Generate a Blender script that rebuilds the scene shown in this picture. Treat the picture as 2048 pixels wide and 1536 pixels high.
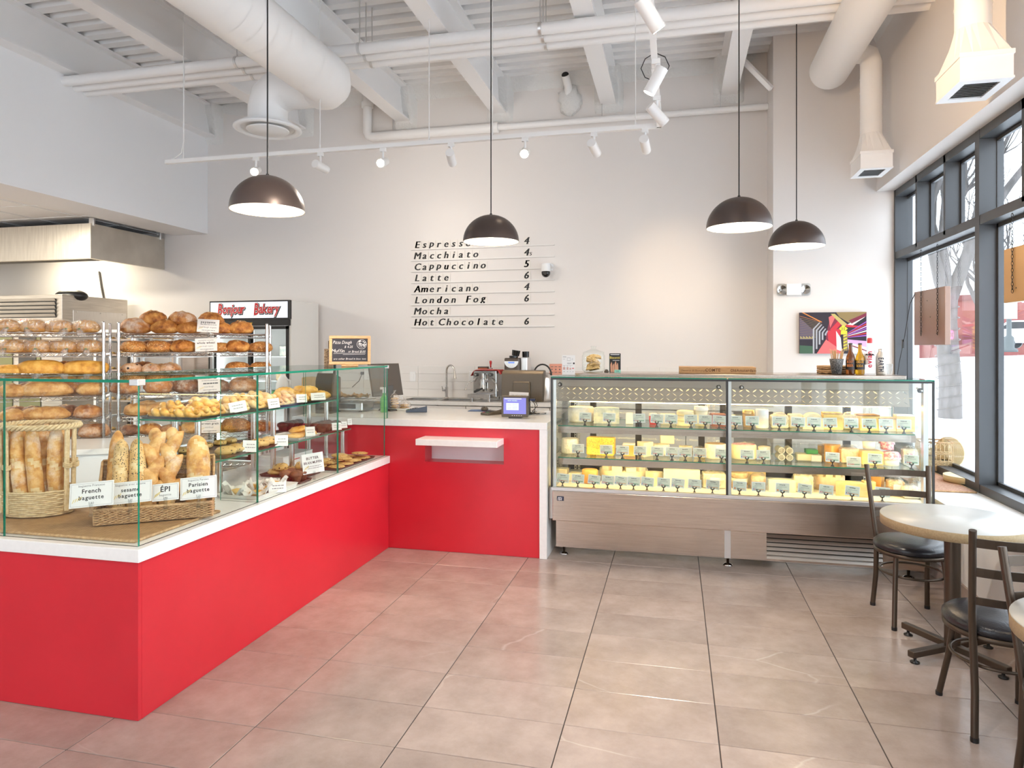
import bpy, math, random
from mathutils import Vector, Matrix, noise
sc = bpy.context.scene
for _o in list(bpy.data.objects):
    bpy.data.objects.remove(_o)
COL = sc.collection

# ---------------------------------------------------------------- camera
CAM_H = 1.55
YAW = math.radians(13.4)
FPX = 24.0 / 36.0 * 2048          # focal length in pixels of the 2048 x 1536 frame
CU, CV = 1024.0, 698.0            # principal point (lens shifted down)
cam_d = bpy.data.cameras.new('camera')
cam = bpy.data.objects.new('camera', cam_d)
COL.objects.link(cam)
cam.location = (0, 0, CAM_H)
cam.rotation_euler = (math.radians(90), 0, YAW)
cam_d.sensor_width = 36
cam_d.lens = 24
cam_d.shift_y = -70.0 / 2048
cam_d.clip_end = 400
cam_d.clip_start = 0.05
sc.camera = cam

# ---------------------------------------------------------------- world: overcast winter sky
world = bpy.data.worlds.new('overcast_sky')
sc.world = world
world.use_nodes = True
wb = world.node_tree.nodes['Background']
wb.inputs[0].default_value = (0.83, 0.91, 1.0, 1)
wb.inputs[1].default_value = 4.3

# ---------------------------------------------------------------- colour management
sc.view_settings.view_transform = 'Standard'
sc.view_settings.look = 'None'
sc.view_settings.gamma = 1
sc.view_settings.use_curve_mapping = False
sc.view_settings.exposure = 0.56
sc.cycles.use_denoising = True
sc.cycles.max_bounces = 10
sc.cycles.diffuse_bounces = 5
sc.cycles.glossy_bounces = 4
sc.cycles.transparent_max_bounces = 32
sc.cycles.sample_clamp_indirect = 6
sc.cycles.caustics_reflective = False
sc.cycles.caustics_refractive = False

PEND_W = 11.0       # watts of a pendant lamp
SPOT_W = 85.0      # watts of a lit track spot
WARM = (1.0, 0.74, 0.46)
SOFTWARM = (1.0, 0.88, 0.74)

# ---------------------------------------------------------------- pixel -> world (a pixel gives a direction, a plane gives the distance)
_F = (-math.sin(YAW), math.cos(YAW)); _R = (math.cos(YAW), math.sin(YAW))
def ray(u, v):
    s = (u - CU) / FPX
    return Vector((_F[0] + _R[0] * s, _F[1] + _R[1] * s, (CV - v) / FPX))
def onZ(u, v, z):
    d = ray(u, v); t = (z - CAM_H) / d.z
    return Vector((d.x * t, d.y * t, z))
def onY(u, v, y):
    d = ray(u, v); t = y / d.y
    return Vector((d.x * t, y, CAM_H + d.z * t))
def onX(u, v, x):
    d = ray(u, v); t = x / d.x
    return Vector((x, d.y * t, CAM_H + d.z * t))
def atD(u, v, t):
    d = ray(u, v)
    return Vector((d.x * t, d.y * t, CAM_H + d.z * t))

# ---------------------------------------------------------------- mesh builder
class MB:
    def __init__(self):
        self.v = []; self.f = []; self.m = []; self.s = []
    def add(self, vs, fs, mat=0, smooth=False):
        b = len(self.v)
        self.v += [tuple(p) for p in vs]
        for f in fs:
            self.f.append(tuple(i + b for i in f)); self.m.append(mat); self.s.append(smooth)
        return self
    def box(self, x0, x1, y0, y1, z0, z1, mat=0):
        if x0 > x1: x0, x1 = x1, x0
        if y0 > y1: y0, y1 = y1, y0
        if z0 > z1: z0, z1 = z1, z0
        vs = [(x, y, z) for z in (z0, z1) for y in (y0, y1) for x in (x0, x1)]
        return self.add(vs, [(0, 2, 3, 1), (4, 5, 7, 6), (0, 1, 5, 4), (2, 6, 7, 3), (0, 4, 6, 2), (1, 3, 7, 5)], mat)
    def cbox(self, x0, x1, y0, y1, z0, z1, c=0.004, mat=0):
        # chamfered box
        if x0 > x1: x0, x1 = x1, x0
        if y0 > y1: y0, y1 = y1, y0
        if z0 > z1: z0, z1 = z1, z0
        c = min(c, (x1 - x0) * .45, (y1 - y0) * .45, (z1 - z0) * .45)
        vs = []; idx = {}
        for ix, (x, sx) in enumerate(((x0, 1), (x1, -1))):
            for iy, (y, sy) in enumerate(((y0, 1), (y1, -1))):
                for iz, (z, sz) in enumerate(((z0, 1), (z1, -1))):
                    for a in range(3):
                        p = [x + sx * c, y + sy * c, z + sz * c]
                        p[a] = (x, y, z)[a]
                        idx[(ix, iy, iz, a)] = len(vs); vs.append(p)
        fs = []
        q = ((0, 0), (1, 0), (1, 1), (0, 1))
        for s in (0, 1):
            fs.append([idx[(s, a, b, 0)] for a, b in q])
            fs.append([idx[(a, s, b, 1)] for a, b in q])
            fs.append([idx[(a, b, s, 2)] for a, b in q])
        for a in (0, 1):
            for b in (0, 1):
                fs.append([idx[(a, b, 0, 0)], idx[(a, b, 1, 0)], idx[(a, b, 1, 1)], idx[(a, b, 0, 1)]])
                fs.append([idx[(a, 0, b, 0)], idx[(a, 1, b, 0)], idx[(a, 1, b, 2)], idx[(a, 0, b, 2)]])
                fs.append([idx[(0, a, b, 1)], idx[(1, a, b, 1)], idx[(1, a, b, 2)], idx[(0, a, b, 2)]])
                for d in (0, 1):
                    fs.append([idx[(a, b, d, k)] for k in range(3)])
        # orient outwards
        ce = Vector(((x0 + x1) / 2, (y0 + y1) / 2, (z0 + z1) / 2)); out = []
        for f in fs:
            P = [Vector(vs[i]) for i in f]
            n = (P[1] - P[0]).cross(P[2] - P[0])
            m = sum(P, Vector()) / len(P) - ce
            out.append(tuple(f) if n.dot(m) > 0 else tuple(reversed(f)))
        return self.add(vs, out, mat)
    def cyl(self, p0, p1, r, r2=None, n=12, mat=0, caps=True, smooth=True):
        return self.tube([p0, p1], [r, r if r2 is None else r2], n, mat, caps=caps, smooth=smooth)
    def tube(self, path, r, n=8, mat=0, closed=False, caps=True, smooth=True, sq=1.0):
        P = [Vector(p) for p in path]; L = len(P)
        R = r if isinstance(r, (list, tuple)) else [r] * L
        T = []
        for i in range(L):
            a = P[i - 1] if (i > 0 or closed) else P[i]
            b = P[(i + 1) % L] if (i < L - 1 or closed) else P[i]
            t = (b - a)
            T.append(t.normalized() if t.length > 1e-9 else Vector((0, 0, 1)))
        up = Vector((0, 0, 1)) if abs(T[0].z) < .9 else Vector((1, 0, 0))
        N = T[0].cross(up).normalized()
        vs = []; fs = []
        for i in range(L):
            if i:
                ax = T[i - 1].cross(T[i])
                if ax.length > 1e-6:
                    N = (Matrix.Rotation(T[i - 1].angle(T[i]), 3, ax.normalized()) @ N)
                N = (N - T[i] * N.dot(T[i])).normalized()
            B = T[i].cross(N)
            for k in range(n):
                a = 2 * math.pi * k / n
                vs.append(P[i] + (N * math.cos(a) + B * math.sin(a) * sq) * R[i])
        rng = L if closed else L - 1
        for i in range(rng):
            j = (i + 1) % L
            for k in range(n):
                k2 = (k + 1) % n
                fs.append((i * n + k, i * n + k2, j * n + k2, j * n + k))
        b0 = len(self.f)
        self.add(vs, fs, mat, smooth)
        if caps and not closed:
            self.add([vs[k] for k in range(n)], [tuple(reversed(range(n)))], mat)
            self.add([vs[(L - 1) * n + k] for k in range(n)], [tuple(range(n))], mat)
        return self
    def lathe(self, prof, n=24, c=(0, 0, 0), mat=0, smooth=True, sx=1.0, sy=1.0):
        vs = []; fs = []
        for r, z in prof:
            for k in range(n):
                a = 2 * math.pi * k / n
                vs.append((c[0] + r * sx * math.cos(a), c[1] + r * sy * math.sin(a), c[2] + z))
        for i in range(len(prof) - 1):
            for k in range(n):
                k2 = (k + 1) % n
                fs.append((i * n + k, i * n + k2, (i + 1) * n + k2, (i + 1) * n + k))
        return self.add(vs, fs, mat, smooth)
    def sphere(self, c, r, nu=12, nv=8, mat=0, sx=1, sy=1, sz=1, fn=None):
        vs = []; fs = []
        for j in range(nv + 1):
            th = math.pi * j / nv
            for k in range(nu):
                a = 2 * math.pi * k / nu
                d = Vector((math.sin(th) * math.cos(a), math.sin(th) * math.sin(a), -math.cos(th)))
                q = fn(d) if fn else 1.0
                vs.append((c[0] + d.x * r * sx * q, c[1] + d.y * r * sy * q, c[2] + d.z * r * sz * q))
        for j in range(nv):
            for k in range(nu):
                k2 = (k + 1) % nu
                fs.append((j * nu + k, j * nu + k2, (j + 1) * nu + k2, (j + 1) * nu + k))
        return self.add(vs, fs, mat, True)
    def prism(self, pts, a0, a1, axis='z', mat=0):
        # polygon pts in the plane normal to axis, extruded a0..a1
        def P(p, a):
            return {'z': (p[0], p[1], a), 'y': (p[0], a, p[1]), 'x': (a, p[0], p[1])}[axis]
        n = len(pts)
        vs = [P(p, a0) for p in pts] + [P(p, a1) for p in pts]
        fs = [tuple(reversed(range(n))), tuple(range(n, 2 * n))]
        fs += [(k, (k + 1) % n, n + (k + 1) % n, n + k) for k in range(n)]
        return self.add(vs, fs, mat)
    def quad(self, a, b, c, d, mat=0):
        return self.add([a, b, c, d], [(0, 1, 2, 3)], mat)
    def xf(self, M, start=0):
        for i in range(start, len(self.v)):
            self.v[i] = tuple(M @ Vector(self.v[i]))
        return self
    def mesh(self, name, mats):
        me = bpy.data.meshes.new(name)
        me.from_pydata(self.v, [], self.f)
        if not isinstance(mats, (list, tuple)): mats = [mats]
        for m in mats: me.materials.append(m)
        me.polygons.foreach_set('material_index', self.m)
        me.polygons.foreach_set('use_smooth', self.s)
        me.update()
        return me
    def build(self, name, mats, parent=None, loc=(0, 0, 0), rot=(0, 0, 0), bevel=0, fixn=False):
        me = self.mesh(name, mats)
        return obj(name, me, parent, loc, rot, bevel)

def obj(name, me, parent=None, loc=(0, 0, 0), rot=(0, 0, 0), bevel=0):
    o = bpy.data.objects.new(name, me)
    COL.objects.link(o)
    o.location = loc; o.rotation_euler = rot
    if parent is not None: o.parent = parent
    if bevel:
        b = o.modifiers.new('bevel', 'BEVEL'); b.width = bevel; b.segments = 2; b.limit_method = 'ANGLE'
    return o
def tag(o, label=None, cat=None, group=None, kind=None):
    if label: o['label'] = label
    if cat: o['category'] = cat
    if group: o['group'] = group
    if kind: o['kind'] = kind
    return o
def thing(name, label, cat, loc=(0, 0, 0), rz=0, group=None):
    o = bpy.data.objects.new(name, None); COL.objects.link(o)
    o.empty_display_size = .05
    o.location = loc; o.rotation_euler = (0, 0, rz)
    return tag(o, label, cat, group)
def struct(name, mb, mats, bevel=0):
    o = mb.build(name, mats, bevel=bevel); o['kind'] = 'structure'
    return o
def dup(root, loc=None, rot=None, label=None, group=None):
    r = root.copy(); COL.objects.link(r)
    if loc is not None: r.location = loc
    if rot is not None: r.rotation_euler = rot
    if label: r['label'] = label
    if group: r['group'] = group
    for ch in root.children:
        c = ch.copy(); COL.objects.link(c); c.parent = r
        for g in ch.children:
            d = g.copy(); COL.objects.link(d); d.parent = c
    return r
ORD = ['first', 'second', 'third', 'fourth', 'fifth', 'sixth', 'seventh', 'eighth', 'ninth', 'tenth', 'eleventh', 'twelfth', 'thirteenth', 'fourteenth', 'fifteenth']

# ---------------------------------------------------------------- glyphs (default font only)
_fc = bpy.data.curves.new('glyph_source', 'FONT'); _fc.resolution_u = 2
_fo = bpy.data.objects.new('glyph_source', _fc); COL.objects.link(_fo)
GL = {}
def glyph(ch, bold=0.0):
    k = (ch, bold)
    if k not in GL:
        _fc.body = ch; _fc.offset = bold
        bpy.context.view_layer.update()
        me = bpy.data.meshes.new_from_object(_fo.evaluated_get(bpy.context.evaluated_depsgraph_get()))
        vs = [tuple(v.co) for v in me.vertices]; fs = [tuple(p.vertices) for p in me.polygons]
        if vs:
            x0 = min(v[0] for v in vs); x1 = max(v[0] for v in vs)
            vs = [(v[0] - x0, v[1]) for v in vs]; w = x1 - x0
        else: w = 0.25
        bpy.data.meshes.remove(me)
        GL[k] = (vs, fs, w)
    return GL[k]
_CH = 'ABCDEFGHIJKLMNOPQRSTUVWXYZabcdefghijklmnopqrstuvwxyz0123456789.,$+-%Éçé'
for _c in _CH:
    glyph(_c); glyph(_c, 0.02)
for _c in 'BonjurakeyH':
    glyph(_c, 0.05); glyph(_c, 0.09)
COL.objects.unlink(_fo)
bpy.data.objects.remove(_fo); bpy.data.curves.remove(_fc)
def text(mb, s, size, x, y, place, mat=0, align='l', bold=0.02, shear=0.0, gap=0.09, w=1.0, fit=None):
    """flat lettering: place(a, b) maps the text plane to a point"""
    tot = 0
    for c in s: tot += (0.32 if c == ' ' else GL[(c, bold)][2] + gap) * w
    if fit and tot * size > fit:
        w *= fit / (tot * size); tot = fit / size
    cx = x - (tot * size / 2 if align == 'c' else tot * size if align == 'r' else 0)
    for c in s:
        if c == ' ': cx += .32 * size * w; continue
        vs, fs, gw = GL[(c, bold)]
        mb.add([place(cx + (p[0] * w + shear * p[1]) * size, y + p[1] * size) for p in vs], fs, mat)
        cx += (gw + gap) * size * w
    return cx

# ---------------------------------------------------------------- materials
MATS = {}
def _new(name):
    m = bpy.data.materials.new(name); m.use_nodes = True
    nt = m.node_tree; return m, nt, nt.nodes['Principled BSDF']
def rgba(c): return (c[0], c[1], c[2], 1)
def pm(name, col, rough=.5, metal=0, col2=None, nscale=8, bump=0, bscale=60, emis=None, estr=0, coat=0, aniso=0, stretch=None, detail=4, spec=.5, rnd=0.0, contrast=(.35, .65), trans=0):
    m, nt, p = _new(name)
    p.inputs['Base Color'].default_value = rgba(col)
    p.inputs['Roughness'].default_value = rough
    p.inputs['Metallic'].default_value = metal
    p.inputs['Specular IOR Level'].default_value = spec
    if coat: p.inputs['Coat Weight'].default_value = coat; p.inputs['Coat Roughness'].default_value = .08
    if trans: p.inputs['Transmission Weight'].default_value = trans
    if emis: p.inputs['Emission Color'].default_value = rgba(emis); p.inputs['Emission Strength'].default_value = estr
    L = nt.links
    vec = None
    if col2 or bump:
        tc = nt.nodes.new('ShaderNodeTexCoord'); vec = tc.outputs['Object']
        if rnd:
            oi = nt.nodes.new('ShaderNodeObjectInfo'); ad = nt.nodes.new('ShaderNodeVectorMath'); ad.operation = 'ADD'
            ml = nt.nodes.new('ShaderNodeMath'); ml.operation = 'MULTIPLY'; ml.inputs[1].default_value = 37.0 * rnd
            L.new(oi.outputs['Random'], ml.inputs[0]); L.new(vec, ad.inputs[0]); L.new(ml.outputs[0], ad.inputs[1]); vec = ad.outputs[0]
        if stretch:
            mp = nt.nodes.new('ShaderNodeMapping'); mp.inputs['Scale'].default_value = stretch
            L.new(vec, mp.inputs['Vector']); vec = mp.outputs[0]
    if col2:
        n = nt.nodes.new('ShaderNodeTexNoise'); n.inputs['Scale'].default_value = nscale; n.inputs['Detail'].default_value = detail
        L.new(vec, n.inputs['Vector'])
        cr = nt.nodes.new('ShaderNodeValToRGB')
        cr.color_ramp.elements[0].position = contrast[0]; cr.color_ramp.elements[0].color = rgba(col)
        cr.color_ramp.elements[1].position = contrast[1]; cr.color_ramp.elements[1].color = rgba(col2)
        L.new(n.outputs['Fac'], cr.inputs[0]); L.new(cr.outputs[0], p.inputs['Base Color'])
    if bump:
        n2 = nt.nodes.new('ShaderNodeTexNoise'); n2.inputs['Scale'].default_value = bscale; n2.inputs['Detail'].default_value = 3
        L.new(vec, n2.inputs['Vector'])
        b = nt.nodes.new('ShaderNodeBump'); b.inputs['Strength'].default_value = bump; b.inputs['Distance'].default_value = .01
        L.new(n2.outputs['Fac'], b.inputs['Height']); L.new(b.outputs[0], p.inputs['Normal'])
    MATS[name] = m
    return m
def glass(name, tint=(.97, .99, .98), ior=1.45, rough=0.0):
    m = bpy.data.materials.new(name); m.use_nodes = True; nt = m.node_tree; nt.nodes.clear()
    o = nt.nodes.new('ShaderNodeOutputMaterial'); t = nt.nodes.new('ShaderNodeBsdfTransparent'); t.inputs[0].default_value = rgba(tint)
    g = nt.nodes.new('ShaderNodeBsdfGlossy'); g.inputs['Roughness'].default_value = rough
    lw = nt.nodes.new('ShaderNodeLayerWeight'); lw.inputs[0].default_value = .5      # Schlick reflectance, the same from both sides
    pw = nt.nodes.new('ShaderNodeMath'); pw.operation = 'POWER'; pw.inputs[1].default_value = 5; nt.links.new(lw.outputs['Facing'], pw.inputs[0])
    f = nt.nodes.new('ShaderNodeMath'); f.operation = 'MULTIPLY_ADD'; f.inputs[1].default_value = .96; f.inputs[2].default_value = .04; nt.links.new(pw.outputs[0], f.inputs[0])
    x = nt.nodes.new('ShaderNodeMixShader')
    nt.links.new(f.outputs[0], x.inputs[0]); nt.links.new(t.outputs[0], x.inputs[1]); nt.links.new(g.outputs[0], x.inputs[2])
    nt.links.new(x.outputs[0], o.inputs[0]); MATS[name] = m
    return m
def emit(name, col, s):
    m = bpy.data.materials.new(name); m.use_nodes = True; nt = m.node_tree; nt.nodes.clear()
    o = nt.nodes.new('ShaderNodeOutputMaterial'); e = nt.nodes.new('ShaderNodeEmission')
    e.inputs[0].default_value = rgba(col); e.inputs[1].default_value = s
    nt.links.new(e.outputs[0], o.inputs[0]); MATS[name] = m
    return m

M_WALL = pm('wall_paint', (.80, .758, .728), .6, bump=.03, bscale=180)
M_WALLW = pm('wall_paint_white', (.89, .89, .90), .6, bump=.03, bscale=180)
M_CEIL = pm('ceiling_paint', (.90, .89, .885), .55)
M_FOAM = pm('foam_paint', (.78, .77, .75), .8, bump=.9, bscale=45)
M_DUCT = pm('duct_paint', (.90, .885, .87), .45)
M_WHITE = pm('white_satin', (.85, .85, .85), .35)
M_QUARTZ = pm('white_quartz', (.86, .85, .83), .22, col2=(.83, .82, .80), nscale=40)
M_RED = pm('red_laminate', (.64, .020, .036), .30, bump=.015, bscale=14, col2=(.60, .017, .032), nscale=3, spec=.5)
M_TILE = None
M_GROUT = pm('floor_grout', (.055, .045, .04), .8)
M_STEEL = pm('brushed_steel', (.66, .63, .60), .28, 1.0, col2=(.58, .55, .52), nscale=6, stretch=(60, 60, 1.2), detail=2)
M_STEELH = pm('brushed_steel_horizontal', (.66, .56, .48), .22, 1.0, col2=(.56, .475, .405), nscale=5, stretch=(1.0, 30, 60), detail=2)
M_CHROME = pm('chrome', (.62, .60, .58), .14, 1.0)
M_ALU = pm('satin_aluminium', (.74, .73, .72), .32, .9)
M_BLACK = pm('black_plastic', (.012, .012, .013), .4)
M_BLACKG = pm('black_gloss', (.010, .010, .011), .15)
M_DARK = pm('dark_grey_plastic', (.05, .045, .04), .45)
M_WINFR = pm('window_frame_dark', (.066, .070, .076), .42, .25)
M_GLASS = glass('clear_glass')
M_WGLASS = glass('window_glass', (.97, .985, .99))
M_GEDGE = pm('green_glass_edge', (.008, .21, .13), .12)
M_GSHELF = glass('shelf_glass', (.90, .965, .94))

# ================================================================ THE ROOM
YW = 7.80      # back wall face
YC = 7.33      # face of the wall return beside the window
XCL = 0.97     # left edge of that return
XR = 1.92      # window wall, upper face
XF = 2.08      # window frame, inner face
XS = 1.71      # sill front
ZS = 0.54      # sill top
ZH = 3.09      # window head
ZD = 4.72      # deck
ZB = 4.31      # underside of the beams
XL = -5.97     # bulkhead face
XK = -9.6      # kitchen wall
YF = -3.2      # wall behind the camera

def tile_material():
    m, nt, p = _new('porcelain_tile')
    L = nt.links
    tc = nt.nodes.new('ShaderNodeTexCoord'); oi = nt.nodes.new('ShaderNodeObjectInfo')
    ml = nt.nodes.new('ShaderNodeMath'); ml.operation = 'MULTIPLY'; ml.inputs[1].default_value = 91.0
    L.new(oi.outputs['Random'], ml.inputs[0])
    ad = nt.nodes.new('ShaderNodeVectorMath'); L.new(tc.outputs['Object'], ad.inputs[0]); L.new(ml.outputs[0], ad.inputs[1])
    n = nt.nodes.new('ShaderNodeTexNoise'); n.inputs['Scale'].default_value = 4.5; n.inputs['Detail'].default_value = 8; n.inputs['Roughness'].default_value = .68
    L.new(ad.outputs[0], n.inputs['Vector'])
    cr = nt.nodes.new('ShaderNodeValToRGB'); cr.color_ramp.elements[0].position = .3; cr.color_ramp.elements[1].position = .7
    cr.color_ramp.elements[0].color = (.33, .255, .218, 1); cr.color_ramp.elements[1].color = (.465, .372, .325, 1)
    L.new(n.outputs['Fac'], cr.inputs[0])
    vo = nt.nodes.new('ShaderNodeTexVoronoi'); vo.voronoi_dimensions = '2D'; vo.feature = 'DISTANCE_TO_EDGE'; vo.inputs['Scale'].default_value = 1.1
    mp = nt.nodes.new('ShaderNodeMapping'); mp.inputs['Rotation'].default_value = (0, 0, .35); mp.inputs['Scale'].default_value = (.55, 1.5, 1)
    L.new(ad.outputs[0], mp.inputs[0])
    nw = nt.nodes.new('ShaderNodeTexNoise'); nw.inputs['Scale'].default_value = 6; L.new(mp.outputs[0], nw.inputs['Vector'])
    mw = nt.nodes.new('ShaderNodeVectorMath'); mw.operation = 'MULTIPLY_ADD'; mw.inputs[1].default_value = (.07, .07, .07); L.new(nw.outputs['Color'], mw.inputs[0]); L.new(mp.outputs[0], mw.inputs[2])
    L.new(mw.outputs[0], vo.inputs['Vector'])
    r1 = nt.nodes.new('ShaderNodeValToRGB'); r1.color_ramp.elements[0].position = .0; r1.color_ramp.elements[0].color = (1, 1, 1, 1)
    r1.color_ramp.elements[1].position = .007; r1.color_ramp.elements[1].color = (0, 0, 0, 1); L.new(vo.outputs['Distance'], r1.inputs[0])
    n2 = nt.nodes.new('ShaderNodeTexNoise'); n2.inputs['Scale'].default_value = 1.1; L.new(ad.outputs[0], n2.inputs['Vector'])
    r3 = nt.nodes.new('ShaderNodeValToRGB'); r3.color_ramp.elements[0].position = .52; r3.color_ramp.elements[0].color = (0, 0, 0, 1)
    r3.color_ramp.elements[1].position = .62; r3.color_ramp.elements[1].color = (.30, .30, .30, 1); L.new(n2.outputs['Fac'], r3.inputs[0])
    r2 = nt.nodes.new('ShaderNodeMath'); r2.operation = 'MULTIPLY'; L.new(r1.outputs[0], r2.inputs[0]); L.new(r3.outputs[0], r2.inputs[1])
    mx = nt.nodes.new('ShaderNodeMix'); mx.data_type = 'RGBA'; mx.inputs['B'].default_value = (.72, .66, .60, 1)
    L.new(r2.outputs[0], mx.inputs['Factor']); L.new(cr.outputs[0], mx.inputs['A'])
    hv = nt.nodes.new('ShaderNodeHueSaturation'); mv = nt.nodes.new('ShaderNodeMapRange'); mv.inputs['To Min'].default_value = .93; mv.inputs['To Max'].default_value = 1.07
    L.new(oi.outputs['Random'], mv.inputs[0]); L.new(mv.outputs[0], hv.inputs['Value']); L.new(mx.outputs['Result'], hv.inputs['Color'])
    L.new(hv.outputs[0], p.inputs['Base Color'])
    n3 = nt.nodes.new('ShaderNodeTexNoise'); n3.inputs['Scale'].default_value = 70; n3.inputs['Detail'].default_value = 2; L.new(tc.outputs['Object'], n3.inputs['Vector'])
    rr = nt.nodes.new('ShaderNodeMapRange'); rr.inputs['To Min'].default_value = .12; rr.inputs['To Max'].default_value = .27
    L.new(n.outputs['Fac'], rr.inputs[0]); L.new(rr.outputs[0], p.inputs['Roughness'])
    b = nt.nodes.new('ShaderNodeBump'); b.inputs['Strength'].default_value = .12; b.inputs['Distance'].default_value = .004
    L.new(n3.outputs['Fac'], b.inputs['Height']); L.new(b.outputs[0], p.inputs['Normal'])
    p.inputs['Specular IOR Level'].default_value = .6
    return m
M_TILE = tile_material()

# floor: slab (grout) and single tiles where the floor shows
mb = MB(); mb.box(XK - .2, 2.3, YF - .2, YW + .2, -.12, -.003)
floor = struct('floor', mb, [M_GROUT])
TW, TD = .615, .310
mb = MB(); mb.cbox(-TW / 2 + .0022, TW / 2 - .0022, -TD / 2 + .0016, TD / 2 - .0016, -.01, 0, .0014)
me = mb.mesh('tile', [M_TILE])
for i in range(-5, 3):
    for j in range(-7, 8):
        cx = .17 + (i + .5) * TW; cy = 3.10 + (j + .5) * TD
        if cx > 1.75 or cx + TW / 2 > 2.2: continue
        if cx < -3.0 and cy > 2.5: continue
        if cx < -2.4 and cy > 2.6: continue
        if cy > 5.4 or cy < .95: continue
        o = obj('tile', me, floor, (cx, cy, 0))
        if (i * 7 + j * 3) % 2: o.rotation_euler = (0, 0, math.pi)
mb = MB(); mb.box(-TW / 2 + .002, TW / 2 - .002, -TD / 2 + .0015, TD / 2 - .0015, -.01, 0)
rest = MB()
for i in range(-15, 4):
    for j in range(-21, 16):
        cx = .17 + (i + .5) * TW; cy = 3.10 + (j + .5) * TD
        if cy > YW - .1: continue
        inview = -5 <= i < 3 and -7 <= j < 8 and not (cx > 1.75) and not (cx < -3.0 and cy > 2.5) and not (cx < -2.4 and cy > 2.6) and not (cy > 5.4 or cy < .95)
        if inview or cx > 2.0: continue
        rest.box(cx - TW / 2 + .002, cx + TW / 2 - .002, cy - TD / 2 + .0015, cy + TD / 2 - .0015, -.01, 0)
o = rest.build('tile_field', [M_TILE], floor); o['kind'] = 'stuff'

# walls
mb = MB(); mb.box(XK - .2, XCL, YW, YW + .2, 0, 5.0); mb.box(XCL, 2.3, YC, YW + .2, 0, 5.0)
wall_back = struct('wall_back', mb, [M_WALL])
mb = MB(); mb.box(XR, 2.3, YF, YC, ZH, 5.0); 
wall_right = struct('wall_right', mb, [M_WALL])
mb = MB(); mb.box(XS + .02, 2.3, YF, YC, 0, ZS - .04); mb.box(XS, 2.3, YF, YC, ZS - .04, ZS)
sill = struct('trim_1', mb, [M_WHITE], bevel=.004)
mb = MB(); mb.box(XS + .005, XS + .02, YF, YC, 0, .10); struct('baseboard_right', mb, [M_TILE])
mb = MB(); mb.box(XL - .52, XL, YF, YW, 3.06, 5.0)
struct('wall_left', mb, [M_WALLW])
mb = MB(); mb.box(XK - .2, XK, YF, YW, 0, 3.3); struct('wall_kitchen', mb, [M_WALLW])
# unseen wall behind the camera; its window is added and placed for the daylight
mb = MB()
mb.box(XK - .2, -5.9, YF - .2, YF, 0, 5); mb.box(-2.7, 2.3, YF - .2, YF, 0, 5); mb.box(-5.9, -2.7, YF - .2, YF, 0, .4); mb.box(-5.9, -2.7, YF - .2, YF, 3.2, 5)
mb.box(-4.37, -4.23, YF - .2, YF, .4, 3.2)
struct('wall_front', mb, [M_WALLW])
mb = MB(); mb.box(-5.9, -2.7, YF - .11, YF - .09, .4, 3.2); struct('window_added', mb, [M_WGLASS])
# kitchen suspended ceiling
mb = MB(); mb.box(XK, XL - .52, YF, YW, 3.10, 3.2)
kc = struct('ceiling_kitchen', mb, [M_CEIL])
mb = MB()
for k in range(0, 18): mb.box(XK, XL - .52, YF + .61 * k, YF + .61 * k + .024, 3.094, 3.104)
for k in range(0, 4): mb.box(XL - .52 - .61 * k - .3, XL - .52 - .61 * k - .276, YF, YW, 3.093, 3.104)
mb.build('grid_bar', [M_WHITE], kc)

# ceiling: trapezoidal steel deck, beams, sprayed foam
mb = MB(); P = .19; prof = []
y = YF
while y < YW:
    prof += [(y, ZD), (y + .095, ZD), (y + .115, ZD + .075), (y + .17, ZD + .075)]; y += P
prof.append((YW + .1, ZD))
vs = []; fs = []
for (yy, zz) in prof: vs += [(XL - .5, yy, zz), (2.2, yy, zz)]
for k in range(len(prof) - 1): fs.append((2 * k, 2 * k + 2, 2 * k + 3, 2 * k + 1))
mb.add(vs, fs)
n0 = len(mb.v)
mb.box(XL - .5, 2.3, YF, YW + .2, ZD + .08, ZD + .14)
ceiling = struct('ceiling', mb, [M_CEIL])
beam_x = []
for (u, v) in ((420, 272), (600, 268), (806, 250), (998, 232), (1217, 208), (1458, 182)):
    beam_x.append(onY(u, v, YW - .05).x)
beam_x[0] = XL + .07
mb = MB()
w = .085
mb.box(-w, w, YF, YW, ZB, ZB + .022); mb.box(-w, w, YF, YW, ZD - .022, ZD); mb.box(-.009, .009, YF, YW, ZB + .02, ZD - .02)
bme = mb.mesh('beam', [M_CEIL])
for x in beam_x: obj('beam', bme, ceiling, (x, 0, 0))
# foam: lumpy band at the deck and pads around the beam ends
rng = random.Random(4)
def lump(mb, x0, x1, z0, z1, d, seed, nx, nz):
    vs = []; fs = []
    for i in range(nx + 1):
        for j in range(nz + 1):
            a = i / nx; b = j / nz
            x = x0 + (x1 - x0) * a; z = z0 + (z1 - z0) * b
            e = min(1, 6 * min(a, 1 - a, b + .02) + .0)
            nn = noise.noise(Vector((x * 9 + seed, z * 9, seed))) * .5 + noise.noise(Vector((x * 25, z * 25, seed))) * .25
            zz = z + (nn * .05 if j < nz else 0)
            vs.append((x, YW + .01 - max(0, (d * e * (.25 + .75 * b) + nn * .045 * e)), zz))
    for i in range(nx):
        for j in range(nz):
            q = i * (nz + 1) + j
            fs.append((q, q + nz + 1, q + nz + 2, q + 1))
    mb.add(vs, fs, 0, True)
mb = MB()
lump(mb, XL, XCL + .02, ZD - .16, ZD + .03, .10, 3, 260, 8)
for k, x in enumerate(beam_x): lump(mb, x - .17, x + .17, ZB - .09, ZD, .17, k * 3.3 + 1, 18, 18)
mb.build('spray_foam', [M_FOAM], ceiling)
mb = MB()
vs = []; fs = []
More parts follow.
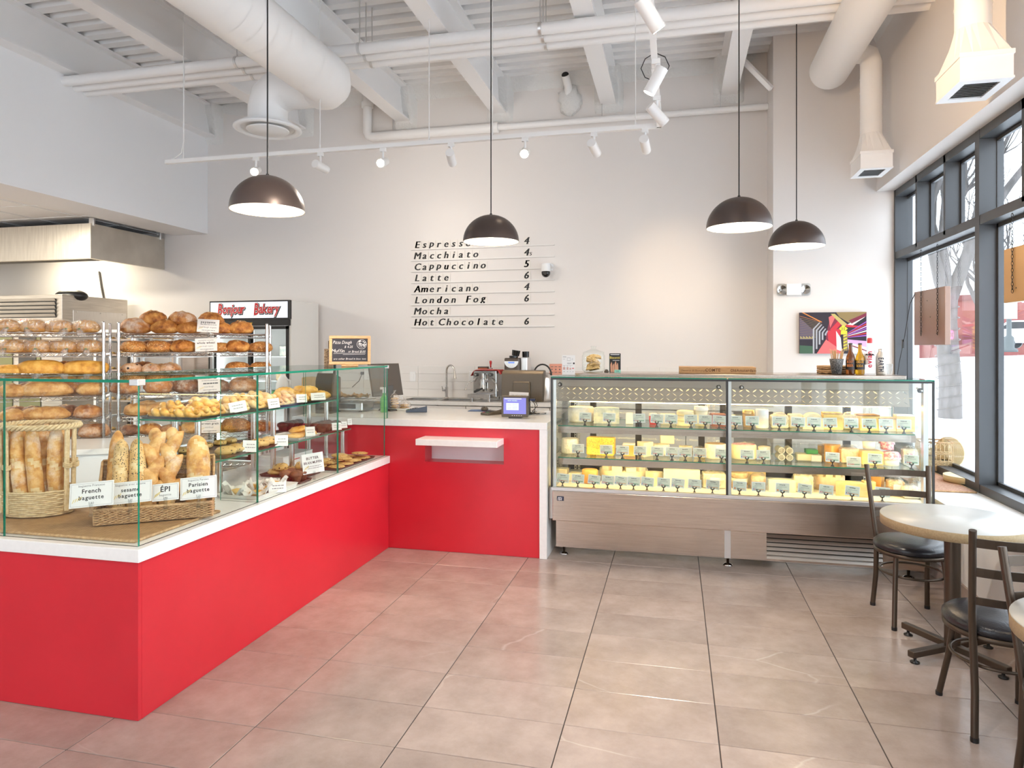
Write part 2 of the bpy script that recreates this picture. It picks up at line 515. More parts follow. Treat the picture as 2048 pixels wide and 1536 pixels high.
for i in range(90):
    yy = YF + (YC - YF) * i / 89
    for j in range(8):
        a = j / 7; nn = noise.noise(Vector((yy * 7, a * 3, 5))) * .05
        vs.append((XR + .01 - a * .10 - nn * (1 if 0 < j < 7 else 0), yy, ZD - .2 * (1 - a) + nn))
for i in range(89):
    for j in range(7):
        q = i * 8 + j; fs.append((q, q + 1, q + 9, q + 8))
mb.add(vs, fs, 0, True)
o = mb.build('spray_foam', [M_FOAM], ceiling)
# diagonal brace beside the wall return
mb = MB(); a = onY(1484, 118, 7.25); b = onY(1543, 178, 7.25)
mb.cyl(a, b, .032, n=4, smooth=False); mb.build('brace', [M_CEIL], ceiling)

# pipes at the ceiling: a thing of three runs is three pipes
def pipe_run(y, z, r, lab):
    mb = MB(); mb.cyl((XL - .02, y, z), (XR, y, z), r, n=16)
    o = mb.build('ceiling_pipe', [M_DUCT])
    tag(o, lab, 'pipe', 'ceiling pipes crossing the room')
    for x in (-4.0, -2.75, -1.1):
        h = MB(); h.cyl((x, y, z), (x, y, ZD + .02), .006, n=6); h.cyl((x - .012, y, z), (x + .012, y, z), r + .006, n=14)
        h.build('hanger_rod', [M_ALU], o)
pa, pb, pc = onX(130, 163, XL), onX(150, 177, XL), onX(172, 187, XL)
pipe_run(pa.y, pa.z, .050, 'white ceiling pipe, nearest of the three parallel runs')
pipe_run(pa.y + .13, pa.z - .012, .046, 'white ceiling pipe in the middle of the three parallel runs')
pipe_run(pa.y + .26, pa.z - .016, .046, 'white ceiling pipe, farthest of the three parallel runs')
# pipe along the back wall
e = onY(735, 272, YW - .09); e2 = onY(985, 259, YW - .09); e3 = onY(1535, 228, YW - .09)
zz = (e.z + e2.z) / 2
mb = MB(); mb.tube([(e.x, YW - .09, ZD - .02), (e.x, YW - .09, zz + .06), (e.x + .02, YW - .09, zz + .02), (e.x + .06, YW - .09, zz), (e2.x, YW - .09, zz)], .055, 14)
mb.cyl((e2.x, YW - .09, zz), (e2.x + .07, YW - .09, zz), .062, n=14); mb.cyl((e2.x, YW - .09, zz), (XCL - .002, YW - .09, zz), .036, n=12)
mb.cyl((e.x, YW - .09, ZD - .22), (e.x, YW - .09, ZD - .16), .075, n=14)
o = mb.build('wall_pipe', [M_DUCT]); tag(o, 'white drain pipe with an elbow running along the back wall', 'pipe')
for u in (787, 985, 1204, 1441):
    x = onY(u, 250, YW - .09).x
    h = MB(); h.cyl((x, YW - .09, zz), (x, YW - .09, ZB + .02), .005, n=6); h.build('hanger_rod', [M_ALU], o)
# open pipe stub with foam
q = onY(1132, 150, YW - .1)
mb = MB(); mb.tube([(q.x + .02, YW, q.z - .35), (q.x + .02, YW - .05, q.z - .12), (q.x, YW - .16, q.z - .02)], .045, 12, caps=False)
mb.sphere((q.x + .03, YW, q.z - .26), .14, 16, 12, 1, 1, .5, 1.3, fn=lambda d: 1 + .35 * noise.noise(d * 5))
mb.cyl((q.x, YW - .155, q.z - .021), (q.x, YW - .158, q.z - .02), .042, n=12, mat=2)
mb.build('pipe_stub', [M_DUCT, M_FOAM, M_BLACK], wall_back)

# ---------------------------------------------------------------- ducts
def rings(mb, a, b, r, step):
    a, b = Vector(a), Vector(b); n = int((b - a).length / step)
    for k in range(1, n):
        p = a.lerp(b, k / n); d = (b - a).normalized() * .004
        mb.cyl(p - d, p + d, r + .0035, n=28, caps=False)
DX, DY, DZ, DR = -3.02, 5.52, 3.95, .225
mb = MB(); mb.cyl((DX, YF + .01, DZ), (DX, DY - .08, DZ), DR, n=36)
rings(mb, (DX, 1.5, DZ), (DX, DY - .1, DZ), DR, .16)
mb.tube([(DX, DY - .1, DZ), (DX, DY, DZ), (DX - .03, DY + .06, DZ), (DX - .09, DY + .12, DZ), (DX - .17, DY + .15, DZ)], [DR, DR, DR, DR * .98, DR * .9], 28)
duct1 = thing('round_duct', 'thick white spiral duct with a drop to a round diffuser', 'duct', (0, 0, 0))
mb.build('main_pipe', [M_DUCT], duct1)
EX = -3.60; BY = DY + .13
mb = MB(); R2 = .185
mb.cyl((DX - .1, BY, DZ), (EX + .12, BY, DZ), R2, n=30)
rings(mb, (DX - .2, BY, DZ), (EX + .1, BY, DZ), R2, .05)
mb.tube([(EX + .13, BY, DZ), (EX + .03, BY, DZ - .02), (EX - .05, BY, DZ - .08), (EX - .08, BY, DZ - .17), (EX - .08, BY, DZ - .34)], [R2, R2, R2, R2 * .96, R2 * .96], 28)
mb.build('elbow', [M_DUCT], duct1)
zb = DZ - .34
mb = MB(); mb.lathe([(R2 * .9, .0), (.30, -.005), (.305, -.02), (.275, -.035), (.24, -.015), (.24, .03)], 40, (EX - .08, BY, zb))
mb.lathe([(0, -.030), (.185, -.030), (.19, -.024), (.19, -.018), (0, -.016)], 36, (EX - .08, BY, zb - .005))
dif = mb.build('diffuser', [M_WHITE], duct1)
mb = MB(); mb.cyl((EX - .08, BY, zb + .001), (EX - .08, BY, zb + .004), .25, n=30); mb.build('throat_shade', [M_DARK], dif)  # dark disc stands in for the shade inside the diffuser gap

duct2 = thing('round_duct', 'white spiral duct along the window wall ending in a cap, with drop outlets', 'duct')
DX2, DZ2, R3 = 1.40, 4.14, .175
mb = MB(); mb.cyl((DX2, YF + .01, DZ2), (DX2, 6.86, DZ2), R3, n=32)
mb.lathe([(R3, 0), (R3 * .97, .03), (R3 * .85, .07), (0, .09)], 32)
# dome cap turned to +Y
M = Matrix.Translation((DX2, 6.85, DZ2)) @ Matrix.Rotation(-math.pi / 2, 4, 'X')
st = len(mb.v) - 32 * 4
mb.xf(M, st)
rings(mb, (DX2, 1.6, DZ2), (DX2, 6.86, DZ2), R3, .2)
mb.build('main_pipe', [M_DUCT], duct2)
def drop(y, x, r, zbot, parent, lab=None):
    mb = MB()
    mb.tube([(DX2 + .08, y, DZ2 + .02), (x - .08, y, DZ2 + .01), (x - .02, y, DZ2 - .02), (x, y, DZ2 - .09), (x, y, zbot + .34)], [r, r, r, r, r], 20)
    rings(mb, (x, y, DZ2 - .1), (x, y, zbot + .34), r, .11)
    # square boot
    a, b, w1, w2 = zbot + .14, zbot + .34, .125, .17
    n = 20; top = [(x + r * math.cos(2 * math.pi * (k + .5) / n), y + r * math.sin(2 * math.pi * (k + .5) / n), b) for k in range(n)]
    bot = []
    for k in range(n):
        t = 2 * math.pi * (k + .5) / n; c, s = math.cos(t), math.sin(t); q = max(abs(c), abs(s))
        bot.append((x + w1 * c / q, y + w2 * s / q, a))
    mb.add(top + bot, [(k, (k + 1) % n, n + (k + 1) % n, n + k) for k in range(n)])
    mb.box(x - w1 - .006, x + w1 + .006, y - w2 - .006, y + w2 + .006, a - .012, a + .012)
    mb.box(x - w1, x + w1, y - w2, y + w2, zbot + .012, a)
    o = mb.build('outlet_drop', [M_DUCT], parent)
    g = MB()
    for (p, q2, r2, s2) in ((-w1 - .004, -w1 + .04, -w2 + .05, w2 - .05), (w1 - .04, w1 + .004, -w2 + .05, w2 - .05), (-w1 - .004, w1 + .004, -w2 - .004, -w2 + .05), (-w1 - .004, w1 + .004, w2 - .05, w2 + .004)):
        g.box(x + p, x + q2, y + r2, y + s2, zbot, zbot + .012)
    for k in range(9):
        yy = y - w2 + .05 + (2 * w2 - .1) * (k + .5) / 9
        g.add([(x - w1 + .04, yy - .008, zbot + .002), (x + w1 - .04, yy - .008, zbot + .002), (x + w1 - .04, yy + .006, zbot + .011), (x - w1 + .04, yy + .006, zbot + .011)], [(0, 1, 2, 3)])
    g.box(x - w1 + .04, x + w1 - .04, y - w2 + .05, y + w2 - .05, zbot + .0115, zbot + .013, 1)
    g.build('register', [M_WHITE, M_DARK], o)
drop(6.55, 1.675, .088, 3.09, duct2)
drop(4.25, 1.60, .088, 2.97, duct2)
drop(1.95, 1.60, .088, 2.97, duct2)

# ---------------------------------------------------------------- window wall
win = MB(); Y0, Y1 = YF, YC + .02
bays = [7.36, 5.45, 3.50, 1.55, -.40, -2.35]
D0, D1 = XF, XF + .14
FZ = 2.455
win.box(D0, D1, YF, YC, ZH - .065, ZH); win.box(D0, D1, YF, YC, ZS, ZS + .06); win.box(D0, D1, YF, YC, FZ - .033, FZ + .033)
window = struct('window_1', win, [M_WINFR])
def part(mb, name, m, parent): return mb.build(name, m, parent)
for k, y in enumerate(bays):
    w = .035 if k else .02
    mb = MB(); yy = min(y, YC - w); mb.box(D0 - .003, D1 + .01, yy - w, yy + w, ZS, ZH); mb.build('mullion', [M_WINFR], window)
    for q in (1, 2):
        if y - .65 * q < YF: continue
        mb = MB(); mb.box(D0, D1, y - .65 * q - .02, y - .65 * q + .02, FZ, ZH); mb.build('mullion', [M_WINFR], window)
    # glazing stops: lines beside each pane
    if k < len(bays) - 1:
        ya, yb = bays[k + 1] + .035, y - (.035 if k else .05)
        mb = MB()
        for (a, b, c, d) in ((ya, yb, ZS + .06, ZS + .085), (ya, yb, FZ - .06, FZ - .033), (ya, ya + .025, ZS + .06, FZ - .033), (yb - .025, yb, ZS + .06, FZ - .033)):
            mb.box(D1 - .035, D1 - .012, a, b, c, d)
        mb.build('glazing_stop', [M_WINFR], window)
        mb = MB(); mb.box(D1 - .026, D1 - .020, ya, yb, ZS + .06, FZ - .033); mb.build('pane', [M_WGLASS], window)
        for q in range(3):
            p1 = y - .65 * q - .02; p0 = max(y - .65 * (q + 1) + .02, ya)
            mb = MB()
            for (a, b, c, d) in ((p0, p1, FZ + .033, FZ + .055), (p0, p1, ZH - .09, ZH - .065), (p0, p0 + .022, FZ + .033, ZH - .065), (p1 - .022, p1, FZ + .033, ZH - .065)):
                mb.box(D1 - .035, D1 - .012, a, b, c, d)
            mb.build('glazing_stop', [M_WINFR], window)
            mb = MB(); mb.box(D1 - .026, D1 - .020, p0, p1, FZ + .033, ZH - .065); mb.build('pane', [M_WGLASS], window)

# ================================================================ LAMPS
M_SHADE = pm('lamp_shade_dark', (.085, .062, .055), .36, .5)
M_SHADEIN = pm('lamp_shade_white', (.9, .88, .84), .5)
M_BULB = emit('bulb_glow', (1.0, .80, .55), 28)
M_CORD = pm('black_cord', (.01, .01, .01), .6)
def add_light(name, kind, parent, loc, power, col, size=.05, spot=None, blend=.5, rot=None):
    ld = bpy.data.lights.new(name, kind); ld.energy = power; ld.color = col
    if kind == 'POINT': ld.shadow_soft_size = size
    if kind == 'SPOT': ld.shadow_soft_size = size; ld.spot_size = spot; ld.spot_blend = blend
    if kind == 'AREA': ld.shape = 'RECTANGLE'; ld.size, ld.size_y = size
    lo = bpy.data.objects.new(name, ld); COL.objects.link(lo); lo.location = loc
    if rot is not None: lo.rotation_euler = rot
    if parent is not None: lo.parent = parent
    return lo
_shade = None
def pendant(x, y, z, label):
    global _shade
    t = thing('pendant_lamp', label, 'lamp', (x, y, z), 0, 'pendant lamps')
    if _shade is None:
        R = .225; H = .215; p = []; q = []
        for k in range(15):
            a = math.pi / 2 * k / 14
            p.append((R * math.cos(a), H * math.sin(a))); q.append(((R - .006) * math.cos(a), (H - .006) * math.sin(a)))
        m1 = MB(); m1.lathe(p, 48); m1.lathe(list(reversed(q)), 48, mat=1); m1.lathe([(R - .006, 0), (R, -.003), (R, 0)], 48, mat=1)
        m2 = MB(); m2.sphere((0, 0, .075), .048, 16, 12); m2.cyl((0, 0, .11), (0, 0, .20), .024, n=12, mat=1)
        m3 = MB(); m3.cyl((0, 0, H - .01), (0, 0, H + .012), .013, .009, n=10); m3.cyl((0, 0, H), (0, 0, ZD - 2.41), .0045, n=6)
        m4 = MB(); m4.cyl((0, 0, ZD - 2.41 - .03), (0, 0, ZD - 2.41), .05, n=20)
        _shade = (m1.mesh('lamp_shade', [M_SHADE, M_SHADEIN]), m2.mesh('bulb', [M_BULB, M_SHADEIN]), m3.mesh('cord', [M_CORD]), m4.mesh('ceiling_rose', [M_WHITE]))
    sh = obj('lamp_shade', _shade[0], t); obj('bulb', _shade[1], t); obj('cord', _shade[2], t); obj('ceiling_rose', _shade[3], t)
    add_light('pendant_light', 'POINT', t, (0, 0, .012), PEND_W, WARM, .05)
for u, v, d, lab in ((535, 430, 4.24, 'dark dome pendant lamp hanging over the bread counter'), (982, 475, 5.48, 'dark dome pendant lamp hanging in front of the menu letters'),
                     (1478, 457, 4.84, 'dark dome pendant lamp over the cheese case, the larger of two'), (1593, 493, 5.74, 'dark dome pendant lamp beside the wall return, the smaller of two')):
    p = atD(u, v, d); pendant(p.x, p.y, 2.41, lab)
pendant(-2.5, .9, 2.41, 'dark dome pendant lamp out of view above the counter front')
pendant(1.2, 1.2, 2.41, 'dark dome pendant lamp out of view above the window tables')

# ---------------------------------------------------------------- track
M_TRACK = pm('track_white', (.84, .82, .80), .4)
M_LENS = emit('spot_lens_lit', (1.0, .86, .66), 60)
M_LENSOFF = pm('spot_lens_dark', (.05, .05, .05), .2)
TY = 5.40; TZ = 3.26; TX0 = onY(332, 322, TY).x; TX1 = -.117
track = thing('track_light_rail', 'white ceiling track bent round a corner and hung on thin wires', 'light track', (0, 0, 0))
mb = MB(); mb.box(TX0, TX1 + .018, TY - .018, TY + .018, TZ, TZ + .035); mb.build('rail', [M_TRACK], track)
mb = MB(); mb.box(TX1 - .018, TX1 + .018, YF + .5, TY, TZ, TZ + .035)
for yy in (3.6, 4.3, 5.0): mb.box(TX1 - .022, TX1 + .022, yy - .05, yy + .05, TZ - .004, TZ + .039)
mb.build('rail', [M_TRACK], track)
for u in (367, 640, 858, 985, 1271):
    x = onY(u, 280, TY).x
    mb = MB(); mb.cyl((x, TY, TZ + .03), (x, TY, ZD + .02), .004, n=6); mb.cyl((x, TY, TZ + .03), (x, TY, TZ + .07), .008, n=8); mb.build('hanging_wire', [M_TRACK], track)
mb = MB(); x = onY(367, 280, TY).x
mb.tube([(TX0 + .06, TY, TZ + .04), (x - .1, TY, TZ + .045), (x - .02, TY, TZ + .09), (x + .004, TY, TZ + .2), (x + .004, TY, TZ + .9)], .006, 6); mb.build('feed_cable', [M_TRACK], track)
mb = MB(); c = onY(1308, 122, 4.2); pts = []
for k in range(25):
    a = k / 8 * 2 * math.pi; pts.append((TX1 + .085 * math.cos(a), 4.28 + .01 * math.sin(3 * a), TZ + .02 + .085 * math.sin(a)))
mb.tube(pts, .003, 5); mb.build('cable_coil', [M_BLACK], track)
_head = {}
def spot(x, y, aim, lit, label, power=None, col=SOFTWARM, cone=50):
    t = thing('track_spot', label, 'spotlight', (x, y, TZ), 0, 'track spotlights')
    d = (Vector(aim) - Vector((x, y, TZ - .12))).normalized()
    if lit not in _head:
        m1 = MB(); m1.cyl((0, 0, -.085), (0, 0, .075), .036, n=24); m1.cyl((0, 0, -.075), (0, 0, -.07), .0375, n=24); m1.cyl((0, 0, -.0845), (0, 0, -.0865), .030, n=20, mat=1)
        _head[lit] = m1.mesh('lamp_head', [M_TRACK, M_LENS if lit else M_LENSOFF])
    st = MB(); st.box(-.025, .025, -.014, .014, -.03, .002); st.cyl((0, 0, -.02), (0, 0, -.11), .010, n=8)
    st.build('stem', [M_TRACK], t)
    h = obj('lamp_head', _head[lit], t, (0, 0, -.12))
    q = (-d).to_track_quat('Z', 'Y')
    h.rotation_euler = q.to_euler()
    if lit:
        add_light('spot_light', 'SPOT', t, Vector((0, 0, -.12)) + d * .09, power or SPOT_W, col, .03, math.radians(cone), 1.0, q.to_euler())
    return t
def px_x(u): return onY(u, 300, TY).x
hot = onY(1330, 545, YW); menu = onY(965, 560, YW)
spot(px_x(512), TY, (-1.2, 0, 1.0), True, 'lit white track spot above the leftmost pendant lamp')
spot(px_x(641), TY, (px_x(641) + .4, YW, 2.9), True, 'white track spot turned to the wall, next to the diffuser hanging wire', 62, SOFTWARM, 120)
spot(px_x(766), TY, (-1.6, 0, 1.1), True, 'lit white track spot, second glowing one along the rail')
spot(px_x(902), TY, (menu.x, YW, menu.z), True, 'white track spot turned to the wall, between two glowing spots', 12, SOFTWARM, 110)
spot(px_x(1050), TY, (-.4, 0, .8), True, 'lit white track spot beside the second pendant cord')
spot(px_x(1188), TY, (hot.x - .1, YW, hot.z), True, 'white track spot turned to the wall, right of the last glowing one', 12, WARM, 70)
spot(px_x(1290), TY, (hot.x + .1, YW, hot.z - .05), True, 'white track spot turned to the wall, next to the rail corner', 44, WARM, 38)
spot(TX1, 3.30, (1.6, 4.6, .6), True, 'large lit white track spot at the top of the picture')
spot(TX1 + .01, 4.12, (-1.6, 4.4, .6), True, 'lit white track spot below the coiled black cable')
spot(TX1, 4.72, (.6, 5.2, 2.4), False, 'white track spot, switched off, lowest on the rail running to the camera')
# unseen heads added on the same rail for more light on wall, floor, racks
spot(TX1, 2.3, (-2.9, 3.6, .9), True, 'lit white track spot, added out of view over the pastry counter', 170, SOFTWARM, 60)
spot(TX1, 1.6, (-.3, 3.4, 0), True, 'lit white track spot, added out of view to brighten the tiled floor', 190, SOFTWARM, 70)
spot(TX1, .6, (-3.6, 2.4, 1.4), True, 'lit white track spot, added out of view over the counter corner', 110, SOFTWARM, 70)
spot(TX1, 2.9, (1.92, 4.6, 3.5), True, 'lit white track spot, added out of view to warm the window wall', 170, (1, .68, .38), 95)
spot(TX1, 2.0, (-4.3, 5.0, 1.4), True, 'lit white track spot, added out of view to brighten the bread racks', 330, SOFTWARM, 42)
# kitchen ceiling light panel
t = thing('ceiling_light_panel', 'square fluorescent panel in the kitchen ceiling above the hood', 'lamp', (-7.6, 4.9, 3.09))
mb = MB(); mb.box(-.6, .6, -.3, .3, -.012, 0); mb.build('diffuser', [emit('panel_glow', (1, .93, .78), 7)], t)
mb = MB(); mb.box(-.64, -.6, -.34, .34, -.02, 0); mb.box(.6, .64, -.34, .34, -.02, 0); mb.box(-.6, .6, -.34, -.3, -.02, 0); mb.box(-.6, .6, .3, .34, -.02, 0); mb.build('frame', [M_WHITE], t)
add_light('panel_light', 'AREA', t, (0, 0, -.03), 100, (1, .93, .78), (1.2, .6))

# ================================================================ COUNTERS
CT = .718      # bread counter top
SZ = 1.006     # service counter top
def gpane(x0, x1, y0, y1, z0, z1, name='pane', parent=None, gm=None, em=None):
    """sheet of glass: the two large faces clear, the rim green"""
    mb = MB(); mb.box(x0, x1, y0, y1, z0, z1)
    d = (abs(x1 - x0), abs(y1 - y0), abs(z1 - z0)); thin = d.index(min(d))
    order = [2, 2, 1, 1, 0, 0]
    mb.m = [0 if order[k] == thin else 1 for k in range(6)]
    return mb.build(name, [gm or M_GLASS, em or M_GEDGE], parent)

ctr = thing('bread_counter', 'low red display counter with a white top carrying the glass bakery case', 'counter', (-2.6, 3.2, 0))
ctr.location = (0, 0, 0)
XE, YE = -2.17, 2.402
mb = MB(); mb.box(-5.2, XE - .001, YE, YE + .02, .002, CT - .055); mb.build('front_panel', [M_RED], ctr)
mb = MB(); mb.box(XE - .02, XE, YE + .02, 4.955, .002, CT - .055); mb.build('side_panel', [M_RED], ctr)
mb = MB(); mb.box(-5.2, XE - .02, 3.08, 3.1, .002, CT - .055); mb.box(-2.97, -2.95, 3.1, 4.955, .002, CT - .055); mb.build('back_panel', [M_WHITE], ctr)
mb = MB(); mb.prism([(-5.2, YE - .012), (XE + .012, YE - .012), (XE + .012, 4.957), (-2.98, 4.957), (-2.98, 3.12), (-5.2, 3.12)], CT - .055, CT)
mb.build('worktop', [M_QUARTZ], ctr, bevel=.003)

svc = thing('service_counter', 'tall red service counter with a white waterfall end and a small bag shelf', 'counter')
nx0, nx1, nz0, nz1 = onY(850, 921, 4.96).x, onY(1007.5, 928, 4.96).x, .684, .84
a, b = -2.955, -.97
mb = MB(); y0, y1 = 4.96, 4.98
mb.box(a, nx0, y0, y1, .002, SZ - .05); mb.box(nx1, b, y0, y1, .002, SZ - .05); mb.box(nx0, nx1, y0, y1, .002, nz0); mb.box(nx0, nx1, y0, y1, nz1, SZ - .05)
mb.build('front_panel', [M_RED], svc)
mb = MB(); mb.box(nx0, nx1, y1 + .13, y1 + .14, nz0 - .02, nz1 + .05, 0); mb.box(nx0 - .015, nx0, y1, y1 + .14, nz0 - .02, nz1, 1); mb.box(nx1, nx1 + .015, y1, y1 + .14, nz0 - .02, nz1, 0); mb.box(nx0, nx1, y1, y1 + .14, nz0 - .015, nz0, 1); mb.box(nx0, nx1, y1, y1 + .13, nz1, nz1 + .01, 0)
mb.build('niche', [M_WHITE, M_RED], svc)
mb = MB(); mb.box(nx0, nx1, 4.76, y1 + .1, .836, .882); mb.build('bag_shelf', [M_QUARTZ], svc, bevel=.003)
mb = MB(); mb.box(-3.0, -.915, 4.945, 5.93, SZ - .053, SZ); mb.build('worktop', [M_QUARTZ], svc, bevel=.003)
mb = MB(); mb.box(-.97, -.915, 4.945, 5.93, .002, SZ - .053); mb.build('end_panel', [M_QUARTZ], svc)
mb = MB(); mb.box(-2.95, -2.93, 4.98, 5.90, .002, SZ - .053); mb.box(-2.93, -.97, 5.88, 5.90, .002, SZ - .053); mb.build('carcass', [M_WHITE], svc)

# ---------------------------------------------------------------- glass bakery case
gc = thing('glass_display_case', 'frameless glass bakery case with green edges standing on the low counter', 'display case')
GT = 1.408
xj = onY(8, 900, 2.43).x
gpane(xj + .002, -2.196, 2.428, 2.436, CT, GT - .001, 'front_pane', gc)
gpane(-4.6, xj - .002, 2.428, 2.436, CT, GT - .001, 'front_pane', gc)
gpane(-2.204, -2.196, 2.438, 3.279, CT, GT - .001, 'side_pane', gc)
gpane(-2.204, -2.196, 3.283, 4.186, CT, GT - .001, 'side_pane', gc)
gpane(-2.204, -2.196, 4.190, 4.944, CT, GT - .001, 'side_pane', gc)
gpane(-2.204, -2.196, 4.945, 5.00, SZ, GT - .001, 'side_pane', gc)
gpane(-2.93, -2.206, 4.992, 5.00, SZ, GT - .001, 'end_pane', gc)
gpane(-2.43, -2.206, 3.279, 3.285, CT, GT - .001, 'divider_pane', gc)
gpane(-2.44, -2.206, 4.184, 4.190, CT, GT - .001, 'divider_pane', gc)
gpane(-2.95, -2.190, 2.421, 5.004, GT, GT + .012, 'top_pane', gc)
gpane(-4.6, -2.952, 2.421, 2.95, GT, GT + .012, 'top_pane', gc)
mb = MB(); mb.cbox(-2.23, -2.185, 2.416, 2.46, GT - .012, GT + .014, .002); mb.build('corner_clamp', [M_ALU], gc)
mb = MB(); mb.cbox(-2.22, -2.188, 4.985, 5.008, GT - .01, GT + .014, .002); mb.build('corner_clamp', [M_ALU], gc)
# glass risers on steel posts
US, LS = 1.15, .925
ris = thing('glass_riser', 'two-tier glass pastry riser on steel posts inside the bakery case', 'shelf')
gpane(-2.98, -2.60, 3.30, 4.15, US - .008, US, 'upper_shelf', ris, M_GSHELF); gpane(-2.98, -2.60, 4.16, 4.98, US - .008, US, 'upper_shelf', ris, M_GSHELF)
gpane(-2.92, -2.48, 3.31, 4.15, LS - .008, LS, 'lower_shelf', ris, M_GSHELF); gpane(-2.92, -2.48, 4.16, 4.935, LS - .008, LS, 'lower_shelf', ris, M_GSHELF)
M_POST = pm('post_steel', (.70, .68, .66), .24, 1.0)
for y in (3.38, 4.13, 4.86):
    for x, h in ((-2.80, US - .009), (-2.65, US - .009), (-2.51, LS - .009)):
        for (z0, z1) in ((CT, LS - .009), (LS + .001, h)):
            if z1 - z0 < .02: continue
            mb = MB(); mb.cyl((x, y, z0), (x, y, z1), .0175, n=18); mb.cyl((x, y, z0 + (z1 - z0) * .45), (x, y, z0 + (z1 - z0) * .45 + .002), .0182, n=18); mb.build('post', [M_POST], ris)

# ---------------------------------------------------------------- cheese case
XA, XB, Y0C, YBK = -.888, 1.650, 4.98, 5.86
case = thing('cheese_case', 'long refrigerated cheese display case of stainless steel with glass front', 'display case')
mb = MB(); mb.box(XA + .01, XB - .01, 4.97, YBK, .285, .505); mb.build('upper_panel', [M_STEELH], case, bevel=.004)
mb = MB(); mb.cbox(XA, XB, 4.965, 5.02, .505, .532, .004); mb.box(XA, XA + .02, 5.0, YBK, .505, .532); mb.box(XB - .02, XB, 5.0, YBK, .505, .532); mb.build('sill_rail', [M_ALU], case)
gx0, gx1, gz0, gz1 = .628, 1.37, .078, .258
mb = MB(); zl = .065
mb.box(XA + .02, gx0, 5.075, 5.09, zl, .285); mb.box(gx1, XB - .02, 5.075, 5.09, zl, .285); mb.box(gx0, gx1, 5.075, 5.09, zl, gz0); mb.box(gx0, gx1, 5.075, 5.09, gz1, .285)
mb.box(XA + .02, XA + .035, 5.09, YBK, zl, .285); mb.box(XB - .035, XB - .02, 5.09, YBK, zl, .285)
mb.build('lower_panel', [M_STEELH], case)
mb = MB(); mb.box(XA + .04, XB - .04, 5.30, 5.31, zl, .285); mb.build('inner_plate', [M_BLACK], case)
xm = onY(1455, 1090, 5.075).x
mb = MB(); mb.box(xm - .021, xm + .021, 5.066, 5.076, zl, .285); mb.build('joint_strip', [M_ALU], case)
M_LOUV = pm('louvre_steel', (.46, .42, .38), .35, .8)
for k in range(6):
    z = gz0 + (gz1 - gz0) * (k + .42) / 6
    mb = MB(); mb.add([(gx0, 5.068, z - .010), (gx1, 5.068, z - .010), (gx1, 5.082, z + .010), (gx0, 5.082, z + .010), (gx0, 5.070, z - .011), (gx1, 5.070, z - .011), (gx1, 5.086, z + .009), (gx0, 5.086, z + .009)],
                      [(0, 1, 2, 3), (7, 6, 5, 4), (0, 4, 5, 1), (3, 2, 6, 7)]); mb.build('louvre', [M_LOUV], case)
for (x, y) in ((-.815, 5.12), (.37, 5.12), (1.54, 5.12), (-.815, 5.75), (1.54, 5.75)):
    mb = MB(); mb.lathe([(0, 0), (.036, 0), (.036, .006), (.02, .016), (.010, .018), (.010, zl), (0, zl)], 20, (x, y, 0)); mb.build('foot', [M_CHROME], case)
# cabinet body: deck, ends, back doors, top
M_DECK = pm('case_deck', (.86, .83, .75), .4)
mb = MB(); mb.box(XA + .02, XB - .02, 5.02, YBK - .04, .505, .522); mb.build('deck', [M_DECK], case)
CZ = 1.338
mb = MB(); mb.cbox(XA + .03, XB - .05, 5.36, YBK, CZ + .0, CZ + .022, .003); mb.build('top_ledge', [M_STEELH], case)
gm = onY(1455, 900, 4.985).x
gpane(XA + .004, gm - .004, 4.980, 4.986, .532, CZ - .002, 'front_pane', case); gpane(gm + .004, XB - .004, 4.980, 4.986, .532, CZ - .002, 'front_pane', case)
gpane(XA, gm - .004, 4.975, 5.355, CZ, CZ + .008, 'top_pane', case); gpane(gm + .004, XB, 4.975, 5.355, CZ, CZ + .008, 'top_pane', case)
gpane(XA + .001, XA + .007, 4.99, YBK, .533, CZ - .001, 'end_pane', case); gpane(XB - .007, XB - .001, 4.99, YBK, .533, CZ - .001, 'end_pane', case)
M_CASEDK = pm('case_seal_dark', (.03, .028, .026), .35)
mb = MB()
mb.box(XA - .003, XA + .010, 4.976, 4.990, .51, CZ + .006); mb.box(XB - .010, XB + .003, 4.976, 4.990, .51, CZ + .006)
mb.box(gm - .011, gm + .004, 4.972, 4.994, .52, CZ - .002); mb.box(XA, XB, 4.974, 4.990, CZ - .014, CZ - .001); mb.build('glazing_seal', [M_CASEDK], case)
for q in ((gm + .005, gm + .026, 4.990, 5.002), (XA + .012, XA + .035, 4.992, 5.002), (XB - .058, XB - .030, 4.992, 5.04)):
    mb = MB(); mb.box(*q, .532, CZ - .014); mb.build('corner_post', [M_ALU], case)
# back: white sliding doors in dark frames
M_CASEWH = pm('case_inner_white', (.88, .86, .80), .45)
mb = MB()
for x in (XA + .02, -.70, -.32, .19, .36, .86, 1.29): mb.box(x, x + .05, YBK - .05, YBK - .01, .52, CZ)
mb.box(XA, XB, YBK - .05, YBK - .01, .52, .60); mb.build('door_frame', [M_CASEDK], case)
mb = MB(); mb.box(XA + .02, XB - .02, YBK - .03, YBK - .024, .56, CZ - .06); mb.build('sliding_door', [glass('door_glass', (.93, .94, .92))], case)
# slotted uprights at the ends
for x in (XA + .06, XA + .09, .26, .30, 1.42, 1.46):
    mb = MB(); 
    mb.box(x, x + .004, YBK - .10, YBK - .094, .52, 1.25); mb.box(x + .014, x + .018, YBK - .10, YBK - .094, .52, 1.25)
    for k in range(30): mb.box(x + .004, x + .014, YBK - .10, YBK - .094, .53 + k * .024, .53 + k * .024 + .010)
    mb.build('slotted_upright', [M_ALU], case)
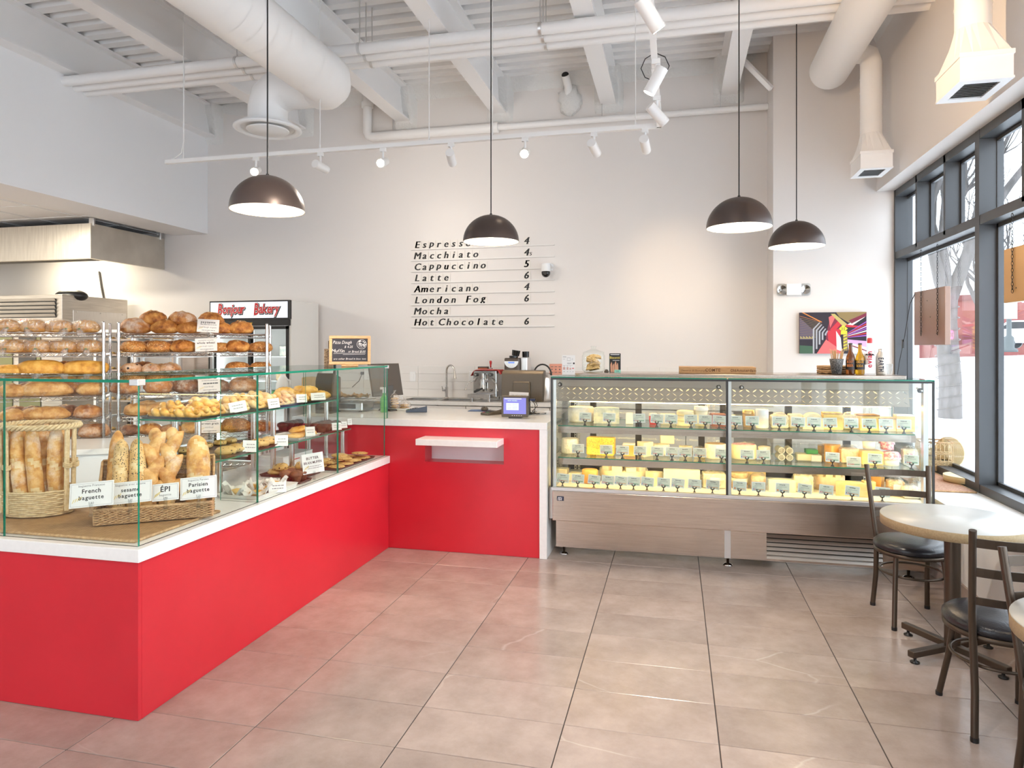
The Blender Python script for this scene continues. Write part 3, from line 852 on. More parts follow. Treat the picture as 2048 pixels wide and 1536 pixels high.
# glass shelves with light rails
M_LED = emit('case_led', (1.0, .64, .24), 27); M_LED2 = emit('case_led_front', (1.0, .78, .45), 3.5); M_LED3 = emit('case_led_rear', (1.0, .66, .28), 16)
S1, S2 = .975, .735
SXB = 1.575
for z in (S1, S2):
    gpane(XA + .03, gm - .006, 5.10, 5.66, z - .007, z, 'shelf', case, M_GSHELF); gpane(gm + .012, SXB, 5.10, 5.66, z - .007, z, 'shelf', case, M_GSHELF)
    mb = MB(); mb.box(XA + .03, SXB + .01, 5.118, 5.124, z - .058, z - .010); mb.box(XA + .03, SXB + .01, 5.124, 5.15, z - .014, z - .010)
    rr = mb.build('light_rail', [M_STEELH], case)
    mb = MB(); mb.cyl((XA + .06, 5.139, z - .026), (SXB - .02, 5.139, z - .026), .008, n=8); mb.build('led_tube', [M_LED], rr)
    for x in (XA + .07, gm, 1.43):
        mb = MB(); mb.prism([(5.15, z - .012), (5.76, z - .012), (5.76, z - .07), (5.65, z - .05), (5.15, z - .022)], x, x + .006, 'x'); mb.build('bracket', [M_ALU], case)
# slotted air panel near the top with a lamp behind it
x0, x1, zt, zb = XA + .005, 1.60, 1.258, 1.152
n = 52; rows = 3; cw = (x1 - x0) / n; ch = (zt - zb) / rows
mb = MB()
for i in range(n):
    for j in range(rows):
        xa, za = x0 + i * cw, zb + j * ch
        q = [(xa, za), (xa + cw, za), (xa + cw, za + ch), (xa, za + ch)]
        up = (i + j) % 2 == 0
        c = (xa + cw / 2, za + ch / 2); e = .62; t = .10 if j < 2 else .16
        def I(k):
            dx, dz = q[k][0] - c[0], q[k][1] - c[1]
            main = (k in (0, 2)) if up else (k in (1, 3))
            f = e if main else t
            return (c[0] + dx * f, c[1] + dz * f)
        P = q + [I(k) for k in range(4)]
        Yp = lambda zz: 5.29 + (zz - zb) * .25
        mb.add([(p[0], Yp(p[1]), p[1]) for p in P], [(k, (k + 1) % 4, 4 + (k + 1) % 4, 4 + k) for k in range(4)])
mb.box(x0, x1, 5.31, 5.318, zt, CZ - .01); mb.box(x0, x1, 5.286, 5.30, zb - .008, zb); mb.box(x0, x1, 5.30, 5.40, zb - .008, zb - .004)
air = mb.build('air_panel', [pm('air_panel_satin', (.36, .31, .26), .45, .7)], case)
mb = MB(); mb.cyl((XA + .08, 5.345, 1.285), (x1 - .1, 5.345, 1.285), .012, n=10); mb.build('led_tube', [M_LED3], air)
mb = MB(); mb.box(x0, x1, 5.42, 5.425, zb, CZ); mb.build('light_tray', [M_DECK], case)
mb = MB(); mb.cyl((XA + .08, 5.36, zb - .014), (x1 - .1, 5.36, zb - .014), .0055, n=8); mb.build('led_tube', [M_LED], case)
# clamp knobs
for (u, v) in ((1120, 769), (1437, 774), (1483, 775), (1840, 781)):
    p = onY(u, v, 5.03); mb = MB(); mb.sphere((p.x, p.y, p.z), .017, 14, 10); mb.cyl((p.x, p.y - .04, p.z), (p.x, p.y + .06, p.z + .012), .006, n=8, mat=1)
    mb.build('clamp_knob', [M_BLACK, M_ALU], case)
# maker's plate
p = onY(1114, 996, 4.969)
mb = MB(); mb.box(p.x, p.x + .05, 4.9655, 4.9695, p.z - .018, p.z + .014)
def plc(a, b): return (p.x + a, 4.9648, p.z + b)
text(mb, 'ISI', .030, .007, -.013, plc, 1, shear=.12, gap=.12)
mb.build('nameplate', [pm('plate_navy', (.010, .016, .045), .3), M_WHITE], case)
# side box at the left end
mb = MB(); mb.cbox(XA - .025, XA + .005, 5.02, 5.25, .285, .52, .003); mb.build('side_cover', [M_STEEL], case)

# ================================================================ BREAD
def crust(name, dark, mid, light, flour=0.0, seeds=None, sscale=90, sdens=.5, rough=.6, bump=.35):
    m, nt, p = _new(name); L = nt.links
    tc = nt.nodes.new('ShaderNodeTexCoord'); oi = nt.nodes.new('ShaderNodeObjectInfo')
    ml = nt.nodes.new('ShaderNodeMath'); ml.operation = 'MULTIPLY'; ml.inputs[1].default_value = 53.0; L.new(oi.outputs['Random'], ml.inputs[0])
    ad = nt.nodes.new('ShaderNodeVectorMath'); L.new(tc.outputs['Object'], ad.inputs[0]); L.new(ml.outputs[0], ad.inputs[1])
    n = nt.nodes.new('ShaderNodeTexNoise'); n.inputs['Scale'].default_value = 16; n.inputs['Detail'].default_value = 6; n.inputs['Roughness'].default_value = .6; L.new(ad.outputs[0], n.inputs['Vector'])
    cr = nt.nodes.new('ShaderNodeValToRGB'); e = cr.color_ramp.elements
    e[0].position = .34; e[0].color = rgba(dark); e[1].position = .68; e[1].color = rgba(light); k = e.new(.50); k.color = rgba(mid)
    L.new(n.outputs['Fac'], cr.inputs[0]); col = cr.outputs[0]
    if flour:
        n2 = nt.nodes.new('ShaderNodeTexNoise'); n2.inputs['Scale'].default_value = 9; n2.inputs['Detail'].default_value = 8; n2.inputs['Roughness'].default_value = .75; L.new(ad.outputs[0], n2.inputs['Vector'])
        r = nt.nodes.new('ShaderNodeValToRGB'); r.color_ramp.elements[0].position = .56 - flour * .2; r.color_ramp.elements[0].color = (0, 0, 0, 1)
        r.color_ramp.elements[1].position = .74 - flour * .1; r.color_ramp.elements[1].color = (.8, .8, .8, 1); L.new(n2.outputs['Fac'], r.inputs[0])
        mx = nt.nodes.new('ShaderNodeMix'); mx.data_type = 'RGBA'; mx.inputs['B'].default_value = (.85, .76, .64, 1)
        L.new(r.outputs[0], mx.inputs['Factor']); L.new(col, mx.inputs['A']); col = mx.outputs['Result']
    if seeds:
        v = nt.nodes.new('ShaderNodeTexVoronoi'); v.inputs['Scale'].default_value = sscale; L.new(ad.outputs[0], v.inputs['Vector'])
        r = nt.nodes.new('ShaderNodeMath'); r.operation = 'LESS_THAN'; r.inputs[1].default_value = .34; L.new(v.outputs['Distance'], r.inputs[0])
        w = nt.nodes.new('ShaderNodeSeparateColor'); L.new(v.outputs['Color'], w.inputs[0])
        g = nt.nodes.new('ShaderNodeMath'); g.operation = 'LESS_THAN'; g.inputs[1].default_value = sdens; L.new(w.outputs[0], g.inputs[0])
        mu = nt.nodes.new('ShaderNodeMath'); mu.operation = 'MULTIPLY'; L.new(r.outputs[0], mu.inputs[0]); L.new(g.outputs[0], mu.inputs[1])
        rs = nt.nodes.new('ShaderNodeValToRGB'); rs.color_ramp.interpolation = 'CONSTANT'; rs.color_ramp.elements[0].color = rgba(seeds[0]); rs.color_ramp.elements[1].color = rgba(seeds[1]); rs.color_ramp.elements[1].position = .5
        L.new(w.outputs[1], rs.inputs[0])
        mx = nt.nodes.new('ShaderNodeMix'); mx.data_type = 'RGBA'; L.new(mu.outputs[0], mx.inputs['Factor']); L.new(col, mx.inputs['A']); L.new(rs.outputs[0], mx.inputs['B']); col = mx.outputs['Result']
    L.new(col, p.inputs['Base Color']); p.inputs['Roughness'].default_value = rough
    n3 = nt.nodes.new('ShaderNodeTexNoise'); n3.inputs['Scale'].default_value = 55; n3.inputs['Detail'].default_value = 3; L.new(ad.outputs[0], n3.inputs['Vector'])
    b = nt.nodes.new('ShaderNodeBump'); b.inputs['Strength'].default_value = bump; b.inputs['Distance'].default_value = .008; L.new(n3.outputs['Fac'], b.inputs['Height']); L.new(b.outputs[0], p.inputs['Normal'])
    MATS[name] = m
    return m
M_CRUST = crust('crust_golden', (.22, .058, .010), (.52, .19, .034), (.80, .42, .12))
M_CRUSTP = crust('crust_pale', (.46, .19, .045), (.66, .34, .10), (.80, .52, .22), .1)
M_CRUSTF = crust('crust_floured', (.30, .085, .016), (.52, .20, .045), (.68, .34, .11), .5)
M_CRUSTD = crust('crust_dark', (.12, .035, .012), (.24, .085, .028), (.42, .18, .07), .25)
M_CRUSTY = crust('crust_corn', (.52, .22, .03), (.72, .36, .06), (.84, .50, .12))
M_CRUMB = crust('crumb_score', (.55, .30, .11), (.72, .46, .20), (.80, .58, .32), .3)
M_SEEDED = crust('crust_sesame', (.24, .075, .014), (.50, .19, .04), (.64, .32, .09), 0, ((.74, .54, .26), (.20, .10, .03)), 80, .8)
M_RAISIN = crust('crust_raisin', (.34, .12, .035), (.52, .24, .085), (.68, .40, .18), .55, ((.02, .012, .01), (.03, .015, .012)), 34, .22)
M_BAG = None
def plastic_bag():
    m = bpy.data.materials.new('plastic_bag'); m.use_nodes = True; nt = m.node_tree; nt.nodes.clear(); L = nt.links
    o = nt.nodes.new('ShaderNodeOutputMaterial'); t = nt.nodes.new('ShaderNodeBsdfTransparent'); t.inputs[0].default_value = (.97, .96, .95, 1)
    g = nt.nodes.new('ShaderNodeBsdfGlossy'); g.inputs['Roughness'].default_value = .22; g.inputs[0].default_value = (1, .97, .94, 1)
    d = nt.nodes.new('ShaderNodeBsdfDiffuse'); d.inputs[0].default_value = (.85, .80, .76, 1)
    tc = nt.nodes.new('ShaderNodeTexCoord'); n = nt.nodes.new('ShaderNodeTexNoise'); n.inputs['Scale'].default_value = 38; n.inputs['Detail'].default_value = 3; n.inputs['Distortion'].default_value = 1.2
    mp = nt.nodes.new('ShaderNodeMapping'); mp.inputs['Scale'].default_value = (1, .45, .6); L.new(tc.outputs['Object'], mp.inputs[0]); L.new(mp.outputs[0], n.inputs['Vector'])
    b = nt.nodes.new('ShaderNodeBump'); b.inputs['Strength'].default_value = 1.0; b.inputs['Distance'].default_value = .02; L.new(n.outputs['Fac'], b.inputs['Height']); L.new(b.outputs[0], g.inputs['Normal'])
    r = nt.nodes.new('ShaderNodeValToRGB'); r.color_ramp.elements[0].position = .48; r.color_ramp.elements[0].color = (.02, .02, .02, 1); r.color_ramp.elements[1].position = .72; r.color_ramp.elements[1].color = (.42, .42, .42, 1); L.new(n.outputs['Fac'], r.inputs[0])
    x1 = nt.nodes.new('ShaderNodeMixShader'); x2 = nt.nodes.new('ShaderNodeMixShader')
    L.new(r.outputs[0], x1.inputs[0]); L.new(t.outputs[0], x1.inputs[1]); L.new(d.outputs[0], x1.inputs[2])
    x2.inputs[0].default_value = .16; L.new(x1.outputs[0], x2.inputs[1]); L.new(g.outputs[0], x2.inputs[2]); L.new(x2.outputs[0], o.inputs[0])
    return m
M_BAG = plastic_bag()

def loaf_mb(L, W, H, seed, score='cross', nu=30, nv=16):
    """a loaf on its flat base, long axis X; faces in the scores take material 1"""
    rr = random.Random(seed); mb = MB(); vs = []; fs = []
    off = Vector((rr.random() * 50, rr.random() * 50, rr.random() * 50)); sc_a = rr.uniform(-.5, .5)
    def ridge(d):
        if score == 'cross':
            a = min(abs(d.x * math.cos(sc_a) + d.y * math.sin(sc_a)), abs(-d.x * math.sin(sc_a) + d.y * math.cos(sc_a)))
            return max(0, 1 - a / .10) * max(0, d.z)
        if score == 'long': return max(0, 1 - abs(d.y + .10 * math.sin(d.x * 3)) / .13) * max(0, d.z)
        if score == 'slash':
            t = (d.x * 1.0 + d.y * .5) * 2.2; t = abs(t - round(t)); return max(0, 1 - t / .13) * max(0, d.z) * (abs(d.x) < .85)
        return 0
    fl = []
    for j in range(nv + 1):
        th = math.pi * j / nv
        for k in range(nu):
            a = 2 * math.pi * k / nu
            d = Vector((math.sin(th) * math.cos(a), math.sin(th) * math.sin(a), -math.cos(th)))
            q = 1 + .10 * noise.noise(d * 1.6 + off) + .05 * noise.noise(d * 4.5 + off)
            r = ridge(d)
            sn = max(math.sin(th), 1e-4); pw = sn ** (-.22 if d.z > 0 else -.62) if 0 < j < nv else 1
            x, y = d.x * L / 2 * q * pw, d.y * W / 2 * q * pw
            z = H * (.34 + .66 * d.z * q) if d.z > 0 else H * .34 * (1 - abs(d.z) ** 1.3)
            z += r * H * .10 * (.6 + noise.noise(d * 9 + off))
            vs.append((x, y, max(z, 0))); fl.append(r)
    for j in range(nv):
        for k in range(nu):
            k2 = (k + 1) % nu; f = (j * nu + k, j * nu + k2, (j + 1) * nu + k2, (j + 1) * nu + k)
            mb.add([], [f], 1 if sum(fl[i] for i in f) / 4 > .45 else 0, True) if False else fs.append((f, 1 if sum(fl[i] for i in f) / 4 > .42 else 0))
    mb.v = vs; mb.f = [f for f, m in fs]; mb.m = [m for f, m in fs]; mb.s = [True] * len(fs)
    return mb
_loaf = {}
def loaf_mesh(kind, seed):
    k = (kind, seed)
    if k not in _loaf:
        L, W, H, sc_, m = {'boule': (.225, .20, .112, 'cross', M_CRUST), 'floury': (.225, .20, .112, 'slash', M_CRUSTF), 'sesame': (.215, .19, .098, 'none', M_SEEDED), 'plain': (.215, .19, .098, 'cross', M_CRUST),
                           'raisin': (.165, .15, .085, 'slash', M_RAISIN), 'dark': (.215, .19, .105, 'slash', M_CRUSTD), 'pale': (.235, .19, .115, 'slash', M_CRUSTP), 'corn': (.35, .19, .118, 'none', M_CRUSTY), 'long': (.39, .19, .112, 'slash', M_CRUSTP),
                           'bagged': (.215, .19, .108, 'none', M_CRUSTP)}[kind]
        _loaf[k] = loaf_mb(L, W, H, seed * 7 + hash_s(kind), sc_).mesh('loaf', [m, M_CRUMB])
    return _loaf[k]
def hash_s(s): return sum(ord(c) * (i + 3) for i, c in enumerate(s))
_bagm = {}
def bag_meshes(seed):
    if seed not in _bagm:
        rr = random.Random(seed)
        m1 = MB(); off = Vector((seed * 3.1, 2, 1))
        m1.sphere((0, 0, .056), 1, 26, 16, 0, .118, .106, .063, fn=lambda d: 1 + .05 * noise.noise(d * 6 + off) + .04 * abs(noise.noise(d * 14 + off)))
        m2 = MB(); n = 14; x0 = rr.uniform(-.05, .05); vs = []; fs = []
        for i in range(5):
            t = i / 4
            for k in range(n):
                a = 2 * math.pi * k / n; r = (.010 + .026 * t ** .7) * (1 + .35 * math.sin(k * 3.1 + seed))
                vs.append((x0 + .03 * t * (1 if seed % 2 else -1) + r * math.cos(a), -.098 - .022 * math.sin(t * 2.2) - .012 + .3 * r * math.sin(a), .035 - .062 * t + .006 * math.sin(k * 2.3)))
        for i in range(4):
            for k in range(n): fs.append((i * n + k, i * n + (k + 1) % n, (i + 1) * n + (k + 1) % n, (i + 1) * n + k))
        m2.add(vs, fs, 0, True)
        m3 = MB(); m3.cbox(x0 - .004, x0 + .012, -.116, -.106, .030, .036, .001)
        _bagm[seed] = (m1.mesh('bag', [M_BAG]), m2.mesh('bag_tail', [M_BAG]), m3.mesh('green_tie', [pm('tie_green', (.01, .22, .08), .5)] if 'tie_green' not in MATS else [MATS['tie_green']]))
    return _bagm[seed]

# ---------------------------------------------------------------- wire racks
RL, RD = 1.22, .457
SHZ = [1.688, 1.518, 1.327, 1.152, .952, .782, .45, .15]
def shelf_mb():
    mb = MB(); r = .0035
    for z in (0, -.030):
        mb.tube([(0, 0, z - r), (RL, 0, z - r), (RL, RD, z - r), (0, RD, z - r)], r, 5, closed=True)
    for (a, b, L_) in (((0, 0), (RL, 0), RL), ((0, RD), (RL, RD), RL), ((0, 0), (0, RD), RD), ((RL, 0), (RL, RD), RD)):
        n = int(L_ / .030); pts = []
        for k in range(n + 1):
            t = k / n; pts.append((a[0] + (b[0] - a[0]) * t, a[1] + (b[1] - a[1]) * t, -.005 if k % 2 else -.030))
        mb.tube(pts, .0022, 4, smooth=False)
    for k in range(1, 42): mb.tube([(RL * k / 42, 0, -.0015), (RL * k / 42, RD, -.0015)], .0015, 4, caps=False, smooth=False)
    for k in (1, 2, 3): mb.tube([(0, RD * k / 4, -.005), (RL, RD * k / 4, -.005)], .003, 4, caps=False, smooth=False)
    return mb
_rs = shelf_mb().mesh('wire_shelf', [M_CHROME])
mb = MB(); mb.cyl((0, 0, .02), (0, 0, 1.775), .0127, n=14); mb.cyl((0, 0, 0), (0, 0, .02), .018, n=14); mb.sphere((0, 0, 1.775), .0127, 12, 6)
for z in SHZ: mb.cyl((0, 0, z - .034), (0, 0, z + .006), .0175, .0165, n=14)
for k in range(60): mb.cyl((0, 0, .08 + k * .0254), (0, 0, .0812 + k * .0254), .0131, n=12, mat=1, caps=False)
_rp = mb.mesh('post', [M_CHROME, M_ALU])
def wire_rack(x, y, ang, label):
    t = thing('wire_rack', label, 'rack', (x, y, 0), ang, 'bread racks')
    for z in SHZ: obj('wire_shelf', _rs, t, (0, 0, z))
    for (a, b) in ((0, 0), (RL, 0), (0, RD), (RL, RD)): obj('post', _rp, t, (a, b, 0))
    return t
A2 = math.radians(29.6); R2O = Vector((-4.72, 5.00, 0))
A1 = math.radians(38); R1O = Vector((-4.75 - RL * math.cos(A1), 4.87 - RL * math.sin(A1), 0))
wire_rack(R2O.x, R2O.y, A2, 'chrome wire card rack with paper price cards and open loaves')
wire_rack(R1O.x, R1O.y, A1, 'chrome wire bag rack with plastic-bagged loaves on its top shelves')
def rack_pt(O, A, u, depth):
    """where the vertical plane through pixel column u meets the shelf line at a given depth"""
    d = ray(u, 698); ex, ey = math.cos(A), math.sin(A)
    ox, oy = O.x - math.sin(A) * depth, O.y + math.cos(A) * depth
    # (ox + s ex, oy + s ey) parallel to d
    s = (oy * d.x - ox * d.y) / (ex * d.y - ey * d.x)
    return ox + s * ex, oy + s * ey
SHN = ['top', 'second', 'third', 'fourth', 'fifth', 'sixth']
KW = {'boule': 'round crusty loaf', 'floury': 'flour-dusted round loaf', 'sesame': 'sesame-topped brown loaf', 'plain': 'plain round loaf', 'raisin': 'small speckled loaf', 'dark': 'dark-crusted loaf', 'pale': 'pale golden scored loaf', 'corn': 'long yellow-gold loaf', 'long': 'long pale country loaf'}
lrng = random.Random(11)
def put_loaf(O, A, rackname, row, u, kind, shelf, scale=1.0, depth=.13, dz=0, count=None, extra=''):
    x, y = rack_pt(O, A, u, depth)
    me = loaf_mesh(kind, lrng.randint(0, 3))
    nm = 'bread_loaf'
    lab = '%s on %s shelf of %s rack, %s' % (KW[kind], SHN[shelf], rackname, extra)
    o = obj(nm, me, None, (x, y, SHZ[shelf] + .001 + dz), (0, 0, A + lrng.uniform(-.35, .35) * (0.3 if kind in ('corn', 'long') else 1)))
    o.scale = (scale * 1.05, scale, scale * lrng.uniform(1.02, 1.14))
    tag(o, lab, 'bread', 'loaves on the bread racks')
    return o
def Z2(z): return 230 + z / 5.121
def Z1(z): return z / 5.485
def pos(i, n): return ORD[i] + ' from left'
rows2 = [
    (0, [(215, 'floury', 1.08), (510, 'boule', 1.02), (760, 'boule', .95), (1085, 'boule', .9), (1290, 'boule', .95)]),
    (1, [(190, 'sesame', 1.0), (450, 'sesame', 1.0), (705, 'plain', 1.0), (1060, 'sesame', .9), (1260, 'plain', 1.0), (1490, 'sesame', .95)]),
    (2, [(175, 'raisin', 1.05), (375, 'raisin', 1.0), (570, 'raisin', 1.05), (1260, 'sesame', 1.03), (1490, 'sesame', .92)]),
    (3, [(110, 'floury', 1.05), (450, 'floury', 1.1), (735, 'dark', 1.12), (1050, 'dark', 1.0), (1315, 'floury', 1.12)]),
    (4, [(225, 'pale', .9), (450, 'pale', .95), (680, 'dark', .95), (930, 'dark', .95), (1180, 'plain', .95), (1430, 'dark', .95)]),
    (5, [(150, 'dark', .82), (370, 'plain', .86), (570, 'sesame', .85), (790, 'pale', .8), (1000, 'sesame', .95), (1240, 'sesame', 1.2), (1510, 'sesame', .95)]),
]
R2N, R1N = 'card', 'bag'
for sh, row in rows2:
    for i, (z, k, s) in enumerate(row):
        put_loaf(R2O, A2, R2N, row, Z2(z), k, sh, s, extra=pos(i, len(row)))
for i, (z, k, s) in enumerate([(390, 'boule', 1.04), (690, 'floury', 1.04), (980, 'boule', .98)]):
    put_loaf(R2O, A2, R2N, None, Z2(z), k, 0, s, .17, .078, extra='stacked, ' + pos(i, 3))
for i, (z, k, sh) in enumerate([(330, 'dark', 1), (590, 'dark', 1), (280, 'dark', 2), (470, 'raisin', 2), (330, 'pale', 4), (820, 'boule', 4)]):
    put_loaf(R2O, A2, R2N, None, Z2(z), k, sh, .95, .33, extra='back row, ' + pos(i, 6))
rows1 = [
    (2, [(90, 'corn', .72), (450, 'corn', 1.0), (930, 'corn', 1.02)]),
    (3, [(140, 'pale', .85), (500, 'long', .98), (1005, 'pale', .95)]),
    (4, [(130, 'pale', .8), (500, 'long', .9), (970, 'floury', .98)]),
    (5, [(240, 'boule', 1.0), (620, 'boule', 1.0), (1040, 'floury', 1.04)]),
]
for sh, row in rows1:
    for i, (z, k, s) in enumerate(row):
        put_loaf(R1O, A1, R1N, row, Z1(z), k, sh, s, extra=pos(i, len(row)))
for i, (z, k, sh) in enumerate([(760, 'floury', 3), (730, 'dark', 4), (340, 'dark', 4), (330, 'dark', 3), (700, 'dark', 2), (170, 'dark', 4)]):
    put_loaf(R1O, A1, R1N, None, Z1(z), k, sh, .95, .33, extra='back row, ' + pos(i, 6))
for sh, row in ((0, (80, 360, 650, 945)), (1, (130, 420, 700, 990))):
    for i, z in enumerate(row):
        x, y = rack_pt(R1O, A1, Z1(z), .13)
        sd = sh * 4 + i
        t = thing('bagged_loaf', 'loaf in clear plastic bag on %s shelf of bag rack, %s' % (SHN[sh], pos(i, 4)), 'bread', (x, y, SHZ[sh] + .001), A1 + lrng.uniform(-.15, .15), 'bagged loaves')
        obj('loaf', loaf_mesh('bagged', sd % 4), t)
        b = bag_meshes(sd); obj('bag', b[0], t); tl = obj('bag_tail', b[1], t); obj('green_tie', b[2], tl)
for i, (z, sh) in enumerate([(210, 1), (560, 1), (860, 1)]):
    x, y = rack_pt(R1O, A1, Z1(z), .345)
    t = thing('bagged_loaf', 'loaf in clear plastic bag, back row of bag rack, %s' % pos(i, 3), 'bread', (x, y, SHZ[sh] + .001), A1 + 3.1, 'bagged loaves')
    obj('loaf', loaf_mesh('bagged', i), t); obj('bag', bag_meshes(i)[0], t)
# bag tails hanging at the gap between the racks
# ---------------------------------------------------------------- paper cards
M_PAPER = pm('card_paper', (.80, .79, .77), .55)
M_PAPERW = pm('card_paper_pinkish', (.82, .76, .71), .6)
M_INK = pm('ink_black', (.012, .012, .014), .6)
M_INKG = pm('ink_grey', (.12, .12, .13), .6)
M_INKY = pm('ink_yellow', (.72, .56, .18), .6)
M_CLEAR = glass('clear_plastic', (.93, .94, .94), rough=.15)
def paper_card(name, label, w, h, lines, loc, rz, tilt=-.12, group=None, paper=None, border=False, clip=True, wheat=True, roll=0):
    """lines: (text, size, y, bold); local frame: x right, z up, faces -y"""
    t = thing(name, label, 'sign', loc, rz, group)
    mb = MB(); mb.box(-w / 2, w / 2, -.0008, .0008, 0, h)
    if border:
        e, k = .006, .0008
        for (a, b, c, d) in ((-w / 2 + e, w / 2 - e, e, e + k), (-w / 2 + e, w / 2 - e, h - e - k, h - e), (-w / 2 + e, -w / 2 + e + k, e, h - e), (w / 2 - e - k, w / 2 - e, e, h - e)):
            mb.quad((a, -.0011, c), (b, -.0011, c), (b, -.0011, d), (a, -.0011, d), 2)
    for (s, sz, y, bo) in lines:
        if s is None:
            rr = random.Random(int(y * 9999))
            x = -w * rr.uniform(.22, .36)
            while x < w * .3:
                q = rr.uniform(.006, .016) * w / .1; mb.quad((x, -.0012, y), (x + q, -.0012, y), (x + q, -.0012, y + sz), (x, -.0012, y + sz), 2); x += q + .003
        else:
            text(mb, s, sz, 0, y, lambda a, b: (a, -.0012, b), 1 if bo else 2, 'c', .02 if bo else 0.0, fit=w * .86)
    if wheat:
        for k in range(4):
            x = -w * .44 + k * w * .055; z = h * .18 + k * .004
            mb.add([(x, -.0012, z), (x + .004, -.0012, z + .003), (x + .012, -.0012, z + .02), (x + .006, -.0012, z + .016)], [(0, 1, 2, 3)], 3)
    c = mb.build('card', [paper or M_PAPER, M_INK, M_INKG, M_INKY], t); c.rotation_euler = (tilt, roll, 0)
    if clip:
        mb = MB(); mb.cbox(-.007, .007, -.006, .006, -.040, .010, .002); mb.cbox(-.010, .010, -.010, .004, -.044, -.034, .002); mb.sphere((0, -.002, .008), .008, 10, 8)
        mb.build('clip', [M_CLEAR], t)
    return t
def rack_card(z0, z1, y0, y1, sh, lines, label, roll):
    u = Z2((z0 + z1) / 2); x, y = rack_pt(R2O, A2, u, -.012)
    dzz = (Vector((x, y)).length) * .985
    paper_card('price_card', label, .185, .118, lines, (x, y, SHZ[sh] + .012), YAW + .22, -.1, 'rack price cards', M_PAPERW, roll=roll)
rack_card(848, 1050, 210, 350, 0, [('paysanne', .030, .082, True), (None, .004, .068, 0), ('sourdough organic', .019, .040, False), (None, .004, .016, 0)], 'paper price card reading paysanne on the top shelf', .05)
rack_card(830, 1040, 405, 530, 1, [('paysanne sesame', .018, .094, False), ('whole wheat', .026, .068, True), ('sourdough organic', .015, .042, False), (None, .004, .016, 0)], 'paper price card reading paysanne sesame whole wheat', -.04)
rack_card(865, 1068, 820, 940, 3, [(None, .004, .100, 0), (None, .012, .070, True), ('sourdough', .018, .042, False), (None, .004, .016, 0)], 'paper price card reading sourdough on the fourth shelf', -.05)
rack_card(885, 1045, 1285, 1410, 5, [(None, .004, .102, 0), ('harvest grain', .026, .076, True), ('sourdough', .017, .046, False), (None, .004, .016, 0)], 'paper price card reading harvest grain behind the pastries', 0)

# ================================================================ BASKETS AND BAGUETTES
M_WICKER = pm('wicker_pale', (.62, .45, .24), .55, col2=(.76, .60, .36), nscale=60, rnd=1)
M_WICKERT = pm('wicker_tan', (.42, .24, .11), .55, col2=(.60, .38, .19), nscale=60, rnd=1)
def mat_material():
    m, nt, p = _new('woven_mat'); L = nt.links
    tc = nt.nodes.new('ShaderNodeTexCoord')
    w = nt.nodes.new('ShaderNodeTexWave'); w.inputs['Scale'].default_value = 22; w.bands_direction = 'X'; L.new(tc.outputs['Object'], w.inputs['Vector'])
    w2 = nt.nodes.new('ShaderNodeTexWave'); w2.inputs['Scale'].default_value = 60; w2.bands_direction = 'Y'; w2.inputs['Distortion'].default_value = 1.5; L.new(tc.outputs['Object'], w2.inputs['Vector'])
    mu = nt.nodes.new('ShaderNodeMath'); mu.operation = 'MULTIPLY'; L.new(w.outputs['Fac'], mu.inputs[0]); L.new(w2.outputs['Fac'], mu.inputs[1])
    n = nt.nodes.new('ShaderNodeTexNoise'); n.inputs['Scale'].default_value = 30; L.new(tc.outputs['Object'], n.inputs['Vector'])
    ad = nt.nodes.new('ShaderNodeMath'); ad.operation = 'MULTIPLY_ADD'; ad.inputs[1].default_value = .5; L.new(n.outputs['Fac'], ad.inputs[0]); L.new(mu.outputs[0], ad.inputs[2])
    cr = nt.nodes.new('ShaderNodeValToRGB'); cr.color_ramp.elements[0].position = .2; cr.color_ramp.elements[0].color = (.30, .15, .055, 1); cr.color_ramp.elements[1].position = .8; cr.color_ramp.elements[1].color = (.66, .42, .20, 1)
    L.new(ad.outputs[0], cr.inputs[0]); L.new(cr.outputs[0], p.inputs['Base Color']); p.inputs['Roughness'].default_value = .6
    b = nt.nodes.new('ShaderNodeBump'); b.inputs['Strength'].default_value = .6; b.inputs['Distance'].default_value = .004; L.new(mu.outputs[0], b.inputs['Height']); L.new(b.outputs[0], p.inputs['Normal'])
    return m
M_MAT = mat_material()
t = thing('woven_mat', 'tan woven wicker mat under the baguette baskets', 'mat', (-3.3, 2.76, CT))
mb = MB(); mb.cbox(-.9, 1.05, -.29, .27, 0, .010, .003); mb.build('weave', [M_MAT], t)
mb = MB(); mb.tube([(-.9, -.29, .007), (1.05, -.29, .007), (1.05, .27, .007), (-.9, .27, .007)], .007, 6, closed=True); mb.build('rim', [M_WICKERT], t)

def oval(a, b, z, n=64, f=None):
    return [(a * math.cos(2 * math.pi * k / n) * (f(k) if f else 1), b * math.sin(2 * math.pi * k / n) * (f(k) if f else 1), z) for k in range(n)]
MZ = CT + .0145
bx, by = -3.10, 2.78
tb = thing('oval_basket', 'tall pale wicker basket with open sides holding French baguettes', 'basket', (bx, by, MZ), .12)
A_, B_ = .178, .135
mb = MB()
for k in range(13):
    z = .006 + k * .0095; s = .90 + .10 * (k / 12) ** .6
    mb.tube(oval(A_ * s, B_ * s, z, 72, lambda i, k=k: 1 + .022 * math.sin(i * math.pi / 3 + k * math.pi)), .0055, 5, closed=True)
mb.build('woven_base', [M_WICKER], tb)
mb = MB(); mb.lathe([(0, .004), (.9, .004)], 32, sx=A_ * .9, sy=B_ * .9); mb.build('bottom', [M_WICKER], tb)
mb = MB()
for k in range(24):
    a = 2 * math.pi * k / 24; mb.cyl((A_ * .9 * math.cos(a), B_ * .9 * math.sin(a), .004), (A_ * 1.0 * math.cos(a), B_ * 1.0 * math.sin(a), .128), .0035, n=5)
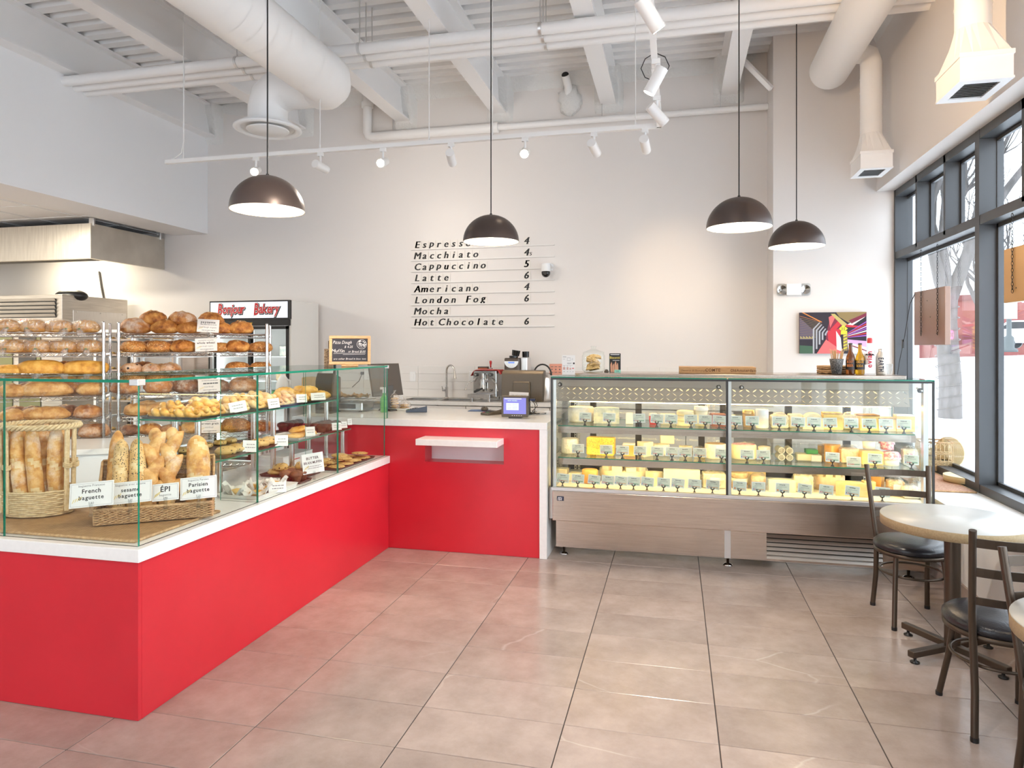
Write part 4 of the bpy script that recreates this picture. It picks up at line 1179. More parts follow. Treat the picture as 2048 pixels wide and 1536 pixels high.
mb.build('stake', [M_WICKER], tb)
RH = .435
for g, a0 in enumerate((-2.35, -1.95, .06, -.25, 1.0, 2.1, 2.9)):
    for j in range(3 if g == 0 else 2):
        a = a0 + j * .07; mb = MB()
        mb.tube([(A_ * math.cos(a), B_ * math.sin(a), .02), (A_ * 1.0 * math.cos(a), B_ * 1.0 * math.sin(a), .13), (A_ * 1.03 * math.cos(a), B_ * 1.03 * math.sin(a), RH)], .0075, 8)
        mb.build('cane', [M_WICKER], tb)
    mb = MB(); a = a0 + .05
    for q in range(4): mb.tube([(A_ * 1.02 * math.cos(a) + .020 * math.cos(w_), B_ * 1.02 * math.sin(a) + .016 * math.sin(w_), .235 + q * .006 + .003 * math.sin(2 * w_)) for w_ in [2 * math.pi * e / 10 for e in range(10)]], .0032, 5, closed=True)
    mb.build('binding', [M_WICKER], tb)
mb = MB()
for s3 in range(3):
    pts = []
    for k in range(96):
        a = 2 * math.pi * k / 96; tw = a * 16 + s3 * 2 * math.pi / 3
        pts.append(((A_ * 1.05 + .010 * math.cos(tw)) * math.cos(a), (B_ * 1.05 + .010 * math.cos(tw)) * math.sin(a), RH + .010 * math.sin(tw)))
    mb.tube(pts, .0075, 6, closed=True)
mb.build('rim', [M_WICKER], tb)

M_BAG1 = crust('baguette_crust', (.42, .16, .03), (.66, .34, .09), (.80, .52, .21), .28)
M_BAG2 = crust('baguette_score', (.62, .40, .18), (.76, .56, .28), (.82, .66, .38), .2)
M_BAGS = crust('baguette_sesame', (.55, .30, .10), (.68, .44, .18), (.76, .55, .28), 0, ((.58, .36, .12), (.05, .026, .012)), 125, .95)
M_EPI = crust('epi_crust', (.50, .21, .05), (.70, .40, .14), (.80, .56, .28), .15)
def baguette_mb(L, R, seed, n=16, rings=26, bend=.012, cuts=3):
    rr = random.Random(seed); vs = []; fl = []; off = Vector((seed * 2.3, 1, 4)); ph = rr.random() * 6
    mb = MB()
    for i in range(rings + 1):
        t = i / rings; env = max(.05, (1 - abs(2 * t - 1) ** 5.0)) ** .5
        cx = bend * math.sin(t * math.pi) * math.cos(ph); cy = bend * math.sin(t * math.pi) * math.sin(ph)
        for k in range(n):
            a = 2 * math.pi * k / n
            # cuts run diagonally over the front (-y) side
            fr = math.cos(a + math.pi / 2)
            c = (t * cuts + a / 6.2) % 1.0
            sc_ = max(0, 1 - abs(c - .5) / .16) * max(0, fr + .15) * (.1 < t < .92)
            r = R * env * (1 + .05 * noise.noise(Vector((math.cos(a), math.sin(a), t * 6)) * 1.4 + off) - .10 * sc_ + .10 * max(0, 1 - abs(c - .78) / .1) * max(0, fr))
            vs.append((cx + r * math.cos(a), cy + r * math.sin(a), t * L)); fl.append(sc_)
    fs = []; ms = []
    for i in range(rings):
        for k in range(n):
            f = (i * n + k, i * n + (k + 1) % n, (i + 1) * n + (k + 1) % n, (i + 1) * n + k); fs.append(f); ms.append(1 if sum(fl[q] for q in f) / 4 > .4 else 0)
    mb.v = vs; mb.f = fs + [tuple(reversed(range(n))), tuple(range(rings * n, rings * n + n))]; mb.m = ms + [0, 0]; mb.s = [True] * (len(fs) + 2)
    return mb
_bg = [baguette_mb(.425, .034, 3 + i).mesh('baguette', [M_BAG1, M_BAG2]) for i in range(3)]
def stand(me, name, p0, p1, label, cat, group, twist=0):
    """put a mesh built along +Z from p0 towards p1, its -Y side to the camera"""
    p0, p1 = Vector(p0), Vector(p1); z = (p1 - p0).normalized()
    y = (p0 - Vector((0, 0, CAM_H))); y.z = 0; y = (y - z * y.dot(z)).normalized(); x = y.cross(z)
    M = Matrix((x, y, z)).transposed().to_4x4() @ Matrix.Rotation(twist, 4, 'Z')
    o = obj(name, me, None, p0, M.to_euler()); tag(o, label, cat, group)
    return o
for i, (x0, y0, x1, y1, tp) in enumerate([(-.095, -.075, -.105, -.080, .455), (-.060, -.02, -.075, -.015, .47), (-.005, -.078, -.055, -.080, .47), (.055, -.02, .015, .0, .47), (.060, -.068, .028, -.082, .46), (.105, .0, .120, -.03, .47), (-.02, .05, -.02, .07, .47), (-.11, .03, -.135, .03, .46), (.06, .06, .07, .07, .47)]):
    c, s = math.cos(.12), math.sin(.12)
    w = lambda a, b, z: (bx + a * c - b * s, by + a * s + b * c, MZ + z)
    stand(_bg[i % 3], 'baguette', w(x0, y0, .010), w(x1, y1, tp), 'floured baguette standing in the oval basket, %s' % ('front row, ' + ORD[i // 2] + ' from left' if i in (0, 2, 4) else 'behind the front row, ' + ORD[{7: 0, 1: 1, 6: 2, 3: 3, 8: 4, 5: 5}[i]] + ' from left'), 'bread', 'French baguettes', (i * 1.1) % .9 - .4)

# slanted basket
fb0, fb1 = onZ(187, 1053, MZ), onZ(425, 1033, MZ)
fang = math.atan2(fb1.y - fb0.y, fb1.x - fb0.x); FW = (fb1 - fb0).length
fb = thing('slanted_basket', 'tan wicker tray basket with a high back holding sesame, ear-shaped and Parisian baguettes', 'basket', fb0, fang)
FD, FH, BH = .20, .075, .26
def weave(mb, P00, P10, P11, P01, rows, cols, r, amp):
    P00, P10, P11, P01 = map(Vector, (P00, P10, P11, P01)); nrm = (P10 - P00).cross(P01 - P00).normalized()
    for j in range(rows):
        v = (j + .5) / rows; a = P00.lerp(P01, v); b = P10.lerp(P11, v)
        mb.tube([a.lerp(b, k / (cols * 2)) + nrm * amp * (1 if (k // 1 + j) % 2 else -1) * (1 if 0 < k < cols * 2 else 0) for k in range(cols * 2 + 1)], r, 5)
    for k in range(cols + 1):
        u = k / cols; mb.cyl(P00.lerp(P10, u), P01.lerp(P11, u), r * .8, n=5)
mb = MB(); weave(mb, (0, 0, .004), (FW, 0, .004), (FW, -.012, FH), (0, -.012, FH), 12, 16, .0034, .005); mb.build('front_weave', [M_WICKERT], fb)
mb = MB(); weave(mb, (0, FD, .004), (FW, FD, .004), (FW, FD + .05, BH), (0, FD + .05, BH), 34, 14, .004, .004); mb.build('back_weave', [M_WICKERT], fb)
for x in (0, FW):
    mb = MB(); weave(mb, (x, 0, .004), (x, FD, .004), (x, FD + .02, .10), (x, -.012, FH), 14, 5, .0036, .004)
    weave(mb, (x, .10, .09), (x, FD + .01, .10), (x, FD + .05, BH), (x, FD + .03, BH), 18, 3, .0036, .003); mb.build('side_weave', [M_WICKERT], fb)
mb = MB(); mb.tube([(0, -.012, FH), (FW, -.012, FH), (FW, .10, FH + .02), (FW, FD + .03, BH), (FW, FD + .05, BH + .004), (0, FD + .05, BH + .004), (0, FD + .03, BH), (0, .10, FH + .02)], .007, 7, closed=True); mb.build('rim', [M_WICKERT], fb)
mb = MB(); mb.box(0, FW, 0, FD, .002, .006); mb.build('bottom', [M_WICKERT], fb)
_ses = [baguette_mb(.385, .037, 21 + i).mesh('baguette', [M_BAGS, M_BAG2]) for i in range(2)]
_par = baguette_mb(.385, .055, 31, cuts=2).mesh('baguette', [M_BAG1, M_BAG2])
def epi_mb(seed):
    mb = MB(); rr = random.Random(seed)
    for k in range(6):
        z = .03 + k * .062; sd = 1 if k % 2 else -1
        mb.tube([(0, 0, z - .045), (sd * .004, 0, z), (sd * .018, -.004, z + .035), (sd * .040, -.008, z + .062), (sd * .052, -.010, z + .074)], [.020, .034, .034, .018, .004], 14)
    mb.sphere((0, 0, .40), .030, 14, 10, 0, 1, 1, 1.3)
    return mb
_epi = [epi_mb(i).mesh('baguette', [M_EPI]) for i in range(2)]
cf, sf = math.cos(fang), math.sin(fang)
def fbw(a, b, z): return (fb0.x + a * cf - b * sf, fb0.y + a * sf + b * cf, MZ + z)
def su(u): # distance along the basket front for a pixel column
    d = ray(u, 698); return (fb0.y * d.x - fb0.x * d.y) / (cf * d.y - sf * d.x)
for i, (u, me, lab, f, tw) in enumerate([(212, _bg[0], 'plain crusty baguette at the left end of the slanted basket', .10, .3), (230, _ses[0], 'sesame-coated baguette in the slanted basket, left one', .04, 0), (262, _ses[1], 'sesame-coated baguette in the slanted basket, right one', .04, .2),
                                      (300, _epi[0], 'wheat-ear shaped loaf behind the corner of the case', .05, 0), (336, _epi[1], 'wheat-ear shaped loaf beside the Parisian baguette', .05, 0), (388, _par, 'fat Parisian baguette at the right end of the slanted basket', .07, 0)]):
    s = min(max(su(u), .06), FW - .06)
    stand(me, 'baguette', fbw(s, f, .022), fbw(s, f + .16, .36), lab, 'bread', 'baguettes in the slanted basket', tw)
def bas_card(u, v, w, h, lines, label, roll, fwd=.03):
    s = su(u); p = fbw(s, -.012 - fwd, FH + .025)
    paper_card('price_card', label, w, h, lines, p, fang * .45 + YAW * .6, -.28, 'baguette price cards', border=True, roll=roll)
bas_card(186, 1012, .185, .112, [('baguette Française', .014, .092, False), ('French', .027, .063, True), ('baguette', .026, .034, True), ('3.80', .014, .012, False)], 'white card reading French baguette at the corner of the slanted basket', -.07)
bas_card(262, 998, .185, .100, [('baguette avec sésame', .014, .082, False), ('sesame', .025, .054, True), ('baguette', .025, .028, True), ('5.25', .012, .010, False)], 'white card reading sesame baguette behind the glass corner', -.07, .012)
bas_card(332, 995, .118, .080, [('ÉPI', .034, .042, True), ('baguette', .014, .022, False), ('3.90', .012, .008, False)], 'small white card reading ÉPI on the slanted basket', -.07, .012)
bas_card(398, 990, .165, .105, [('baguette Parisien', .013, .086, False), ('Parisien', .025, .060, True), ('baguette', .025, .033, True), ('7.25', .013, .010, False)], 'white card reading Parisien baguette on the slanted basket', -.07)

# ================================================================ PASTRIES
M_TRAYB = pm('tray_black', (.025, .022, .020), .45, .3)
M_TRAYBR = pm('tray_brown', (.085, .035, .022), .4)
M_TRAYW = pm('tray_white', (.82, .80, .76), .35)
M_PAST = crust('pastry_golden', (.52, .22, .03), (.78, .44, .09), (.88, .62, .24), rough=.35)
M_PASTD = crust('pastry_dusted', (.62, .30, .06), (.80, .50, .17), (.88, .70, .40), .4, rough=.5)
M_SCONE = crust('scone_chips', (.50, .27, .07), (.66, .42, .14), (.76, .54, .24), 0, ((.03, .015, .01), (.05, .02, .01)), 70, .35, rough=.45)
M_COOKIE = crust('cookie_golden', (.56, .30, .08), (.70, .44, .15), (.80, .58, .26), 0, ((.40, .18, .05), (.35, .15, .05)), 60, .3)
M_CHOC = crust('chocolate_cake', (.030, .010, .006), (.060, .022, .012), (.11, .045, .025))
M_BRAN = crust('bran_muffin', (.12, .045, .018), (.20, .08, .035), (.30, .13, .06))
M_WAX = pm('wax_paper', (.84, .82, .78), .5, trans=.15)
def tray(name, label, x0, x1, y0, y1, z, m, lip=.014):
    t = thing(name, label, 'tray', ((x0 + x1) / 2, (y0 + y1) / 2, z + .001))
    hx, hy = (x1 - x0) / 2, (y1 - y0) / 2
    mb = MB(); mb.cbox(-hx + .012, hx - .012, -hy + .012, hy - .012, 0, .003, .001); mb.build('base', [m], t)
    mb = MB(); R_ = .02; ring = []
    for (cx, cy, a0) in ((hx - R_, hy - R_, 0), (-hx + R_, hy - R_, 90), (-hx + R_, -hy + R_, 180), (hx - R_, -hy + R_, 270)):
        for k in range(5): a = math.radians(a0 + k * 22.5); ring.append((cx, cy, a))
    n = len(ring); vs = []
    for (ro, z_) in ((R_ - .012, .001), (R_, lip), (R_ - .003, lip), (R_ - .013, .003)):
        for (cx, cy, a) in ring: vs.append((cx + ro * math.cos(a), cy + ro * math.sin(a), z_))
    fs = [(j * n + k, j * n + (k + 1) % n, (j + 1) * n + (k + 1) % n, (j + 1) * n + k) for j in range(3) for k in range(n)]
    mb.add(vs, fs); mb.build('rim', [m], t)
    return t
def croissant_mb(seed):
    mb = MB(); pts = []; rs = []
    for k in range(25):
        t = k / 24; a = -1.25 + 2.5 * t; seg = (t * 7) % 1
        pts.append((.055 * math.sin(a), .045 * (1 - math.cos(a)) - .02, .022 + .004 * math.sin(math.pi * t)))
        rs.append((.006 + .024 * math.sin(math.pi * t) ** .8) * (.86 + .2 * math.sin(math.pi * seg) ** .5))
    mb.tube(pts, rs, 14); return mb
def braid_mb(seed):
    mb = MB()
    for s3 in range(2):
        pts = []; rs = []
        for k in range(30):
            t = k / 29; tw = t * 9 + s3 * math.pi
            pts.append(((t - .5) * .15, .016 * math.cos(tw), .022 + .010 * math.sin(tw))); rs.append(.005 + .017 * math.sin(math.pi * t) ** .5)
        mb.tube(pts, rs, 10)
    return mb
def bun_mb(seed, r=.05, h=.035, wob=.12):
    mb = MB(); off = Vector((seed * 3.3, 1, 2)); vs = []
    mb.sphere((0, 0, h * .42), 1, 18, 10, 0, r, r * .9, h * .58, fn=lambda d: 1 + wob * noise.noise(d * 2.5 + off) + wob * .5 * noise.noise(d * 7 + off))
    mb.v = [(x, y, max(z, 0)) for x, y, z in mb.v]; return mb
def muffin_mb(seed):
    mb = MB(); mb.lathe([(0, 0), (.026, 0), (.034, .045)], 20, mat=1); off = Vector((seed * 2.1, 3, 1))
    mb.sphere((0, 0, .052), .042, 18, 10, 0, 1, 1, .62, fn=lambda d: 1 + .13 * noise.noise(d * 3 + off) + .05 * noise.noise(d * 9 + off)); return mb
_pm = {'croissant': [croissant_mb(i).mesh('pastry', [M_PAST]) for i in range(1)], 'dusted': [braid_mb(i).mesh('pastry', [M_PASTD]) for i in range(1)], 'braid': [braid_mb(1).mesh('pastry', [M_PAST])],
       'scone': [bun_mb(i, .056, .045).mesh('pastry', [M_SCONE]) for i in range(3)], 'turnover': [bun_mb(5 + i, .06, .032, .2).mesh('pastry', [M_PAST]) for i in range(2)], 'roll': [bun_mb(9 + i, .05, .042, .14).mesh('pastry', [M_SCONE]) for i in range(3)],
       'cookie': [bun_mb(14 + i, .062, .020, .08).mesh('pastry', [M_COOKIE]) for i in range(3)], 'choc': [muffin_mb(i).mesh('pastry', [M_CHOC, M_CHOC]) for i in range(3)], 'bran': [muffin_mb(4 + i).mesh('pastry', [M_BRAN, M_BRAN]) for i in range(2)]}
PK = {'croissant': ('croissant', 'golden croissant'), 'dusted': ('pastry_twist', 'sugar-dusted pastry twist'), 'braid': ('pastry_twist', 'golden pastry twist'), 'scone': ('scone', 'chocolate chip scone'), 'turnover': ('turnover', 'golden turnover'),
      'roll': ('raisin_roll', 'golden raisin roll'), 'cookie': ('cookie', 'large golden cookie'), 'choc': ('muffin', 'dark chocolate muffin'), 'bran': ('muffin', 'brown bran muffin')}
prng = random.Random(8)
def fill(kind, x0, x1, y0, y1, nx, ny, z, where, group, sc_=1.0, rot=0.0, layer2=0):
    c = 0
    for j in range(ny):
        for i in range(nx):
            x = x0 + (x1 - x0) * (i + .5) / nx + prng.uniform(-.006, .006); y = y0 + (y1 - y0) * (j + .5) / ny + prng.uniform(-.006, .006)
            o = obj(PK[kind][0], prng.choice(_pm[kind]), None, (x, y, z), (0, 0, rot + prng.uniform(-.3, .3))); o.scale = (sc_, sc_, sc_)
            tag(o, '%s %s, %s row back, %s from glass' % (PK[kind][1], where, ORD[j], ORD[nx - 1 - i]), 'pastry', group)
    for k in range(layer2):
        x = x0 + (x1 - x0) * (.3 + .4 * (k % 2)); y = y0 + (y1 - y0) * (k + .7) / (layer2 + .4)
        o = obj(PK[kind][0], prng.choice(_pm[kind]), None, (x, y, z + .034 * sc_), (prng.uniform(-.2, .2), prng.uniform(-.2, .2), rot + prng.uniform(-.4, .4))); o.scale = (sc_, sc_, sc_)
        tag(o, '%s %s, top layer, %s one back' % (PK[kind][1], where, ORD[k]), 'pastry', group)
tray('pastry_tray', 'black baking tray of golden twists on the upper glass shelf', -2.99, -2.60, 3.31, 3.88, US, M_TRAYB)
fill('braid', -2.96, -2.63, 3.33, 3.62, 2, 4, US + .006, 'on upper tray', 'golden twists', 1.1, .2, 2)
fill('dusted', -2.96, -2.63, 3.62, 3.86, 2, 4, US + .006, 'on upper tray', 'sugar-dusted twists', 1.1, .1, 2)
tray('pastry_tray', 'dark baking tray of dusted twists, middle of the upper glass shelf', -2.97, -2.61, 3.90, 4.48, US, M_TRAYB)
fill('dusted', -2.94, -2.64, 3.93, 4.47, 2, 7, US + .006, 'on middle tray', 'sugar-dusted twists', 1.15, .1, 4)
tray('pastry_tray', 'dark baking tray of croissants at the far end of the upper glass shelf', -2.97, -2.61, 4.50, 4.96, US, M_TRAYB)
fill('croissant', -2.95, -2.63, 4.52, 4.94, 2, 4, US + .006, 'on far tray', 'croissants', 1.25, .0, 3)
tray('pastry_tray', 'brown baking tray of chocolate chip scones on the lower glass shelf', -2.90, -2.49, 3.42, 4.03, LS, M_TRAYBR)
fill('scone', -2.62, -2.50, 3.44, 4.01, 1, 5, LS + .006, 'on lower tray', 'chocolate chip scones', 1.15, 0, 0)
fill('scone', -2.89, -2.82, 3.44, 4.01, 1, 5, LS + .006, 'behind posts on lower tray', 'chocolate chip scones', .8, 0, 0)
tray('pastry_tray', 'white tray of turnovers in the middle of the lower glass shelf', -2.79, -2.49, 4.20, 4.50, LS, M_TRAYW)
fill('turnover', -2.63, -2.51, 4.21, 4.49, 1, 3, LS + .006, 'on white tray', 'turnovers', 1.05, 0, 1)
tray('pastry_tray', 'brown baking tray of chocolate muffins at the far end of the lower glass shelf', -2.91, -2.49, 4.53, 4.925, LS, M_TRAYBR)
fill('choc', -2.63, -2.50, 4.55, 4.82, 2, 4, LS + .006, 'on far lower tray', 'chocolate muffins', .95, 0, 0)
fill('choc', -2.89, -2.82, 4.55, 4.82, 1, 4, LS + .006, 'behind posts, far lower tray', 'chocolate muffins', .95, 0, 0)
tray('pastry_tray', 'white tray of paper-wrapped pastries beside the first glass divider', -2.49, -2.22, 3.32, 3.74, CT, M_TRAYW, .022)
tray('pastry_tray', 'brown baking tray of raisin rolls on the counter', -2.64, -2.30, 3.94, 4.17, CT, M_TRAYBR)
fill('roll', -2.60, -2.33, 3.95, 4.16, 3, 2, CT + .006, 'on counter tray', 'raisin rolls', 1.0, 0, 2)
tray('pastry_tray', 'small brown tray of bran muffins close to the side glass', -2.42, -2.23, 3.765, 3.925, CT, M_TRAYBR)
fill('bran', -2.40, -2.25, 3.775, 3.92, 2, 2, CT + .006, 'by the side glass', 'bran muffins', .92, 0, 0)
tray('pastry_tray', 'brown baking tray of large cookies at the far end of the counter', -2.49, -2.22, 4.24, 4.84, CT, M_TRAYBR)
fill('cookie', -2.48, -2.23, 4.26, 4.82, 2, 4, CT + .006, 'on far counter tray', 'large cookies', 1.0, 0, 4)
# crumpled paper over wrapped pastries
def crumple(w, d, h, seed, n=14):
    vs = []; off = Vector((seed * 4.1, 2, 7))
    for i in range(n + 1):
        for j in range(n + 1):
            x = (i / n - .5) * w; y = (j / n - .5) * d; e = min(i, j, n - i, n - j) / n
            vs.append((x, y, .004 + h * (.35 + noise.noise(Vector((x * 22, y * 22, 0)) + off)) * (1 if e > .02 else 1.6) + .006 * noise.noise(Vector((x * 70, y * 70, 3)) + off)))
    vs = [(a, b, max(c, .003)) for a, b, c in vs]
    mb = MB(); mb.add(vs, [(i * (n + 1) + j, (i + 1) * (n + 1) + j, (i + 1) * (n + 1) + j + 1, i * (n + 1) + j + 1) for i in range(n) for j in range(n)]); return mb
for i, (x, y) in enumerate([(-2.42, 3.42), (-2.29, 3.41), (-2.42, 3.55), (-2.29, 3.55), (-2.36, 3.67)]):
    t = thing('wrapped_pastry', 'pale pastry wrapped in crumpled wax paper on the white tray, %s from the divider' % ORD[i], 'pastry', (x, y, CT + .005), .3 * i, 'paper-wrapped pastries')
    crumple(.14, .13, .05, i).build('paper', [M_WAX], t); o = obj('pastry', _pm['turnover'][i % 2], t, (0, 0, .004)); o.scale = (.7, .7, .9)
# little price tags in the case
def tag_card(px, plane, name, label, w, h, lines, rz=None, tilt=-.25, roll=0):
    u, v = px; p = plane(u, v)
    if rz is None: rz = YAW + math.radians(35)
    return paper_card(name, label, w, h, lines, p, rz, tilt, 'pastry price tags', clip=False, wheat=False, roll=roll)
sq = lambda y: [(None, .004, y * .62, 0), (None, .004, y * .35, 0)]
ft = .16
for i, (u, v, pl, w, h, roll) in enumerate([(478, 824, -2.585, .10, .065, -.15), (549, 816, -2.585, .075, .065, -.1), (604, 805, -2.585, .075, .06, 0), (637, 800, -2.585, .11, .055, 0), (500, 904, -2.475, .085, .07, .1), (563, 892, -2.475, .085, .07, .06),
                                    (621, 872, -2.475, .07, .065, 0), (674, 860, -2.475, .075, .055, 0), (688, 856, -2.475, .055, .05, 0), (700, 850, -2.475, .035, .05, 0), (555, 985, -2.225, .10, .06, .05), (612, 935, -2.30, .07, .055, 0)]):
    tag_card((u, v), lambda a, b, pl=pl: onX(a, b, pl), 'price_tag', 'small white handwritten price tag on the %s, %s from left' % (['upper riser', 'lower riser', 'bakery counter'][0 if i < 4 else 1 if i < 10 else 2], ORD[i if i < 4 else i - 4 if i < 10 else i - 10]), w, h, sq(h), roll=roll)
p = onX(628, 957, -2.225)
paper_card('price_card', 'white card reading Butter Bran Muffin standing beside the side glass', .145, .125, [('BUTTER', .022, .088, True), ('BRAN MUFFIN', .022, .060, True), (None, .003, .042, 0), (None, .003, .030, 0)], (p.x, p.y, CT + .046), YAW + .75, -.1, 'pastry price cards', roll=-.06)
# boxes behind
t = thing('cake_box', 'white cardboard cake box with red print under the lower shelf', 'box', (-2.79, 4.50, CT))
mb = MB(); mb.cbox(-.11, .11, -.20, .20, 0, .062, .002); mb.build('body', [M_PAPER], t)
mb = MB(); mb.cbox(-.112, .112, -.202, .202, .062, .070, .002); mb.build('lid', [M_PAPER], t)
mb = MB(); mb.quad((.1105, -.12, .02), (.1105, -.10, .02), (.1105, -.10, .045), (.1105, -.12, .045)); mb.quad((.1105, -.09, .03), (.1105, .02, .03), (.1105, .02, .036), (.1105, -.09, .036)); mb.build('print', [pm('print_red', (.55, .03, .03), .6)], t)

# ================================================================ CHEESE
def cheese_mat(name, a, b, sc_=30, rough=.45, bump=.1): return pm(name, a, rough, col2=b, nscale=sc_, bump=bump, bscale=90, rnd=1)
CM = {
    'white': cheese_mat('cheese_white_rind', (.78, .74, .64), (.86, .83, .76), 40, .7, .5), 'blue': cheese_mat('cheese_blue_vein', (.80, .76, .60), (.45, .50, .45), 26),
    'cream': cheese_mat('cheese_cream', (.82, .72, .44), (.86, .78, .56), 18), 'yellow': cheese_mat('cheese_yellow', (.80, .60, .24), (.84, .68, .34), 14), 'pale': cheese_mat('cheese_pale', (.84, .76, .54), (.86, .80, .62), 14),
    'orange': cheese_mat('cheese_orange', (.72, .34, .07), (.78, .44, .12), 14), 'tan': cheese_mat('cheese_tan_rind', (.50, .34, .18), (.66, .48, .28), 40, .7, .4), 'brown': cheese_mat('cheese_brown_rind', (.28, .15, .07), (.42, .24, .12), 30, .7, .3),
    'grey': cheese_mat('cheese_ash_rind', (.34, .31, .25), (.62, .58, .50), 45, .8, .5), 'pink': cheese_mat('cheese_pinkish', (.80, .58, .40), (.84, .68, .50), 20),
    'paperw': pm('wrap_white', (.85, .84, .82), .5), 'red': pm('wrap_red', (.62, .04, .04), .4), 'green': pm('label_green', (.05, .30, .07), .5), 'rednut': pm('box_redbrown', (.30, .09, .05), .5), 'pinkc': pm('cloth_pink', (.80, .30, .42), .6, col2=(.90, .72, .76), nscale=60, contrast=(.45, .55)),
    'gold': pm('lid_gold', (.72, .52, .22), .35, .6), 'kraft': pm('kraft_label', (.62, .42, .22), .6),
}
def speckle():
    m = crust('cheese_mustard', (.74, .48, .04), (.80, .56, .07), (.84, .62, .12), 0, ((.10, .07, .02), (.20, .14, .04)), 130, .55, .45, .1); return m
CM['mustard'] = speckle()
crng = random.Random(5)
def ch_wheel(mb, w, h, d, m=0, mt=1, bev=.12):
    r = w / 2; b = min(h, r) * bev
    mb.lathe([(0, 0), (r - b, 0), (r, b), (r, h - b), (r - b, h)], 30, mat=m, sy=d / w); mb.lathe([(r - b, h), (0, h + .0005)], 30, mat=mt, sy=d / w)
def ch_wedge(mb, w, h, d, m=0, mr=1):
    # cut faces left and right, rind on the curved back
    n = 8; pts = [(0, 0)] + [(-w / 2 + w * k / n, d * (.86 + .14 * math.sin(math.pi * k / n))) for k in range(n, -1, -1)]
    s = len(mb.f); mb.prism(pts, 0, h, 'z', m)
    for k in range(s, len(mb.f)):
        ys = [mb.v[i][1] for i in mb.f[k]]
        if min(ys) > d * .8: mb.m[k] = mr
def put_cheese(u, wpx, hpx, kind, mats, z, y, label, cat='cheese', name='cheese', dpx=None, dz=0, rz=None):
    sc_ = ray(u, 698); t_ = y / sc_.y; k = t_ / FPX
    w, h = wpx * k, hpx * k; d = (dpx * k) if dpx else min(w * .9, .19)
    x = sc_.x * t_; M = [CM[q] for q in mats]
    rot = crng.uniform(-.1, .1) if rz is None else rz
    loc = (x, y, z + .001 + dz)
    mb = MB()
    if kind in ('wheel', 'drum'): ch_wheel(mb, w, h, d if kind == 'wheel' else w, 0, 1 if len(M) > 1 else 0, .10)
    elif kind == 'cut_wheel':
        r = w / 2; n = 8
        t = thing(name, label, cat, loc, rot, 'cheeses in the case')
        mb = MB(); mb.lathe([(0, 0), (r, 0), (r, h * .62), (0, h * .62)], 36, sy=d / w); mb.build('wheel', [M[0]], t)
        for q in range(5):
            a = -2.6 + q * .62; b = MB(); pts = [(0, 0)] + [(r * .96 * math.cos(a + e * .09), r * .96 * (d / w) * math.sin(a + e * .09)) for e in range(6)]
            b.prism(pts, h * .62 + .001, h * (.86 + .14 * (q % 2)), 'z'); b.build('wedge', [M[1 if len(M) > 1 else 0]], t)
        return t
    elif kind == 'block': mb.cbox(-w / 2, w / 2, -d / 2, d / 2, 0, h, min(w, h) * .06)
    elif kind == 'rindblock':
        mb.cbox(-w / 2, w / 2, -d / 2, d / 2, 0, h * .92, .003); mb.cbox(-w / 2 - .001, w / 2 + .001, -d / 2, d / 2, h * .92, h, .002, 1)
    elif kind == 'wedge':
        ch_wedge(mb, w, h, max(d, .1), 0, 1 if len(M) > 1 else 0); mb.xf(Matrix.Translation((0, -d / 2, 0)))
    elif kind == 'slab':      # half wheel lying, cut face to the front
        n = 16; pts = [(w / 2 * math.cos(math.pi * e / n), w / 2 * math.sin(math.pi * e / n) * min(1, 2 * d / w)) for e in range(n + 1)]
        s = len(mb.f); mb.prism(pts, 0, h, 'z', 0)
        for q in range(s, len(mb.f)):
            if max(mb.v[i][1] for i in mb.f[q]) > .004 and len(mb.f[q]) == 4: mb.m[q] = 1 if len(M) > 1 else 0
        mb.xf(Matrix.Translation((0, -d / 2, 0)))
    elif kind == 'arch':      # half wheel standing on its cut
        n = 14; pts = [(-w / 2, 0)] + [(-w / 2 * math.cos(math.pi * e / n), h * (.55 + .45 * math.sin(math.pi * e / n))) for e in range(n + 1)] + [(w / 2, 0)]
        s = len(mb.f); mb.prism(pts, -d / 2, d / 2, 'y', 0)
        for q in range(s + 2, len(mb.f)): mb.m[q] = 1 if len(M) > 1 else 0
    elif kind == 'stack':
        t = thing(name, label, cat, loc, rot, 'cheeses in the case'); n = 3
        for q in range(n):
            b = MB(); ch_wheel(b, w, h / n - .002, w, 0, 0, .15); b.build('round', [M[q % len(M)]], t, (crng.uniform(-.003, .003), 0, q * h / n))
        return t
    elif kind == 'tub':
        t = thing(name, label, cat, loc, rot, 'tubs in the case')
        b = MB(); b.lathe([(0, 0), (w * .42, 0), (w * .48, h * .8), (0, h * .8)], 24); b.build('body', [M[0]], t)
        b = MB(); b.lathe([(w * .5, h * .8), (w * .5, h * .9), (w * .46, h), (0, h)], 24); b.build('lid', [M[1]], t)
        return t
    elif kind == 'clothjar':
        t = thing(name, label, cat, loc, rot, 'tubs in the case')
        b = MB(); b.lathe([(0, 0), (w * .42, 0), (w * .44, h * .7), (0, h * .7)], 24); b.build('pot', [M[0]], t)
        b = MB(); n = 32; vs = []
        for (r, zz) in ((.0, h), (w * .40, h), (w * .46, h * .82), (w * .50, h * .5)):
            for e in range(n): a = 2 * math.pi * e / n; rr = r * (1 + (.10 * math.sin(a * 9) if r > w * .42 else 0)); vs.append((rr * math.cos(a), rr * math.sin(a), zz))
        b.add(vs, [(j * n + e, j * n + (e + 1) % n, (j + 1) * n + (e + 1) % n, (j + 1) * n + e) for j in range(3) for e in range(n)], 0, True); b.build('cloth_cover', [M[1]], t)
        return t
    elif kind == 'pack':
        t = thing(name, label, cat, loc, rot, 'wrapped cheeses in the case')
